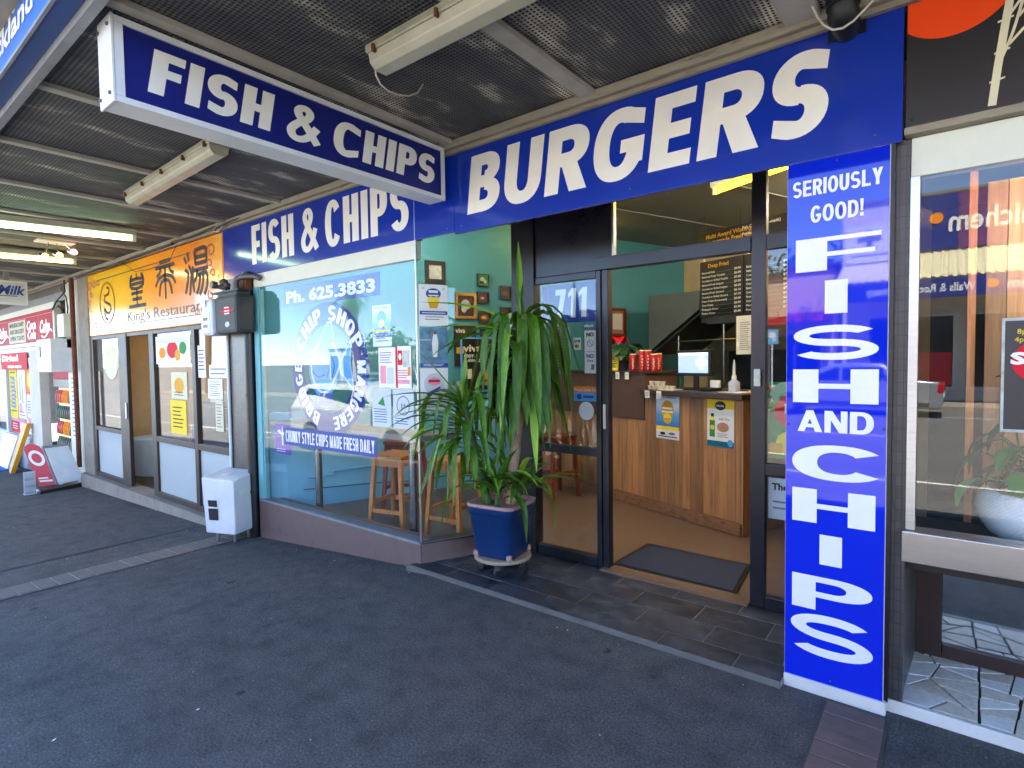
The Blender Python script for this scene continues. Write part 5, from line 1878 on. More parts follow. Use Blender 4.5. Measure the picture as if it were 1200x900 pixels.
sheet('sticker', 'small white eftpos word sticker below the 711 number', 'sticker', pd_, (-2.10, 1.722, -1.965, 1.765), 'teal_photo', texts=[('eftpos', .5, .3, .5, 'sign_white', dict(align='C', bold=.03))], thick=.001)
sheet('sticker', 'orange and blue People Love Us sticker above the white round one', 'sticker', pd_, (-2.165, 1.205, -1.97, 1.31), 'sky_blue_print', [('r', 'orange_print', 0, .58, 1, 1), ('d', 'ink_blue', .25, .3, .1, .18), ('r', 'ink_blue', .42, .22, .85, .38)], [('People Love Us', .5, .68, .2, 'sign_white', dict(align='C', bold=.03, fit=.9))], thick=.001)
o = MB().disc(pd_, -2.06, 1.135, .062, .066, .0015, 'paper', 28).build('round_sticker')
tag(o, 'plain pale round sticker on the door side panel', 'sticker')
pdr = front(3.4815)
sheet('poster', 'chip combo poster low on the narrow pane right of the doorway', 'poster', pdr, (-.835, .915, -.58, 1.36), 'green_print', [('d', 'red_print', .62, .62, .5, .24), ('p', 'yellow_print', [(.1, .05), (.9, .05), (1, .35), (.6, .45), (.2, .3)]), ('r', 'gold_print', 0, .05, .3, .2)], [('Lin', .34, .6, .12, 'sign_white', dict(bold=.03))], thick=.001)
sheet('notice', 'white notice on the lowest pane right of the doorway', 'notice', pdr, (-.835, .56, -.58, .80), 'paper_grey', [('l', 'ink_grey', .1, .2, .9, .5, 2)], [('The Chip', .08, .72, .16, 'ink', dict(bold=.04))], thick=.001)

# ================================================================== RESTAURANT (left of the fish shop)
ks = thing('restaurant_sign', 'yellow to orange restaurant sign with three dark Chinese characters and scroll corners', 'sign')
pk_ = front(2.75)
kx0, kx1, kz0, kz1 = -10.48, -5.955, 1.955, 2.872
MB().rect(pk_, kx0, kz0, kx1, kz1, -.05, -.012, 'orange_print').build('box', ks, bevel=.004)
MB().rect(pk_, kx0+.012, kz0+.012, kx1-.012, kz1-.012, -.011, -.006, 'king_print').build('face_panel', ks)
b = MB()
def kline(pts, w_, m_='brown_frame', l=-.004):
    for q in g_stroke(pts, w_, w_):
        b.flat(pk_, q, l, m_)
# border with stepped corners
e0, e1, f0, f1 = kx0+.55, kx1-.75, kz0+.105, kz1-.115
kline([(e0, f1), (e1, f1)], .012)
kline([(e0, f0), (e1+.5, f0)], .012)
kline([(kx0+.22, f0+.30), (kx0+.22, f1-.28)], .012)
kline([(kx1-.10, f0+.3), (kx1-.10, f1-.3)], .012)
def scroll(cx, cy, sx, sy):
    for (ox, oy, r, a0, a1) in ((.0, .0, .075, 0, 400), (.16, .02, .06, 90, 480), (.03, -.13, .055, -60, 300), (.29, .03, .05, 160, 520), (-.02, -.24, .045, 0, 340)):
        pts = []
        for i in range(15):
            a = R(a0+(a1-a0)*i/14)
            rr_ = r*(1-.045*i)
            pts.append((cx+sx*(ox*1.35+rr_*1.35*math.cos(a)), cy+sy*(oy+rr_*math.sin(a))))
        kline(pts, .022, 'scroll_red', -.0035)
scroll(kx0+.24, f1-.06, 1, 1)
scroll(kx0+.24, f0+.06, 1, -1)
scroll(kx1-.26, f1-.04, -1, 1)
scroll(kx1-.26, f0+.06, -1, -1)
# oval dragon medallion
for k_ in (.95, .88):
    pts = [(kx0+.98+.33*k_*math.cos(R(t_)), 2.40+.315*k_*math.sin(R(t_))) for t_ in range(0, 361, 12)]
    kline(pts, .012, 'rust')
dr = g_spline([(kx0+.98, 2.62), (kx0+1.08, 2.6), (kx0+1.05, 2.53), (kx0+.92, 2.51), (kx0+.86, 2.44), (kx0+1.0, 2.4), (kx0+1.12, 2.36), (kx0+1.08, 2.27), (kx0+.95, 2.27), (kx0+.86, 2.33), (kx0+.9, 2.2), (kx0+1.0, 2.17)], 5)
kline(dr, .035, 'rust')
for i in range(0, len(dr)-4, 4):
    x, y = dr[i]
    kline([(x, y), (x+.06*math.cos(i), y+.045*math.sin(i*1.7))], .014, 'rust')
# seal script characters drawn as brush strokes (unit boxes: x right, y up)
def char(x0, x1, y0, y1, strokes, w_=.045):
    for st in strokes:
        pts = [(x0+(x1-x0)*x, y0+(y1-y0)*y) for x, y in (g_spline(st, 5) if len(st) > 2 else st)]
        kline(pts, w_, 'ink', -.003)
char(-8.68, -8.02, 2.27, 2.70, [[(.5, 1), (.5, .82)], [(.28, .97), (.16, .86), (.15, .6)], [(.72, .97), (.84, .86), (.85, .6)], [(.15, .82), (.5, .84), (.85, .82)], [(.15, .7), (.85, .7)], [(.18, .6), (.5, .55), (.82, .6)],
      [(.2, .42), (.8, .42)], [(.5, .55), (.5, .04)], [(.25, .24), (.75, .24)], [(.05, .03), (.95, .03)]])
char(-7.75, -7.12, 2.30, 2.76, [[(.25, .98), (.75, .98)], [(.05, .84), (.95, .84)], [(.3, .84), (.25, .70), (.1, .62)], [(.7, .84), (.75, .70), (.9, .62)], [(.5, .84), (.5, .0)], [(.5, .62), (.2, .55), (.03, .36)], [(.5, .62), (.8, .55), (.97, .36)],
      [(.5, .5), (.3, .42), (.2, .1)], [(.5, .5), (.7, .42), (.8, .1)]])
char(-6.90, -6.28, 2.26, 2.78, [[(.02, .9), (.12, .75)], [(.16, .98), (.22, .78)], [(.04, .62), (.18, .5), (.05, .1)], [(.2, .7), (.3, .5), (.22, .05)], [(.38, .66), (.36, .4), (.4, .1)], [(.48, .95), (.48, .68)], [(.48, .97), (.9, .97), (.92, .68)], [(.48, .82), (.9, .82)], [(.48, .69), (.92, .69)],
      [(.4, .56), (.98, .56)], [(.56, .56), (.5, .4), (.4, .32)], [(.58, .44), (.9, .46), (.92, .2), (.8, .02)], [(.66, .44), (.6, .2), (.5, .06)], [(.78, .44), (.74, .2), (.62, .03)]])
b.build('drawing', ks)
b = MB()
write(b, pk_, "King's Restaurant", -8.72, 2.095, .135, 'brown_frame', -.003, fit=2.38)
b.build('lettering', ks)

kf = thing('restaurant_shopfront', 'brown framed restaurant shopfront with open door and frosted lower panes', 'shop front')
def kb_(nm, x0, x1, z0, z1, m_='brown_frame', y0=2.76, y1=2.82):
    return MB().box(x0, y0, z0, x1, y1, z1, m_).build(nm, kf, bevel=.004)
kb_('post', -10.32, -10.24, -.165, 1.95)
kb_('post', -5.945, -5.89, -.165, 1.95)
kb_('post', -8.05, -7.905, -.165, 1.95)
kb_('mullion', -6.80, -6.71, -.165, 1.95)
kb_('head_rail', -10.238, -9.142, 1.90, 1.95)
kb_('head_rail', -8.82, -8.052, 1.90, 1.95)
kb_('head_rail', -7.903, -6.802, 1.90, 1.95)
kb_('head_rail', -6.708, -5.947, 1.90, 1.95)
kb_('rail', -10.238, -9.142, .54, .60)
kb_('rail', -7.903, -6.802, .54, .61)
kb_('rail', -6.708, -5.947, .54, .61)
kb_('bottom_rail', -10.238, -9.142, -.165, -.10)
kb_('bottom_rail', -7.903, -6.802, -.165, -.10)
kb_('bottom_rail', -6.708, -5.947, -.165, -.10)
for x0, x1 in ((-10.238, -9.142), (-7.903, -6.802), (-6.708, -5.947)):
    MB().box(x0, 2.787, .612, x1, 2.793, 1.898, 'glass_front').build('pane', kf)
    MB().box(x0, 2.787, -.098, x1, 2.793, .538, 'glass_frost').build('frosted_pane', kf)
kd = kb_('door', -9.14, -8.822, -.15, 1.95, 'brown_frame', 2.752, 2.80)
MB().box(-8.90, 2.735, .78, -8.86, 2.751, 1.0, 'alu').build('handle', kd, bevel=.004)
cst = thing('concrete_step', 'rough concrete step along the foot of the restaurant front', 'step')
b = MB()
for x0, x1 in ((-10.75, -9.5), (-9.5, -8.0), (-8.0, -6.6), (-6.6, -5.87)):
    b.hexa([(x0, 2.655, zg(x0)-.1), (x1, 2.655, zg(x1)-.1), (x1, 2.9, zg(x1)-.1), (x0, 2.9, zg(x0)-.1), (x0, 2.675, -.168), (x1, 2.675, -.168), (x1, 2.9, -.168), (x0, 2.9, -.168)], 'concrete')
b.build('slab', cst)
t = thing('concrete_pillar', 'plain grey concrete pillar between the restaurant and the dairy', 'pillar')
MB().box(-10.80, 2.742, -.7, -10.33, 3.2, 2.93, 'concrete').build('shaft', t, bevel=.01)
# inside the restaurant
t = thing('ceiling_tube_light', 'assumed lit white tube on the ceiling inside the restaurant', 'light')  # unseen tube, assumed from the bright interior and added to light it
MB().box(-9.6, 4.2, 2.55, -6.6, 4.32, 2.598, 'white_paint').build('tray', t)
MB().tube([(-9.55, 4.26, 2.52), (-6.65, 4.26, 2.52)], .02, 'tube_assumed', 10).build('tube', t)
MB().box(-10.7, 2.9, -.3, -5.87, 6.4, -.165, 'grout_dark').build('restaurant_floor', kind='structure')
MB().box(-10.7, 6.0, -.16, -5.95, 6.1, 3.0, 'bamboo_print').build('wall', kind='structure')
MB().box(-10.8, 3.2, -.16, -10.7, 6.1, 3.0, 'yellow_wall').build('wall', kind='structure')
MB().box(-5.95, 3.2, -.16, -5.88, 6.1, 3.0, 'yellow_wall').build('wall', kind='structure')
MB().box(-10.7, 2.85, 2.6, -5.95, 6.0, 2.66, 'ceiling_grey').build('restaurant_ceiling', kind='structure')
MB().box(-9.5, 5.95, 1.45, -6.2, 5.998, 2.6, 'pink_print').build('wall_band', kind='structure')
t = thing('reception_counter', 'dark reception counter just inside the restaurant door', 'counter')
MB().box(-8.45, 3.5, -.16, -7.6, 4.1, .93, 'sushi_black').build('body', t, bevel=.006)
MB().box(-8.5, 3.45, .932, -7.55, 4.15, .965, 'hood_grey').build('top', t, bevel=.004)
o = MB().box(-8.3, 3.6, .967, -8.12, 3.75, 1.12, 'cream_paint').build('paper_box', bevel=.004)
tag(o, 'small cream box standing on the restaurant reception counter', 'box')
t = thing('bottle_crate_stack', 'stack of dark blue bottle cartons beside the reception counter', 'cartons')
for i in range(4):
    MB().box(-8.83, 3.55, -.16+.2*i, -8.5, 3.9, .03+.2*i, ('ink_blue', 'meter_grey', 'ink_blue', 'box_under')[i]).build('carton', t, bevel=.006)
sheet('calendar', 'brown calendar hung on the back wall of the restaurant', 'calendar', front(5.998), (-10.4, .9, -9.9, 1.7), 'skin_print', [('l', 'rust', .1, .1, .9, .9, 8)])
pkg = front(2.7862)
sheet('poster', 'white dish photo poster at the top of the left restaurant pane', 'poster', pkg, (-7.88, 1.52, -6.88, 1.86), 'paper', [('d', 'red_print', .5, .5, .16, .3), ('d', 'orange_print', .2, .4, .1, .2), ('d', 'green_print', .8, .55, .1, .22), ('d', 'gold_print', .65, .3, .08, .2), ('r', 'paper_grey', .05, .75, .95, .9)])
sheet('poster', 'yellow sheet low in the left restaurant pane', 'poster', pkg, (-7.5, .68, -7.05, 1.08), 'yellow_print', [('l', 'rust', .15, .15, .85, .85, 6)])
sheet('poster', 'pale yellow sheet above the bright one in the left restaurant pane', 'poster', pkg, (-7.45, 1.10, -7.0, 1.42), 'bamboo_print', [('d', 'gold_print', .5, .5, .3, .3), ('l', 'rust', .2, .1, .8, .3, 2)])
sheet('poster', 'narrow white poster at the left edge of the right restaurant pane', 'poster', pkg, (-6.69, 1.36, -6.5, 1.72), 'paper', [('l', 'purple_print', .1, .2, .9, .9, 6)])
sheet('sign', 'white printed strip sign across the right restaurant pane', 'sign', pkg, (-6.42, 1.36, -5.96, 1.50), 'paper', [('l', 'ink_grey', .08, .15, .95, .85, 2)])
sheet('notice', 'white printed notice in the middle of the right restaurant pane', 'notice', pkg, (-6.46, 1.13, -6.12, 1.35), 'paper', [('l', 'ink_grey', .1, .1, .9, .9, 7)])
sheet('notice', 'tall narrow cream notice below the white one in the right restaurant pane', 'notice', pkg, (-6.3, .78, -6.12, 1.12), 'bamboo_print', [('l', 'ink_grey', .15, .1, .85, .9, 8)])
o = MB().disc(front(2.7862), -9.55, 1.55, .28, .24, .001, 'bamboo_print').build('round_sticker')
tag(o, 'pale fan shaped sticker on the far left restaurant pane', 'sticker')
wt = thing('round_table', 'white clothed round table inside the far left restaurant window', 'table')
MB().lathe((-9.7, 3.5, -.16), [(.42, 0), (.43, .55), (.42, .56), (.0, .565)], 'paper_grey', 24).build('cloth', wt)

# gas meter on the pillar
gm = thing('gas_meter', 'dark grey gas meter with red label mounted on the tiled pillar', 'gas meter')
GY = 2.54
MB().box(-5.70, GY, 1.80, -5.26, 2.72, 2.165, 'meter_grey').build('body', gm, bevel=.035)
MB().box(-5.68, GY+.02, 2.10, -5.28, 2.70, 2.20, 'meter_grey').build('top_cover', gm, bevel=.02)
MB().box(-5.95, GY-.02, 1.79, -5.705, 2.70, 2.15, 'meter_clear').build('index_housing', gm, bevel=.03)
pmt = front(GY-.021)
b = MB()
b.rect(pmt, -5.94, 1.82, -5.76, 2.02, .001, .003, 'paper')
for z in (1.87, 1.94):
    b.rect(pmt, -5.90, z, -5.80, z+.03, .0035, .004, 'ink_grey')
b.rect(pmt, -5.93, 2.075, -5.83, 2.14, .001, .012, 'sign_white')
b.build('label_plate', gm)
b = MB()
pm2 = front(GY-.0015)
b.flat(pm2, [(-5.53, 2.01), (-5.44, 1.965), (-5.35, 2.01), (-5.44, 2.07)], .001, 'red_print')
b.flat(pm2, [(-5.57, 2.025), (-5.57, 2.003), (-5.31, 2.003), (-5.31, 2.025)], .0016, 'red_print')
for z in (2.04, 2.008, 1.983):
    b.flat(pm2, [(-5.49, z), (-5.39, z), (-5.39, z+.009), (-5.49, z+.009)], .002, 'sign_white')
b.disc(pm2, -5.44, 1.885, .045, .026, .001, 'silver_photo')
b.build('label', gm)
b = MB()
b.tube([(-5.44, 2.63, 2.19), (-5.44, 2.63, 2.28)], .03, 'pipe_grey', 12)
b.tube([(-5.66, 2.63, 2.19), (-5.66, 2.63, 2.28)], .025, 'pipe_grey', 10)
b.tube([(-5.44, 2.63, 2.28), (-5.43, 2.64, 2.325), (-5.36, 2.67, 2.345), (-5.2, 2.70, 2.335), (-5.16, 2.73, 2.31)], .026, 'pipe_grey', 10)
b.build('pipework', gm)
b = MB()
b.lathe((-5.68, 2.63, 2.24), [(.02, 0), (.055, .01), (.06, .03), (.04, .045), (.03, .06), (.045, .07), (.03, .10), (.01, .11)], 'pipe_grey', 14)
b.tube([(-5.77, 2.63, 2.28), (-5.58, 2.63, 2.28)], .022, 'pipe_grey', 10)
b.tube([(-5.68, 2.56, 2.28), (-5.68, 2.51, 2.28)], .035, 'pipe_grey', 12)
b.build('regulator', gm)
MB().box(-5.85, 2.58, 2.205, -5.30, 2.68, 2.22, 'cable_black').build('bracket', gm)
MB().box(-5.50, 2.69, 2.22, -5.36, 2.752, 2.365, 'rust').build('wall_plate', gm, bevel=.004)
MB().box(-5.60, 2.70, 1.9, -5.52, 2.757, 2.0, 'cable_black').build('wall_bracket', gm)
b = MB()
t = thing('meter_cables', 'loose black cables above the gas meter at the sign joint', 'cable', 'cables under the verandah')
b.tube([(-5.95, 2.70, 2.90), (-5.9, 2.66, 2.86), (-5.82, 2.64, 2.87), (-5.7, 2.67, 2.90), (-5.4, 2.70, 2.925)], .008, 'cable_black', 6)
b.tube([(-5.9, 2.68, 2.93), (-5.86, 2.63, 2.84), (-5.80, 2.65, 2.83), (-5.75, 2.68, 2.9)], .006, 'cable', 6)
b.tube([(-7.0, 2.67, 2.90), (-6.5, 2.66, 2.88), (-5.95, 2.68, 2.91)], .01, 'cable_black', 6)
b.build('cable', t)
t = thing('soffit_cable', 'black cable run sagging along the top of the restaurant sign', 'cable', 'cables under the verandah')
b = MB()
b.tube([(-10.6, 2.69, 2.87), (-9.6, 2.68, 2.88), (-9.1, 2.66, 2.84), (-8.7, 2.66, 2.85), (-8.2, 2.68, 2.88), (-7.0, 2.68, 2.885)], .014, 'cable_black', 6)
b.tube([(-8.6, 2.67, 2.86), (-8.45, 2.69, 2.80), (-8.2, 2.70, 2.70), (-7.8, 2.72, 2.69), (-7.2, 2.72, 2.72), (-6.95, 2.70, 2.86)], .004, 'cable_black', 5)
b.build('cable', t)

# white donation style box before the pillar
wb = thing('white_box', 'white metal box on short legs leaning before the grey tiled pillar', 'collection box', loc=(-5.52, 2.56, zg(-5.52)), rz=R(22))
MB().hexa([(-.17, -.15, .10), (.17, -.15, .10), (.17, .17, .10), (-.17, .17, .10), (-.19, -.17, .64), (.16, -.14, .61), (.16, .17, .66), (-.19, .16, .68)], 'alu_white').build('body', wb, bevel=.014)
MB().hexa([(-.12, -.162, .36), (-.03, -.162, .36), (-.03, -.15, .36), (-.12, -.15, .36), (-.125, -.1655, .42), (-.035, -.1635, .42), (-.035, -.15, .42), (-.125, -.15, .42)], 'ink').build('display', wb)
MB().hexa([(-.12, -.159, .23), (-.02, -.159, .23), (-.02, -.15, .23), (-.12, -.15, .23), (-.124, -.163, .34), (-.024, -.161, .34), (-.024, -.15, .34), (-.124, -.15, .34)], 'ink').build('display', wb)
b = MB()
pbx = Plane((.167, 0, 0), (0, 1, 0), (-.016, 0, 1))
b.rect(pbx, -.10, .45, .12, .53, .001, .003, 'sky_blue_print')
for i in range(5):
    b.rect(pbx, -.085+.038*i, .465, -.06+.038*i, .515, .0035, .004, 'sign_white')
b.build('label', wb)
o_ = MB().lathe((-.04, .0, .648), [(.0, .004), (.05, .004), (.05, .001)], 'paper', 16).build('round_label', wb)
for x in (-.1, .1):
    for y in (-.08, .1):
        MB().tube([(x, y, 0), (x, y, .1)], .014, 'alu', 8).build('leg', wb)

# ================================================================== DAIRY (far left)
pdy = front(2.75)
ds = thing('dairy_sign', 'red soft drink sign with a pale dairy panel on the far shop', 'sign')
MB().rect(pdy, -19.5, 1.90, -12.19, 2.63, -.10, 0, 'cream_paint').build('sign_box', ds, bevel=.004)
b = MB()
b.rect(pdy, -19.4, 1.97, -12.28, 2.52, .001, .004, 'red_sign')
b.rect(pdy, -19.4, 2.45, -12.28, 2.458, .0045, .005, 'pink_print')
b.rect(pdy, -15.55, 1.99, -14.15, 2.43, .0045, .006, 'bamboo_print')
for x in (-14.1, -13.2):
    b.rect(pdy, x, 1.98, x+.012, 2.44, .0045, .0055, 'pink_print')
b.build('face_panel', ds)
b = MB()
for i, s_ in enumerate(('MANUKAU DAIRY', 'AND GROCERY', 'OPEN 7 DAYS')):
    write(b, pdy, s_, -14.85, 2.315-.135*i, .085, 'ink', .008, bold=.03, align='C', fit=1.2)
def script_word(x0, x1, z0, z1):
    write(b, pdy, 'Coca', x0, z0+(z1-z0)*.5, (z1-z0)*.42, 'sign_white', .008, bold=.03, fit=(x1-x0)*.9, slant=.25)
    write(b, pdy, 'Cola', x0+.04, z0+.02, (z1-z0)*.42, 'sign_white', .008, bold=.03, fit=(x1-x0)*.8, slant=.25)
script_word(-14.05, -13.3, 2.02, 2.42)
def coke(x0, x1):
    write(b, pdy, 'Coke', x0, 2.13, .22, 'sign_white', .008, bold=.04, fit=x1-x0, slant=.25)
    for q in g_stroke(g_spline([(x0+.1, 2.07), (x0+(x1-x0)*.5, 2.04), (x1, 2.16), (x1+.15, 2.12)], 5), .03, .03):
        b.flat(pdy, q, .008, 'sign_white')
coke(-13.12, -12.45)
coke(-16.6, -15.75)
coke(-17.9, -16.9)
b.build('lettering', ds)
MB().box(-19.6, 2.76, -1.2, -19.5, 3.2, 2.9, 'concrete').build('wall', kind='structure')
df = thing('dairy_shopfront', 'pale dairy shopfront with poster covered window and open doorway', 'shop front')
def dbx(nm, x0, x1, z0, z1, m_, y0=2.755, y1=2.9):
    return MB().box(x0, y0, z0, x1, y1, z1, m_).build(nm, df, bevel=.006)
dbx('pillar', -14.05, -13.35, -.9, 1.83, 'stucco')
dbx('lintel', -19.5, -11.55, 1.70, 1.90, 'cream_paint', 2.80, 2.95)
dbx('jamb', -11.55, -10.85, -.7, 2.92, 'cream_paint', 2.76, 2.95)
dbx('upper_wall', -19.5, -10.85, 2.635, 2.93, 'grey_steel', 2.80, 2.98)
for x in (-18.5, -17, -15.5, -14, -12.6, -11.6):
    MB().box(x, 2.794, 2.78, x+1.42, 2.799, 2.92, 'concrete_dark').build('block', df)
dbx('stall_riser', -19.5, -14.06, -1.1, .10, 'alu_white', 2.78, 2.95)
dbx('window_frame', -19.5, -14.06, 1.58, 1.69, 'alu_white', 2.77, 2.9)
dbx('window_frame', -14.16, -14.06, .11, 1.57, 'alu_white', 2.77, 2.9)
dbx('window_frame', -16.35, -16.2, .11, 1.57, 'alu_white', 2.77, 2.9)
MB().box(-19.5, 2.82, .11, -14.17, 2.826, 1.57, 'glass').build('pane', df)
MB().box(-19.5, 3.0, -.6, -10.85, 6, -.55, 'grout_dark').build('dairy_floor', kind='structure')
MB().box(-19.5, 5.0, -.55, -10.8, 5.1, 2.9, 'yellow_wall').build('wall', kind='structure')
MB().box(-19.5, 3.0, 2.5, -10.8, 5.0, 2.56, 'ceiling_grey').build('dairy_ceiling', kind='structure')
sheet('sign', 'red and white phone card sign above the dairy window', 'sign', front(2.755), (-16.5, 1.46, -14.2, 1.80), 'red_print', texts=[('Digicel', .08, .52, .36, 'sign_white', dict(bold=.04, fit=.62)), ('SOLD HERE', .3, .1, .14, 'sign_white', dict(bold=.04, fit=.5))])
pw2 = front(2.8192)
sheet('poster', 'tall yellow poster at the left of the dairy window', 'poster', pw2, (-16.15, .42, -15.45, 1.5), 'yellow_print', [('l', 'green_print', .15, .1, .85, .95, 9), ('r', 'ink_blue', .25, .2, .75, .8), ('l', 'yellow_print', .3, .22, .7, .78, 7)])
sheet('poster', 'pink and red poster low in the dairy window', 'poster', pw2, (-16.1, .12, -14.9, .42), 'pink_print', [('r', 'red_print', .0, .0, .6, .8), ('d', 'paper', .75, .5, .12, .3), ('l', 'paper', .1, .2, .5, .7, 3)])
sheet('poster', 'white poster with dark bottles in the middle of the dairy window', 'poster', pw2, (-15.4, .45, -14.75, 1.52), 'paper', [('r', 'brown_photo', .2, .35, .4, .8), ('r', 'dark_photo', .5, .3, .68, .85), ('d', 'pink_print', .3, .2, .2, .1), ('l', 'red_print', .1, .03, .9, .15, 2)])
sheet('poster', 'orange poster at the top right of the dairy window', 'poster', pw2, (-14.7, .95, -14.2, 1.5), 'orange_print', [('d', 'yellow_print', .5, .5, .3, .3), ('l', 'red_print', .1, .05, .9, .3, 3)])
sheet('poster', 'small white and violet poster at the right of the dairy window', 'poster', pw2, (-14.7, .20, -14.2, .92), 'paper', [('l', 'purple_print', .1, .5, .9, .9, 5), ('r', 'pink_print', .1, .1, .9, .4)])
dfr = thing('drinks_fridge', 'red topped glass door drinks fridge standing in the dairy doorway', 'fridge')
MB().box(-12.92, 2.93, -.52, -11.575, 3.60, 1.55, 'fridge_red').build('cabinet', dfr, bevel=.01)
MB().box(-12.84, 2.918, -.30, -11.65, 2.93, 1.12, 'fridge_glow').build('interior', dfr)
MB().box(-12.92, 2.86, 1.14, -11.575, 2.929, 1.28, 'black_plastic').build('grille', dfr, bevel=.004)
MB().box(-12.92, 2.86, 1.285, -11.575, 2.929, 1.60, 'red_sign').build('header', dfr, bevel=.004)
for zz in (-.30, .02, .30, .58, .86):
    MB().box(-12.84, 2.875, zz-.012, -11.65, 2.917, zz, 'alu').build('shelf', dfr)
rb = random.Random(9)
bot = None
for si, zz in enumerate((-.30, .02, .30, .58, .86)):
    for i in range(9):
        if bot is None:
            bot = MB().lathe((0, 0, 0), [(.035, 0), (.037, .02), (.037, .13), (.014, .19), (.014, .22)], 'brown_photo', 8)
            meshes = []
            for m_ in ('brown_photo', 'can_red', 'orange_print', 'leaf_dark', 'dark_photo'):
                bb_ = MB().lathe((0, 0, 0), [(.035, 0), (.038, .02), (.038, .14), (.015, .20), (.015, .23)], m_, 8)
                o = bb_.build('bottle', origin=(0, 0, 0))
                meshes.append(o.data)
                bpy.data.objects.remove(o)
        o = bpy.data.objects.new('bottle', meshes[int(zz*10+3+i//3) % 5])
        col.objects.link(o)
        o.location = (-12.78+.13*i, 2.885, zz)
        tag(o, 'drink bottle on the %s fridge shelf, %s from the left' % (['lowest', 'second lowest', 'middle', 'second highest', 'highest'][si], ['first', 'second', 'third', 'fourth', 'fifth', 'sixth', 'seventh', 'eighth', 'ninth'][i]), 'bottle', 'bottles in the drinks fridge')
t = thing('metal_wall_box', 'pale grey metal box fixed at the end of the red dairy sign', 'box')
MB().box(-11.95, 2.45, 1.42, -11.15, 2.752, 1.95, 'alu_white').build('body', t, bevel=.01)
MB().box(-11.93, 2.44, 1.66, -11.72, 2.449, 1.84, 'black_plastic').build('vent', t, bevel=.003)
sheet('sign', 'tall narrow white price board on the dairy door jamb', 'sign', front(2.759), (-11.5, .28, -11.02, 1.40), 'paper', [('l', 'ink_grey', .2, .05, .8, .95, 14)])
t = thing('meter_box', 'small pale meter box with tangled cables above the dairy door jamb', 'meter')
MB().box(-11.45, 2.62, 1.98, -11.1, 2.758, 2.35, 'cream_paint').build('case', t, bevel=.01)
MB().box(-11.4, 2.66, 1.80, -11.15, 2.757, 1.96, 'concrete').build('base', t, bevel=.006)
b = MB()
b.tube([(-11.3, 2.70, 2.35), (-11.5, 2.66, 2.5), (-11.9, 2.66, 2.45), (-11.6, 2.67, 2.6), (-11.2, 2.68, 2.7), (-11.3, 2.70, 2.9)], .012, 'cable_black', 6)
b.tube([(-11.2, 2.70, 2.35), (-11.0, 2.66, 2.45), (-11.1, 2.67, 2.6), (-11.4, 2.68, 2.78), (-11.0, 2.7, 2.88)], .009, 'cable_black', 6)
b.build('cable', t)
MB().tube([(-10.92, 2.70, -.1), (-10.92, 2.70, 2.9)], .035, 'rust', 8).build('conduit', t)
mk_ = thing('milk_sign', 'white hanging sign reading Milk in dark brush script', 'sign')
pmk = Plane((-11.0, 0, 0), (0, 1, 0), (0, 0, 1))
MB().box(-11.12, .95, 2.44, -11.0, 2.18, 2.79, 'alu_white').build('sign_box', mk_, bevel=.005)
MB().rect(pmk, .975, 2.465, 2.155, 2.765, .001, .003, 'paper_grey').build('face_panel', mk_)
b = MB()
write(b, pmk, 'Milk', 1.84, 2.585, .135, 'ink_blue', .006, bold=.03, slant=.25, fit=.30)
b.flat(pmk, [(1.72, 2.555), (2.06, 2.558), (2.06, 2.568), (1.72, 2.566)], .006, 'ink')
b.build('lettering', mk_)
for y in (1.2, 1.95):
    MB().box(-11.08, y-.03, 2.792, -11.03, y+.03, ZC+.02, 'grey_steel').build('bracket', mk_)
# things on the footpath before the dairy
def onx(x, y):
    return (x, y, zg(x))
gz = zg(-10.8)
ab = thing('pavement_sign_base', 'black weighted pavement sign base before the dairy doorway', 'sign base')
MB().hexa([(-10.50, 2.10, gz), (-10.72, 2.74, gz), (-11.06, 2.74, gz), (-10.84, 2.10, gz), (-10.53, 2.13, gz+.06), (-10.74, 2.71, gz+.06), (-11.04, 2.71, gz+.06), (-10.81, 2.13, gz+.06)], 'black_plastic').build('base', ab, bevel=.015)
rbd = thing('red_board', 'red pavement board with a white ring leaning in the dairy doorway', 'sign')
rb0 = Vector((-10.98, 2.20, gz+.065))
re_, ru_ = Vector((.12, .24, 0)).normalized(), Vector((-.30, -.14, .68)).normalized()
prb = Plane(rb0, re_, ru_)
rpoly = [(0, 0), (.22, 0), (.22, .60), (.20, .66), (.15, .70), (.07, .70), (.02, .66), (0, .60)]
MB().prism(prb, rpoly, -.025, 0, 'red_board').build('panel', rbd)
b = MB()
b.ring(prb, .11, .46, .06, .095, .001, 'sign_white', n=24, ky=1.4)
b.rect(prb, .03, .06, .19, .09, .001, .002, 'sign_white')
b.rect(prb, .03, .11, .15, .135, .001, .002, 'sign_white')
b.build('print', rbd)
wbd = thing('white_board', 'white and grey swing sign board tilted beside the red board', 'sign')
wp0 = Vector((-10.78, 2.40, gz+.075))
pwb = Plane(wp0, Vector((.02, .97, .10)).normalized(), Vector((-.05, -.20, .62)).normalized())
MB().prism(pwb, [(0, 0), (.31, 0), (.33, .58), (.04, .60)], -.10, 0, 'alu_white').build('panel', wbd, bevel=.015)
MB().prism(pwb, [(-.025, 0), (-.002, 0), (.037, .60), (.31, .582), (.31, .61), (.03, .64)], -.11, -.02, 'grey_steel').build('edge', wbd)
for a_ in (.03, .27):
    q0 = pwb.p(a_, .0, -.05)
    MB().tube([(q0.x, q0.y, gz+.062), q0], .025, 'alu_white', 8).build('foot', wbd)
ps_ = thing('clear_stand', 'clear plastic brochure stand on the footpath by the sign base', 'stand')
sx0, sy0, sz0 = -10.72, 1.97, zg(-10.7)
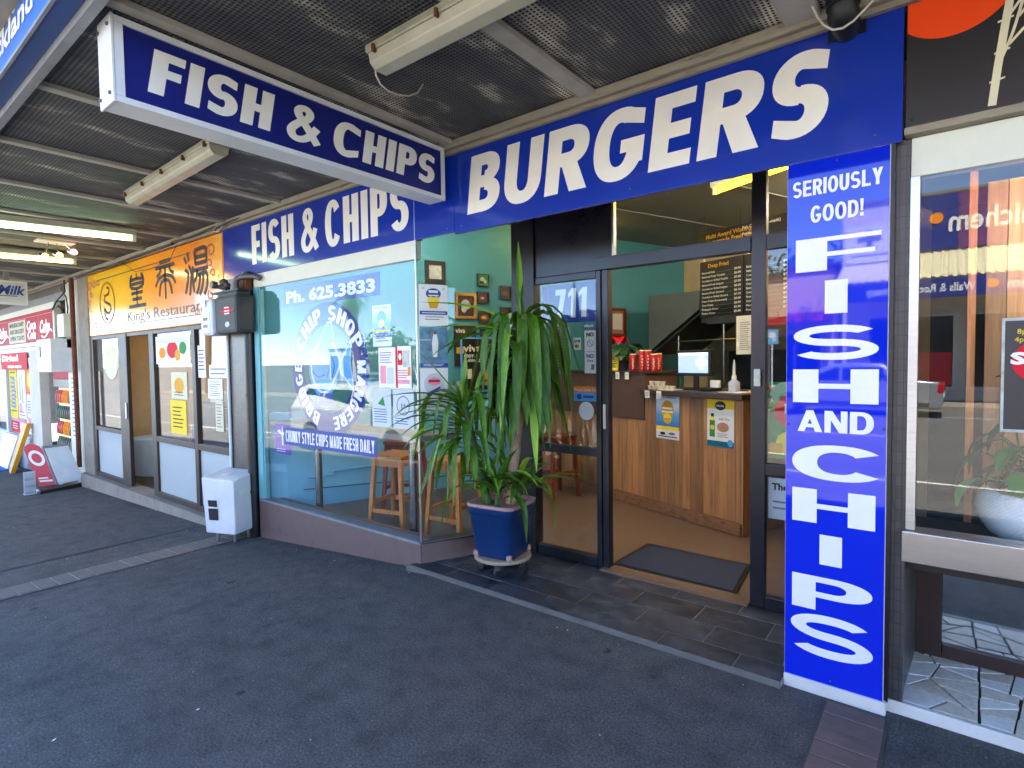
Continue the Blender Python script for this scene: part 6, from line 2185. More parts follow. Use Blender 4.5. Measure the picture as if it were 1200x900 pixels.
MB().box(sx0-.06, sy0, sz0, sx0+.06, sy0+.14, sz0+.02, 'meter_clear').build('base', ps_, bevel=.004)
for z in (.04, .14, .24):
    MB().box(sx0+.02, sy0, sz0+z, sx0+.05, sy0+.13, sz0+z+.07, 'meter_clear').build('pocket', ps_, bevel=.004)
MB().box(sx0, sy0, sz0+.022, sx0+.015, sy0+.14, sz0+.34, 'meter_clear').build('back', ps_, bevel=.002)
o = MB().hexa([(-14.75, 2.50, zg(-14.4)), (-14.2, 2.42, zg(-14.4)), (-14.2, 2.5, zg(-14.4)), (-14.75, 2.58, zg(-14.4)), (-14.4, 2.68, .40), (-13.95, 2.66, .42), (-13.95, 2.735, .42), (-14.4, 2.74, .40)], 'yellow_board').build('yellow_board', bevel=.01)
tag(o, 'yellow board leaning on the wall beside the dairy window', 'board')
o = MB().box(-18.2, 2.0, zg(-16)-.12, -14.9, 2.7, zg(-16)+.06, 'blue_mat').build('blue_crate', bevel=.01)
tag(o, 'bright blue low tray on the ground before the dairy window', 'tray')
o = MB().hexa([(-16.2, 2.5, zg(-15.5)), (-15.0, 2.5, zg(-15.5)), (-15.0, 2.56, zg(-15.5)), (-16.2, 2.56, zg(-15.5)), (-16.2, 2.70, .1), (-15.0, 2.70, .1), (-15.0, 2.745, .1), (-16.2, 2.745, .1)], 'alu_white').build('leaning_board', bevel=.004)
tag(o, 'white printed board leaning below the dairy window', 'board')

# ================================================================== SUSHI SHOP (right)
ss = thing('black_fascia_sign', 'black shop fascia with orange red sun and pale bamboo', 'sign')
MB().rect(front(2.75), -.158, 2.405, 3.2, 2.945, -.02, 0, 'sushi_black').build('panel', ss, bevel=.002)
pss = front(2.75)
b = MB()
D = .08
sun_pts = [(-.015+.205*math.cos(R(a)), 2.915+.205*math.sin(R(a))) for a in range(172, 369, 6)]
sun_pts = [(max(-.156, x), min(z, 2.943)) for x, z in sun_pts]
b.flat(pss, sun_pts, .001, 'orange_red')
for q in g_stroke([(.182-D, 2.415), (.196-D, 2.55), (.212-D, 2.68), (.228-D, 2.80), (.238-D, 2.94)], .024, .024):
    b.flat(pss, q, .0016, 'bamboo_print')
D = .08
for x, z in ((.195, 2.50), (.207, 2.60), (.215, 2.71), (.228, 2.81)):
    b.flat(pss, [(x-D-.022, z-.004), (x-D+.022, z+.004), (x-D+.022, z+.011), (x-D-.022, z+.003)], .002, 'bamboo_print')
for pts in ([(.20, 2.56), (.235, 2.66), (.262, 2.77), (.30, 2.90)], [(.225, 2.62), (.28, 2.68), (.34, 2.73)], [(.25, 2.71), (.31, 2.78), (.38, 2.81)], [(.215, 2.71), (.27, 2.79), (.33, 2.87)]):
    for q in g_stroke(g_spline([(x_-D, y_) for x_, y_ in pts], 4), .009, .009):
        b.flat(pss, q, .0022, 'bamboo_print')
for x, z, a, L_ in ((.195, 2.84, 200, .06), (.19, 2.85, 235, .055), (.21, 2.86, 160, .05), (.30, 2.89, 60, .07), (.31, 2.88, 100, .06), (.09, 2.93, 250, .06), (.1, 2.93, 280, .05), (.11, 2.935, 225, .05), (.33, 2.74, 30, .07), (.38, 2.81, 60, .06), (.27, 2.80, 130, .05), (.34, 2.72, -20, .06)):
    x -= D
    ca, sa = math.cos(R(a)), math.sin(R(a))
    b.flat(pss, [(x, z), (x+ca*L_*.4-sa*.008, z+sa*L_*.4+ca*.008), (x+ca*L_, z+sa*L_), (x+ca*L_*.4+sa*.008, z+sa*L_*.4-ca*.008)], .0026, 'bamboo_print')
b.build('drawing', ss)
MB().tube([(-.14, 2.749, 2.43), (-.14, 2.746, 2.43)], .006, 'black_plastic', 8).build('screw', ss)
sf = thing('black_shop_front', 'steel framed shop window with wide steel sill over a mirror panel', 'shop front')
MB().box(-.162, 2.742, 2.372, 3.2, 2.80, 2.402, 'trim_timber').build('head_batten', sf, bevel=.004)
MB().box(-.14, 2.79, 2.215, 3.2, 2.86, 2.37, 'cream_paint').build('header', sf, bevel=.004)
MB().box(-.14, 2.772, .79, -.108, 2.83, 2.213, 'alu').build('frame', sf, bevel=.002)
MB().box(-.106, 2.796, .79, 3.2, 2.802, 2.213, 'glass').build('pane', sf)
MB().box(-.150, 2.745, .662, 3.2, 2.86, .788, 'steel_sill').build('sill', sf, bevel=.004)
b = MB()
b.hexa([(-.19, 2.80, 0), (-.15, 2.80, 0), (-.12, 3.36, 0), (-.17, 3.36, 0), (-.19, 2.80, .66), (-.15, 2.80, .66), (-.12, 3.36, .66), (-.17, 3.36, .66)], 'tile_side')
b.build('tiled_return', sf)
MB().box(-.13, 3.33, .03, -.02, 3.40, .661, 'brown_frame').build('frame', sf, bevel=.003)
MB().box(-.018, 3.33, .03, 3.2, 3.40, .115, 'brown_frame').build('frame', sf, bevel=.003)
MB().box(-.018, 3.35, .117, 3.2, 3.36, .661, 'mirror').build('mirror_panel', sf)
MB().box(-.15, 2.87, .60, 3.2, 3.41, .655, 'sushi_dark').build('sill_board', sf)
# crazy paving entrance strip
cz = structure('crazy_paving')
MB().box(-.20, 2.81, -.15, 3.2, 3.42, .036, 'grout_dark').build('bed', cz)
MB().box(-.20, 2.785, -.15, 3.2, 2.809, .052, 'white_base').build('edge_strip', cz, bevel=.003)
rq = random.Random(21)
def split(poly, depth):
    n_ = len(poly)
    ar = abs(sum(poly[i][0]*poly[(i+1) % n_][1]-poly[(i+1) % n_][0]*poly[i][1] for i in range(n_))/2)
    if ar < .012 or (ar < .045 and rq.random() < .42):
        return [poly]
    cx_, cy_ = sum(p[0] for p in poly)/n_, sum(p[1] for p in poly)/n_
    xs_ = [p[0] for p in poly]; ys_ = [p[1] for p in poly]
    a = rq.uniform(-.6, .6) + (0 if (max(xs_)-min(xs_)) > (max(ys_)-min(ys_)) else math.pi/2)
    nx, ny = math.cos(a), math.sin(a)
    c_ = nx*(cx_+rq.uniform(-.03, .03))+ny*(cy_+rq.uniform(-.03, .03))
    return split(clip(poly, nx, ny, c_), depth+1) + split(clip(poly, -nx, -ny, -c_), depth+1)
for q in split([(-.195, 2.812), (1.1, 2.812), (1.1, 3.40), (-.195, 3.40)], 0):
    if len(q) < 3:
        continue
    q = inset(q, rq.choice((.002, .003, .004, .006)))
    ar = sum(q[i][0]*q[(i+1) % len(q)][1]-q[(i+1) % len(q)][0]*q[i][1] for i in range(len(q)))/2 if len(q) > 2 else 0
    if ar < .0006:
        continue
    MB().prism(pz, q, .025, .05+rq.uniform(-.001, .001), rq.choice(['terrazzo', 'terrazzo', 'terrazzo_white'])).build('paving_stone', cz, bevel=.0025)
# inside
MB().box(-.13, 2.84, .66, 3.2, 3.42, .70, 'sushi_dark').build('display_floor', kind='structure')
MB().box(-.14, 2.86, 2.38, 3.2, 5.0, 2.44, 'ceiling_grey').build('display_ceiling', kind='structure')
MB().box(-.16, 2.865, .70, -.142, 3.42, 2.38, 'sushi_dark').build('wall', kind='structure')
MB().box(-.14, 4.30, -.1, 3.2, 4.36, 2.38, 'sushi_dark').build('wall', kind='structure')
MB().box(3.2, 2.76, -.1, 3.3, 4.3, 2.94, 'sushi_dark').build('wall', kind='structure')
MB().box(-.14, 3.42, -.1, 3.2, 4.3, 0, 'sushi_dark').build('floor', kind='structure')
bw = thing('board_screen', 'warm timber board screen standing behind the shop window plants', 'screen')
x = .12
for i in range(14):
    MB().box(x, 3.44, .70, x+.072, 3.47, 2.3, 'ply_wall').build('board', bw, bevel=.002)
    x += .075
MB().box(.055, 3.425, .70, .085, 3.48, 2.37, 'stool_wood').build('post', bw)
t = thing('assumed_display_tube', 'assumed lit warm tube hidden behind the header of the black shop window', 'light')  # hidden tube, assumed from the warm boards and added to brighten the display
MB().box(.05, 2.88, 2.335, 1.6, 2.98, 2.378, 'white_paint').build('tray', t)
MB().tube([(.1, 2.93, 2.315), (1.55, 2.93, 2.315)], .016, 'tube_assumed', 10).build('tube', t)
wpot = thing('white_bowl_pot', 'large white dimpled bowl pot on the steel window sill', 'pot')
pcx, pcy = .40, 3.14
k = N('dimpled white ceramic')
k.b.inputs['Base Color'].default_value = lin('#dde3e4')
k.b.inputs['Roughness'].default_value = .45
tc = k.add('TexCoord')
sx = k.add('SeparateXYZ')
k.ln(tc.outputs['Object'], sx.inputs[0])
def mth(op, a, b_=None):
    q = k.add('Math', operation=op)
    for i, v in ((0, a), (1, b_)):
        if v is None:
            continue
        if isinstance(v, (int, float)):
            q.inputs[i].default_value = v
        else:
            k.ln(v, q.inputs[i])
    return q.outputs[0]
ang = mth('ARCTAN2', sx.outputs[1], sx.outputs[0])
u1 = mth('SINE', mth('MULTIPLY', ang, 90))
z1 = mth('SINE', mth('MULTIPLY', sx.outputs[2], 380))
k.bump(mth('MULTIPLY', u1, z1), .4, .004)
M['dimple'] = k.m
b = MB()
b.lathe((0, 0, 0), [(.14, 0), (.20, .012), (.27, .055), (.305, .11), (.315, .16), (.305, .205), (.285, .235), (.268, .236), (.275, .2)], 'dimple', 48)
o = b.build('bowl', wpot, origin=(0, 0, 0))
o.location = (pcx, pcy, .70)
MB().lathe((pcx, pcy, .70), [(.0, .19), (.275, .195)], 'soil', 24).build('soil', wpot)
gp = thing('window_plant', 'broad leaved green plant growing in the white bowl pot', 'plant')
rr = random.Random(11)
for i in range(80):
    a = rr.uniform(0, 6.28)
    e = rr.uniform(.15, 1.35)
    L_ = rr.uniform(.12, .38)
    s0 = Vector((pcx+rr.uniform(-.1, .1), pcy+rr.uniform(-.08, .08), .90))
    tip = s0+Vector((math.cos(a)*math.cos(e), .55*math.sin(a)*math.cos(e), math.sin(e)))*L_
    tip.y = max(tip.y, 2.93)
    MB().tube([s0, (s0+tip)/2+Vector((0, 0, .03)), tip], .004, 'stalk_green', 5).build('stalk', gp)
    dv = Vector((math.cos(a), .6*abs(math.sin(a)) if tip.y < 3.05 else .6*math.sin(a), .1))
    heart_leaf(tip, dv, rr.uniform(.13, .22), rr.uniform(.042, .062), rr.choice(['leaf_mid', 'leaf_mid', 'leaf_dark']), 'leaf', gp, 2.6)
rf = thing('red_flower', 'single red flower standing in the white bowl pot beside the black poster', 'flower')
MB().tube([(pcx-.15, pcy+.05, .9), (pcx-.18, pcy+.07, 1.2), (pcx-.185, pcy+.05, 1.40)], .004, 'stalk_green', 5).build('stalk', rf)
for a in (.2, 1.4, 2.7, 3.9, 5.1):
    heart_leaf(Vector((pcx-.185, pcy+.05, 1.40)), (math.cos(a), math.sin(a), .6), .075, .035, 'flower_red', 'petal', rf, 1.0)
sheet('poster', 'black poster with red circle and white letters hung in the shop window at far right', 'poster', Plane((0, 2.79, 0), (1, 0, 0), (0, 0, 1)), (.146, 1.21, .50, 1.635), 'sushi_black',
      [('r', 'silver_photo', 0, 0, .025, 1), ('r', 'silver_photo', 0, .975, 1, 1), ('r', 'silver_photo', 0, 0, 1, .025), ('d', 'red_print', .44, .62, .36, .22)],
      [('8pc', .12, .86, .045, 'yellow_print'), ('4pc set', .10, .79, .045, 'yellow_print'), ('SUSHI', .07, .60, .10, 'sign_white', dict(bold=.05, fit=.66)), ('Fresh', .2, .32, .065, 'sign_white', dict(bold=.02)), ('made', .24, .22, .065, 'sign_white', dict(bold=.02)), ('Sushi', .22, .12, .065, 'sign_white', dict(bold=.02))], lift=-.0005+.001)

# ================================================================== POTTED YUCCA ON ITS DOLLY
PX, PY, PRZ = -2.47, 3.01, R(8)
dl = thing('plant_dolly', 'round wooden dolly on small castors under the blue pot', 'plant dolly', loc=(PX, PY, .0275), rz=PRZ)
MB().lathe((0, 0, .098), [(.19, 0), (.20, .004), (.20, .022), (.19, .026)], 'ply', 28).build('board', dl)
for a in (200, 290, 20, 110):
    x, y = .15*math.cos(R(a)), .15*math.sin(R(a))
    cs_ = MB().bar((x, y, .097), (x, y, .055), .034, .05, 'chrome', (0, 1, 0)).build('castor', dl, bevel=.002)
    d = Vector((math.cos(R(a+50)), math.sin(R(a+50)), 0))
    MB().tube([Vector((x, y, .036))-d*.013, Vector((x, y, .036))+d*.013], .0355, 'rubber', 16).build('wheel', cs_)
    MB().tube([Vector((x, y, .036))-d*.017, Vector((x, y, .036))+d*.017], .008, 'chrome', 8).build('axle', cs_)
pt = thing('planter_pot', 'square blue plastic pot with chipped pale rim, on a dolly by the doorway', 'pot', loc=(PX, PY, .1525), rz=PRZ)
def sq(r, n=40, e=7):
    out = []
    for i in range(n):
        t_ = 2*math.pi*i/n
        c, s_ = math.cos(t_), math.sin(t_)
        k_ = (abs(c)**e+abs(s_)**e)**(-1/e)
        out.append((r*k_*c, r*k_*s_))
    return out
def sqloft(levels, m_, nm, parent):
    vs, fs = [], []
    n = 40
    for r, z in levels:
        vs += [(x, y, z) for x, y in sq(r)]
    for i in range(len(levels)-1):
        for j in range(n):
            fs.append((i*n+j, i*n+(j+1) % n, (i+1)*n+(j+1) % n, (i+1)*n+j))
    b = MB().add(vs, fs, m_, True)
    if levels[0][0] > .05:
        b.add(vs[:n], [tuple(range(n))[::-1]], m_)
    return b.build(nm, parent)
sqloft([(.135, 0), (.142, .004), (.148, .03), (.178, .30), (.180, .302), (.186, .305), (.190, .352)], 'pot_blue', 'body', pt)
sqloft([(.191, .352), (.194, .356), (.194, .372), (.188, .376), (.178, .372), (.172, .34), (.165, .30)], 'pot_rim', 'rim', pt)
sqloft([(.0, .335), (.1, .338), (.171, .33)], 'soil', 'soil', pt)
for a in (45, 135, 225, 315):
    x, y = .19*math.cos(R(a)), .19*math.sin(R(a))
    MB().lathe((x*.98, y*.98, .0), [(.018, 0), (.022, .01), (.02, .035), (.008, .04)], 'pot_rim', 8).build('chipped_corner', pt)

yu = thing('yucca_plant', 'tall potted yucca with long drooping green leaves by the doorway', 'plant')
TOPZ = .1525+.335
ry = random.Random(42)
cr_ = Vector((.786, .618, 0))      # across the picture
cf_ = Vector((-.618, .786, 0))     # away from the street corner
def trunk(pts, rads, nm='trunk', m_='bark'):
    ps = []
    rs = []
    for i in range(len(pts)-1):
        for j in range(6):
            t_ = j/6
            ps.append(Vector(pts[i]).lerp(Vector(pts[i+1]), t_))
            rs.append((rads[i]*(1-t_)+rads[i+1]*t_)*(1+.06*math.sin(j*2.1+i)))
    ps.append(Vector(pts[-1])); rs.append(rads[-1])
    MB().tube(ps, rs, m_, 12).build(nm, yu)
def yleaf(p0, az, el, L, w_, end, m_='leaf', nseg=12, twist=0.0, knee=.35, nm='leaf'):
    """one strap leaf: leaves the stem along (az, el), then bends over to the angle end and hangs"""
    p = Vector(p0)
    vs, fs = [], []
    hd_ = Vector((math.cos(az), math.sin(az), 0))
    sd = Vector((-math.sin(az), math.cos(az), 0))
    sd = (sd*math.cos(twist)+hd_*math.sin(twist)).normalized()
    ph_ = (p.x*37+p.y*91+az*5) % 6.28
    for i in range(nseg+1):
        t_ = i/nseg
        wv = w_*(.5+.5*min(1, t_/.3))*(1 if t_ < .5 else max(0.02, 1-((t_-.5)/.5)**1.8))/2
        q_ = min(1, t_/knee)
        q_ = q_*q_*(3-2*q_)
        e = el+(end-el)*q_+.05*math.sin(6*t_+ph_)
        d = hd_*math.cos(e)+Vector((0, 0, math.sin(e)))
        upn = (-hd_*math.sin(e)+Vector((0, 0, math.cos(e))))
        v_ = .42*wv
        vs += [p-sd*wv+upn*v_, p-sd*wv*.5+upn*v_*.35, p, p+sd*wv*.5+upn*v_*.35, p+sd*wv+upn*v_]
        p = p+d*(L/nseg)
    for i in range(nseg):
        for j in range(4):
            fs.append((5*i+j, 5*i+j+1, 5*i+j+6, 5*i+j+5))
    return MB().add(vs, fs, m_, True).build(nm, yu)
base = Vector((PX, PY, TOPZ))
# main stem: leans, then rises
m0 = base+cr_*.06+cf_*.0
m1 = m0+cr_*.03+Vector((0, 0, .35))
m2 = m0+cr_*.085+Vector((0, 0, .72))
m3 = base+cr_*.145+Vector((0, 0, 1.265))
trunk([m0-Vector((0, 0, .05)), m1, m2, m3], [.040, .036, .033, .028])
def rosette(top, n_drop, Lr, wr, zdrop, seed, kn=(.28, .42), ends=(-1.5, -1.32)):
    q = random.Random(seed)
    for i in range(n_drop):
        a = 2.39996*i
        t_ = i/max(1, n_drop-1)                  # 0 = oldest, lowest on the stem
        L = q.uniform(*Lr)*(.82+.18*t_)
        yleaf(top+Vector((math.cos(a)*.02, math.sin(a)*.02, -zdrop*(1-t_))), a, -.2+1.25*t_+q.uniform(-.15, .15), L, q.uniform(*wr),
              q.uniform(*ends), 'leaf_young_lit' if q.random() < .24 else 'leaf', twist=q.uniform(-.5, .5), knee=q.uniform(*kn))  # share of paler leaves puts the lit faces into the colour
rosette(m3, 56, (.60, .92), (.054, .078), .42, 3, (.24, .5))
# the long young spear and the arms that stretch out of the head
aL = math.atan2(-cr_.y, -cr_.x)
aR = math.atan2(cr_.y, cr_.x)
aC = math.atan2(-cf_.y, -cf_.x)          # towards the camera side
for a_, l_, w2_ in ((2.4, .62, .05), (1.0, .34, .055), (4.0, .30, .05), (5.4, .26, .05)):
    yleaf(m3-Vector((0, 0, .03)), a_, 1.48, l_, w2_, 1.50, 'leaf_young_lit' if l_ > .4 else 'leaf', knee=1)
yleaf(m3+Vector((0, 0, -.02)), aL+.1, .42, .72, .055, .05, 'leaf_young_lit', knee=1)
yleaf(m3+Vector((0, 0, -.05)), aL-.25, .0, .72, .05, -.55, 'leaf', knee=1)
yleaf(m3+Vector((0, 0, -.08)), aL+.3, .25, .66, .045, -.1, 'leaf_young_lit', knee=1)
yleaf(m3+Vector((0, 0, -.03)), aL-.5, .2, .85, .055, -1.0, 'leaf', knee=.9)
yleaf(m3+Vector((0, 0, -.01)), aR-.1, 1.0, .86, .06, -1.3, 'leaf', knee=.5)
yleaf(m3+Vector((0, 0, -.03)), aR+.3, .7, .95, .06, -1.42, 'leaf', knee=.35)
yleaf(m3+Vector((0, 0, -.03)), aR-.7, .7, 1.0, .07, -1.4, 'leaf', knee=.45)
yleaf(m3+Vector((0, 0, -.03)), aC+.3, .7, 1.05, .075, -1.45, 'leaf', knee=.35)
yleaf(m3+Vector((0, 0, -.03)), aC-.4, .8, 1.0, .075, -1.45, 'leaf', knee=.35)
# second stem, leaning towards the window
s0 = base-cr_*.08+cf_*(-.02)
s1 = s0-cr_*.08+Vector((0, 0, .30))
s2 = s0-cr_*.17+Vector((0, 0, .72))
trunk([s0-Vector((0, 0, .05)), s1, s2], [.03, .026, .022], 'stem', 'stalk_green')
rosette(s2, 30, (.48, .70), (.042, .058), .36, 8, (.4, .75), (-1.5, -1.15))
for i in range(13):
    yleaf(s2+Vector((0, 0, -.02*i)), aL+(-1.3+2.6*i/12), .75-.05*i, .5+.02*(i % 4), .044, -.35-.1*(i % 5), 'leaf_young_lit' if i % 3 == 0 else 'leaf', knee=1)
for a_, l_ in ((2.0, .40), (.5, .26), (4.2, .22)):
    yleaf(s2-Vector((0, 0, .03)), a_, 1.44, l_, .045, 1.48, 'leaf_young_lit' if l_ > .3 else 'leaf', knee=1)
yleaf(s2, aL+.1, .95, .50, .045, .75, 'leaf', knee=1)
yleaf(s2, aL-.15, .35, .62, .045, -.25, 'leaf', knee=1)
yleaf(s2, aL+.5, .25, .55, .045, -.6, 'leaf', knee=1)
yleaf(s2, aR+.1, .75, .66, .045, .55, 'leaf', knee=1)
yleaf(s2, aR-.3, .5, .6, .05, -.7, 'leaf', knee=1)
# low offsets at the pot
for (o_, n_, L0, L1, sd_) in ((base+cr_*(-.03)-cf_*.10, 17, .28, .5, 5), (base+cr_*.12-cf_*.03, 15, .26, .46, 6), (base-cr_*.10+cf_*.05, 12, .26, .44, 7)):
    q = random.Random(sd_)
    st_ = o_+Vector((0, 0, .10))
    trunk([o_-Vector((0, 0, .04)), st_], [.016, .014], 'stem', 'stalk_green')
    for i in range(n_):
        a = 2.4*i+q.uniform(-.2, .2)
        el_ = q.uniform(.5, 1.35)
        yleaf(st_+Vector((0, 0, .02*i/n_)), a, el_, q.uniform(L0, L1), q.uniform(.04, .054), el_-q.uniform(.5, 2.4), 'leaf_young_lit' if i % 3 == 0 else 'leaf', knee=q.uniform(.7, 1))
yleaf(base+cr_*.14+Vector((0, 0, .12)), aR, .5, .52, .036, -.3, 'leaf', knee=1)
yleaf(base+cr_*.14+Vector((0, 0, .10)), aR-.3, .4, .5, .045, -1.45, 'leaf', knee=.6)
yleaf(base-cr_*.1-cf_*.08+Vector((0, 0, .10)), aL-.3, .5, .55, .055, -1.3, 'leaf', knee=.7)
yleaf(base+cr_*.02-cf_*.14+Vector((0, 0, .08)), aR-.9, .45, .45, .05, -1.4, 'leaf', knee=.6)

# ================================================================== ACROSS THE STREET (seen mirrored in the glass)
pf_ = Plane((0, -18.3, 0), (-1, 0, 0), (0, 0, 1))       # faces our shops; a = -x
def zo(x):
    return zr(x)+.125
ph = thing('pharmacy_building', 'pharmacy across the street with navy signs and pale corrugated verandah', 'building')
MB().box(-3.2, -26, -1.2, 16, -18.32, 6.9, 'stucco').build('wall', ph)
MB().box(-3.4, -26.2, 6.9, 16.2, -18.25, 7.0, 'roof_iron').build('parapet_cap', ph)
b = MB()
b.rect(pf_, -16, 5.05, 1.2, 6.85, .01, .10, 'pharm_blue')
b.rect(pf_, -9, 5.05, -.1, 6.85, .101, .12, 'pharm_purple')
b.build('upper_sign', ph)
b = MB()
write(b, pf_, 'Unichem', -2.5, 5.62, .70, 'sign_white', .13, bold=.02, fit=2.65)
write(b, pf_, 'P', .9, 5.6, .4, 'sign_white', .13, bold=.02)
b.disc(pf_, .48, 6.1, .19, .19, .13, 'orange_print')
b.build('lettering', ph)
b = MB()
nrib = 90
vs, fs = [], []
for i in range(nrib*4+1):
    x = -3.1 + 19*i/(nrib*4)
    h = (0, .05, .05, 0)[i % 4]
    vs += [(x, -18.2, 4.95+h), (x, -15.7, 3.85+h)]
    if i:
        fs.append((2*i-2, 2*i-1, 2*i+1, 2*i))
b.add(vs, fs, 'awning_iron')
o = b.build('verandah_roof', ph)
o['kind'] = 'stuff'
pv = Plane((0, -15.7, 0), (-1, 0, 0), (0, 0, 1))
MB().rect(pv, -16, 3.25, 3.1, 3.83, -.06, 0, 'pharm_blue').build('verandah_fascia', ph)
b = MB()
write(b, pv, 'Walls & Roche Pharmacy', -.52, 3.42, .25, 'sign_white', .004, bold=.02, fit=2.7)
b.disc(pv, -.9, 3.56, .13, .13, .004, 'orange_print')
write(b, pv, 'Unichem', -2.6, 3.40, .28, 'sign_white', .004, bold=.02, fit=1.4)
b.build('lettering', ph)
for x in (-2.8, 2.5, 8, 13.5):
    MB().tube([(x, -15.85, zo(x)), (x, -15.85, 3.25)], .06, 'stucco', 8).build('verandah_post', ph)
for i, x in enumerate((-2.4, .4, 3.2, 6.0, 8.8, 11.6)):
    f = MB().box(x, -18.31, .35, x+2.5, -18.2, 2.9, 'alu_white').build('window', ph)
    MB().box(x+.08, -18.195, .45, x+2.42, -18.185, 2.82, 'shop_glass').build('pane', f)
b = MB()
for i in range(6):
    b.rect(pf_, -14+2.8*i, .5, -12.8+2.8*i, 1.6, .15, .16, ('pink_print', 'paper', 'orange_print', 'sky_blue_print', 'paper', 'red_print')[i])
b.build('window_poster', ph)
lp = thing('cross_sign', 'pale lilac sign panel with a dark plus mark standing above the corrugated verandah', 'sign')
MB().box(-3.0, -17.6, 4.75, -1.55, -17.5, 6.0, 'paper').build('panel', lp)
pl2 = Plane((0, -17.5, 0), (-1, 0, 0), (0, 0, 1))
b = MB()
b.rect(pl2, 1.95, 5.45, 2.65, 5.62, .002, .004, 'ink_grey')
b.rect(pl2, 2.21, 5.22, 2.39, 5.84, .0045, .006, 'ink_grey')
b.rect(pl2, 1.7, 4.96, 2.85, 5.02, .002, .004, 'ink_grey')
b.build('lettering', lp)

def shop(nm, label, x0, x1, y, h, wallm, roofm, awn=None, gable=False, depth=8):
    t = thing(nm, label, 'building')
    z0 = zo((x0+x1)/2)-.4
    MB().box(x0, y-depth, z0, x1, y, h, wallm).build('wall', t)
    if gable:
        xm = (x0+x1)/2
        MB().add([(x0-.3, y+.3, h), (x1+.3, y+.3, h), (xm, y+.3, h+1.5), (x0-.3, y-depth, h), (x1+.3, y-depth, h), (xm, y-depth, h+1.5)],
                 [(0, 1, 2), (3, 5, 4), (0, 2, 5, 3), (1, 4, 5, 2), (0, 3, 4, 1)], roofm).build('roof', t)
    else:
        MB().box(x0-.15, y-depth-.1, h, x1+.15, y+.15, h+.12, roofm).build('roof', t)
    if awn:
        MB().hexa([(x0, y+2.4, 2.75), (x1, y+2.4, 2.75), (x1, y, 3.0), (x0, y, 3.0), (x0, y+2.4, 3.05), (x1, y+2.4, 3.05), (x1, y, 3.1), (x0, y, 3.1)], awn).build('verandah_roof', t)
    n = max(2, int((x1-x0)/2.6))
    for i in range(n):
        a0 = x0+(x1-x0)*(i+.12)/n
        a1 = x0+(x1-x0)*(i+.88)/n
        f = MB().box(a0, y, zo(x0)+.5, a1, y+.06, 2.5, 'alu_white').build('window', t)
        MB().box(a0+.08, y+.062, zo(x0)+.6, a1-.08, y+.07, 2.42, 'shop_glass').build('pane', f)
    return t
shop('tan_shop', 'tan shop with dark roof across the street beside the pharmacy', -9.5, -3.5, -18.6, 4.9, 'stucco_tan', 'roof_dark', 'red_awning')
shop('white_shop', 'low white gabled building across the street behind the palm', -27, -17.5, -30, 3.6, 'stucco', 'roof_iron', None, True)
shop('white_hall', 'long white low building far across the car park', -62, -36, -36, 3.2, 'stucco', 'roof_dark')
shop('brick_block', 'brick shop block with dark roof far along the street', -36, -28, -44, 4.0, 'brick_far', 'roof_dark', 'red_awning')
shop('tan_shop', 'second tan shop across the street beyond the pharmacy', 16.5, 28, -18.6, 4.6, 'stucco_tan', 'roof_iron', 'roof_iron')

def tree(label, x, y, h, r, seed, grp='trees across the street', z=None):
    t = thing('street_tree', label, 'tree', grp)
    q = random.Random(seed)
    z0 = zo(x) if z is None else z
    MB().tube([(x, y, z0), (x+.1, y, z0+h*.3), (x-.05, y, z0+h*.62)], [.2, .15, .07], 'palm_bark', 8).build('trunk', t)
    vs, fs = [], []
    for i in range(1500):
        while True:
            v = Vector((q.uniform(-1, 1), q.uniform(-1, 1), q.uniform(-1, 1)))
            if v.length < 1 and (v.length > .55 or q.random() < .3):
                break
        lump = 1+.25*math.sin(5*v.x+seed)*math.cos(4*v.y)
        c = Vector((x, y, z0+h*.66))+Vector((v.x*r, v.y*r, v.z*h*.36))*lump
        a = Vector((q.gauss(0, 1), q.gauss(0, 1), q.gauss(0, 1))).normalized()*.18
        b_ = a.cross(Vector((q.gauss(0, 1), q.gauss(0, 1), q.gauss(0, 1)))).normalized()*.11
        k_ = len(vs)
        vs += [c-a, c+b_, c+a, c-b_]
        fs.append((k_, k_+1, k_+2, k_+3))
    MB().add(vs, fs, 'crown_green').build('crown', t)
    for i in range(5):
        a = i*1.3
        MB().tube([(x, y, z0+h*.4), (x+math.cos(a)*r*.5, y+math.sin(a)*r*.5, z0+h*.7)], [.07, .025], 'palm_bark', 6).build('limb', t)
tree('round leafy tree far across the car park, leftmost of the trees in the mirrored view', -46, -32, 6, 3.4, 1, z=-1.2)
tree('round leafy tree behind the white gabled building', -30, -34, 6.5, 3.2, 2, z=-1.0)
tree('small leafy tree between the tan shop and the palm', -11.8, -21, 4.6, 1.6, 4, z=-.5)
tree('tall leafy tree behind the tan shop', -7, -29, 8.0, 3.0, 5, z=-.5)
tree('wide leafy tree beyond the brick block', -24, -44, 7.0, 3.5, 6, z=-1)

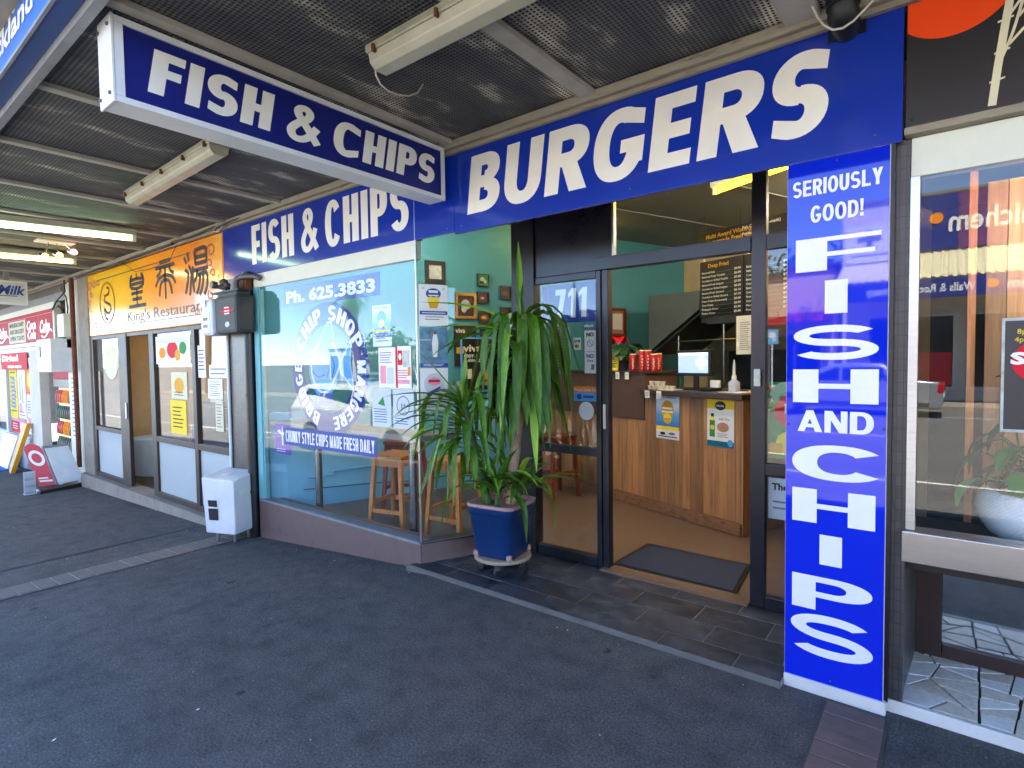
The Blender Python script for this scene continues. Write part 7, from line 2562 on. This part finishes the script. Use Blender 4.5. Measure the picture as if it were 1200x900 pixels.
def palm(label, x, y, h, lean, seed):
    t = thing('palm_tree', label, 'tree', 'palms across the street')
    q = random.Random(seed)
    z0 = zo(x)
    top = Vector((x+lean, y, z0+h))
    pts = [Vector((x, y, z0)).lerp(top, i/7) + Vector((lean*.15*math.sin(i/7*3.1), 0, 0)) for i in range(8)]
    MB().tube(pts, [.30, .26, .24, .24, .25, .27, .31, .26], 'palm_bark', 12).build('trunk', t)
    for i in range(44):
        a = 2.4*i
        e0 = 1.35-2.5*i/44
        L = q.uniform(1.3, 1.9)
        m_ = 'palm_green' if i < 34 else 'palm_dry'
        p = top.copy()
        e = e0
        vs, fs = [], []
        for s_ in range(9):
            d = Vector((math.cos(a)*math.cos(e), math.sin(a)*math.cos(e), math.sin(e)))
            sd = Vector((-math.sin(a), math.cos(a), 0))
            for k_ in (-1, 1):
                for j in range(2):
                    pp = p+d*(j*.09)
                    tip = pp+sd*k_*(.34*math.sin(min(3.0, (s_+.8)/9*3.14)))+d*.18+Vector((0, 0, -.10))
                    b0 = len(vs)
                    vs += [pp, pp+d*.05, tip]
                    fs.append((b0, b0+1, b0+2))
            b0 = len(vs)
            vs += [p-sd*.02, p+sd*.02, p+d*(L/9)+sd*.015, p+d*(L/9)-sd*.015]
            fs.append((b0, b0+1, b0+2, b0+3))
            p = p+d*(L/9)
            e -= .17
        MB().add(vs, fs, m_).build('frond', t)
palm('stout leaning palm at the far kerb seen mirrored in the blue window', -28.2, -15.8, 6.3, -1.2, 1)
palm('second stout palm farther left at the far kerb, mirrored in the restaurant panes', -50.5, -16.2, 6.9, .4, 2)

bt_ = thing('bare_tree', 'small leafless street tree at the far kerb mirrored in the tall blue sign', 'tree')
bq = random.Random(17)
bm_ = MB()
def branch(p, d, L, r, depth):
    e = p+d*L
    bm_.tube([p, (p+e)/2+Vector((bq.uniform(-.03, .03), bq.uniform(-.03, .03), 0)), e], [r, r*.85, r*.65], 'twig', 5, False)
    if depth == 0:
        return
    for i in range(3 if depth > 2 else 2):
        nd = (d+Vector((bq.uniform(-.8, .8), bq.uniform(-.8, .8), bq.uniform(-.15, .6)))).normalized()
        branch(p+d*L*bq.uniform(.6, 1), nd, L*bq.uniform(.6, .85), r*.62, depth-1)
branch(Vector((-4.3, -15.9, zo(-4.3)+1.2)), Vector((0, 0, 1)), .9, .045, 5)
bm_.build('crown', bt_)
MB().tube([(-4.3, -15.9, zo(-4.3)), (-4.3, -15.9, zo(-4.3)+1.22)], [.06, .045], 'twig', 8).build('trunk', bt_)
pk2 = thing('parking_sign', 'small blue P parking sign on a pale post at the far kerb', 'sign')
MB().tube([(-5.3, -15.6, zo(-5.3)), (-5.3, -15.6, 2.4)], .035, 'alu_white', 8).build('post', pk2)
MB().box(-5.52, -15.57, 2.0, -5.08, -15.55, 2.55, 'sky_blue_print').build('panel', pk2)
b = MB()
write(b, Plane((0, -15.549, 0), (-1, 0, 0), (0, 0, 1)), 'P', 5.17, 2.12, .32, 'sign_white', .002, bold=.06)
b.build('lettering', pk2)
lpole = thing('street_lamp', 'tall grey street lamp at the far kerb', 'street lamp')
MB().tube([(-19.5, -15.9, zo(-19)), (-19.5, -15.9, 8.4), (-19.4, -14.6, 8.9), (-19.4, -13.8, 8.9)], [.09, .06, .05, .05], 'grey_steel', 8).build('pole', lpole)
MB().box(-19.55, -13.9, 8.82, -19.25, -13.2, 8.95, 'alu_white').build('lamp_head', lpole, bevel=.03)

# cars
def car(nm, label, x, y, body, heading, kind='wagon', L=4.5, W=1.75, Hh=1.47, grp=None):
    t = thing(nm, label, 'car', grp, loc=(x, y, zr(x)), rz=heading)
    h2 = L/2
    if kind == 'wagon':
        prof = [(-h2, .38), (-h2+.02, .78), (-h2+.12, .92), (-h2+.30, 1.34), (-h2+.55, Hh-.03), (-.6, Hh), (.25, Hh-.04), (1.05, .96), (1.9, .84), (h2-.04, .68), (h2, .42), (h2-.12, .22), (-h2+.1, .24)]
    else:
        prof = [(-h2, .38), (-h2+.02, .80), (-h2+.1, .94), (-h2+.75, 1.0), (-h2+1.35, Hh-.04), (-.2, Hh), (.35, Hh-.05), (1.15, .95), (1.95, .82), (h2-.04, .66), (h2, .42), (h2-.12, .22), (-h2+.1, .24)]
    n = len(prof)
    def wy(z):
        return W/2*(1 if z < .95 else 1-(z-.95)/(Hh-.95)*.18)*(.97 if z < .3 else 1)
    vs = [(px, -wy(pz_), pz_) for px, pz_ in prof]+[(px, wy(pz_), pz_) for px, pz_ in prof]
    fs = [tuple(range(n)), tuple(range(n, 2*n))[::-1]]+[(i, n+i, n+(i+1) % n, (i+1) % n) for i in range(n)]
    MB().add(vs, fs, body).build('body', t, bevel=.045)
    # side glass, screens
    up_ = [p for p in prof if p[1] > .9]
    for s_ in (-1, 1):
        def side(ax, az):
            return (ax, s_*(wy(az)+.004), az)
        gx0, gx1 = up_[0][0]+.22, up_[-1][0]-.12
        rows = []
        top = [(gx0+.28 if kind == 'wagon' else gx0+1.15, Hh-.13), (.20, Hh-.13)]
        for a0, a1, t0, t1 in ((gx0+.1 if kind == 'wagon' else gx0+.75, -.98, top[0][0], -.98), (-.92, .02, -.92, .02), (.08, gx1-.02, .08, top[1][0])):
            MB().add([side(a0, .96), side(a1, .96), side(t1, Hh-.13), side(t0, Hh-.13)], [(0, 1, 2, 3)], 'car_glass').build('side_window', t)
        MB().box(.78, s_*(W/2+.02), .95, .98, s_*(W/2+.17), 1.10, body).build('mirror', t, bevel=.03)
        for dx in (-.55, .4):
            MB().box(dx-.1, s_*(W/2+.001), .80, dx+.08, s_*(W/2+.022), .83, body).build('door_handle', t, bevel=.006)
        MB().box(-h2+.3, s_*(W/2-.01), .30, h2-.3, s_*(W/2+.008), .40, 'car_trim').build('sill_trim', t)
        if kind == 'wagon':
            MB().tube([(-1.75, s_*(W/2*.80), Hh+.0), (-1.6, s_*(W/2*.80), Hh+.05), (0, s_*(W/2*.80), Hh+.04), (.2, s_*(W/2*.80), Hh-.02)], .016, 'alu', 6).build('roof_rail', t)
        for ax in (-h2+.85, h2-.85):
            w_ = MB().tube([(ax, s_*(W/2-.20), .31), (ax, s_*(W/2+.012), .31)], .31, 'rubber', 24).build('wheel', t)
            MB().tube([(ax, s_*(W/2+.010), .31), (ax, s_*(W/2+.022), .31)], .20, 'chrome', 14).build('rim', w_)
        MB().box(h2-.30, s_*(W/2-.46), .60, h2-.02, s_*(W/2-.03), .74, 'head_clear').build('headlight', t, bevel=.03)
        MB().box(-h2-.012, s_*(W/2-.32), .66, -h2+.14, s_*(W/2+.004), .90, 'tail_red').build('tail_light', t, bevel=.03)
    f0, f1 = (.28, Hh-.09), (1.02, .985)
    MB().add([(f0[0], -W/2*.78, f0[1]+.02), (f1[0], -W/2*.92, f1[1]+.012), (f1[0], W/2*.92, f1[1]+.012), (f0[0], W/2*.78, f0[1]+.02)], [(0, 1, 2, 3)], 'car_glass').build('windscreen', t)
    r0, r1 = up_[0], up_[1] if kind == 'wagon' else up_[2]
    MB().add([(r0[0]-.0, -W/2*.85, r0[1]+.05), (r1[0]-.01, -W/2*.78, r1[1]-.03), (r1[0]-.01, W/2*.78, r1[1]-.03), (r0[0]-.0, W/2*.85, r0[1]+.05)], [(0, 1, 2, 3)], 'car_glass').build('rear_window', t)
    MB().box(-h2-.014, -.26, .52, -h2+.02, .26, .63, 'sign_white').build('number_plate', t)
    MB().box(h2-.02, -.26, .36, h2+.014, .26, .47, 'sign_white').build('number_plate', t)
    MB().box(h2-.06, -.5, .50, h2+.006, .5, .60, 'car_trim').build('grille', t, bevel=.01)
    return t
car('white_wagon', 'white station wagon with roof rails parked at our kerb', -9.85, -2.35, 'car_white', 0, 'wagon')
car('silver_hatchback', 'silver car with red tail lights parked at the far kerb before the pharmacy', -2.4, -13.4, 'car_silver', math.pi, 'sedan', grp='cars parked at the far kerb')
car('dark_sedan', 'dark sedan parked at the far kerb before the tan shop', -7.25, -13.5, 'car_dark', math.pi, 'sedan', grp='cars parked at the far kerb')
car('silver_wagon', 'silver four wheel drive wagon parked across before the palms', -22.5, -13.4, 'car_silver', 0, 'wagon', 4.6, 1.85, 1.75, grp='cars parked at the far kerb')
car('white_van', 'white tall wagon parked in the car park before the long white building', -33, -25, 'car_white', .3, 'wagon', 4.7, 1.9, 1.9)

# ------------------------------------------------------------------ put each thing's origin at its base
def kids(o):
    for c in o.children:
        yield c
        yield from kids(c)
for o in AUTO:
    lo, hi = Vector((1e9,)*3), Vector((-1e9,)*3)
    for c in kids(o):
        if c.type != 'MESH':
            continue
        off = c.location.copy()
        if c.parent is not o:
            off = off+c.parent.location
        bb = [Vector(v)+off for v in c.bound_box]
        for v in bb:
            for i in range(3):
                lo[i] = min(lo[i], v[i]); hi[i] = max(hi[i], v[i])
    if lo.x > 1e8:
        continue
    base_ = Vector(((lo.x+hi.x)/2, (lo.y+hi.y)/2, lo.z))
    o.location = base_
    for c in o.children:
        c.location = c.location-base_
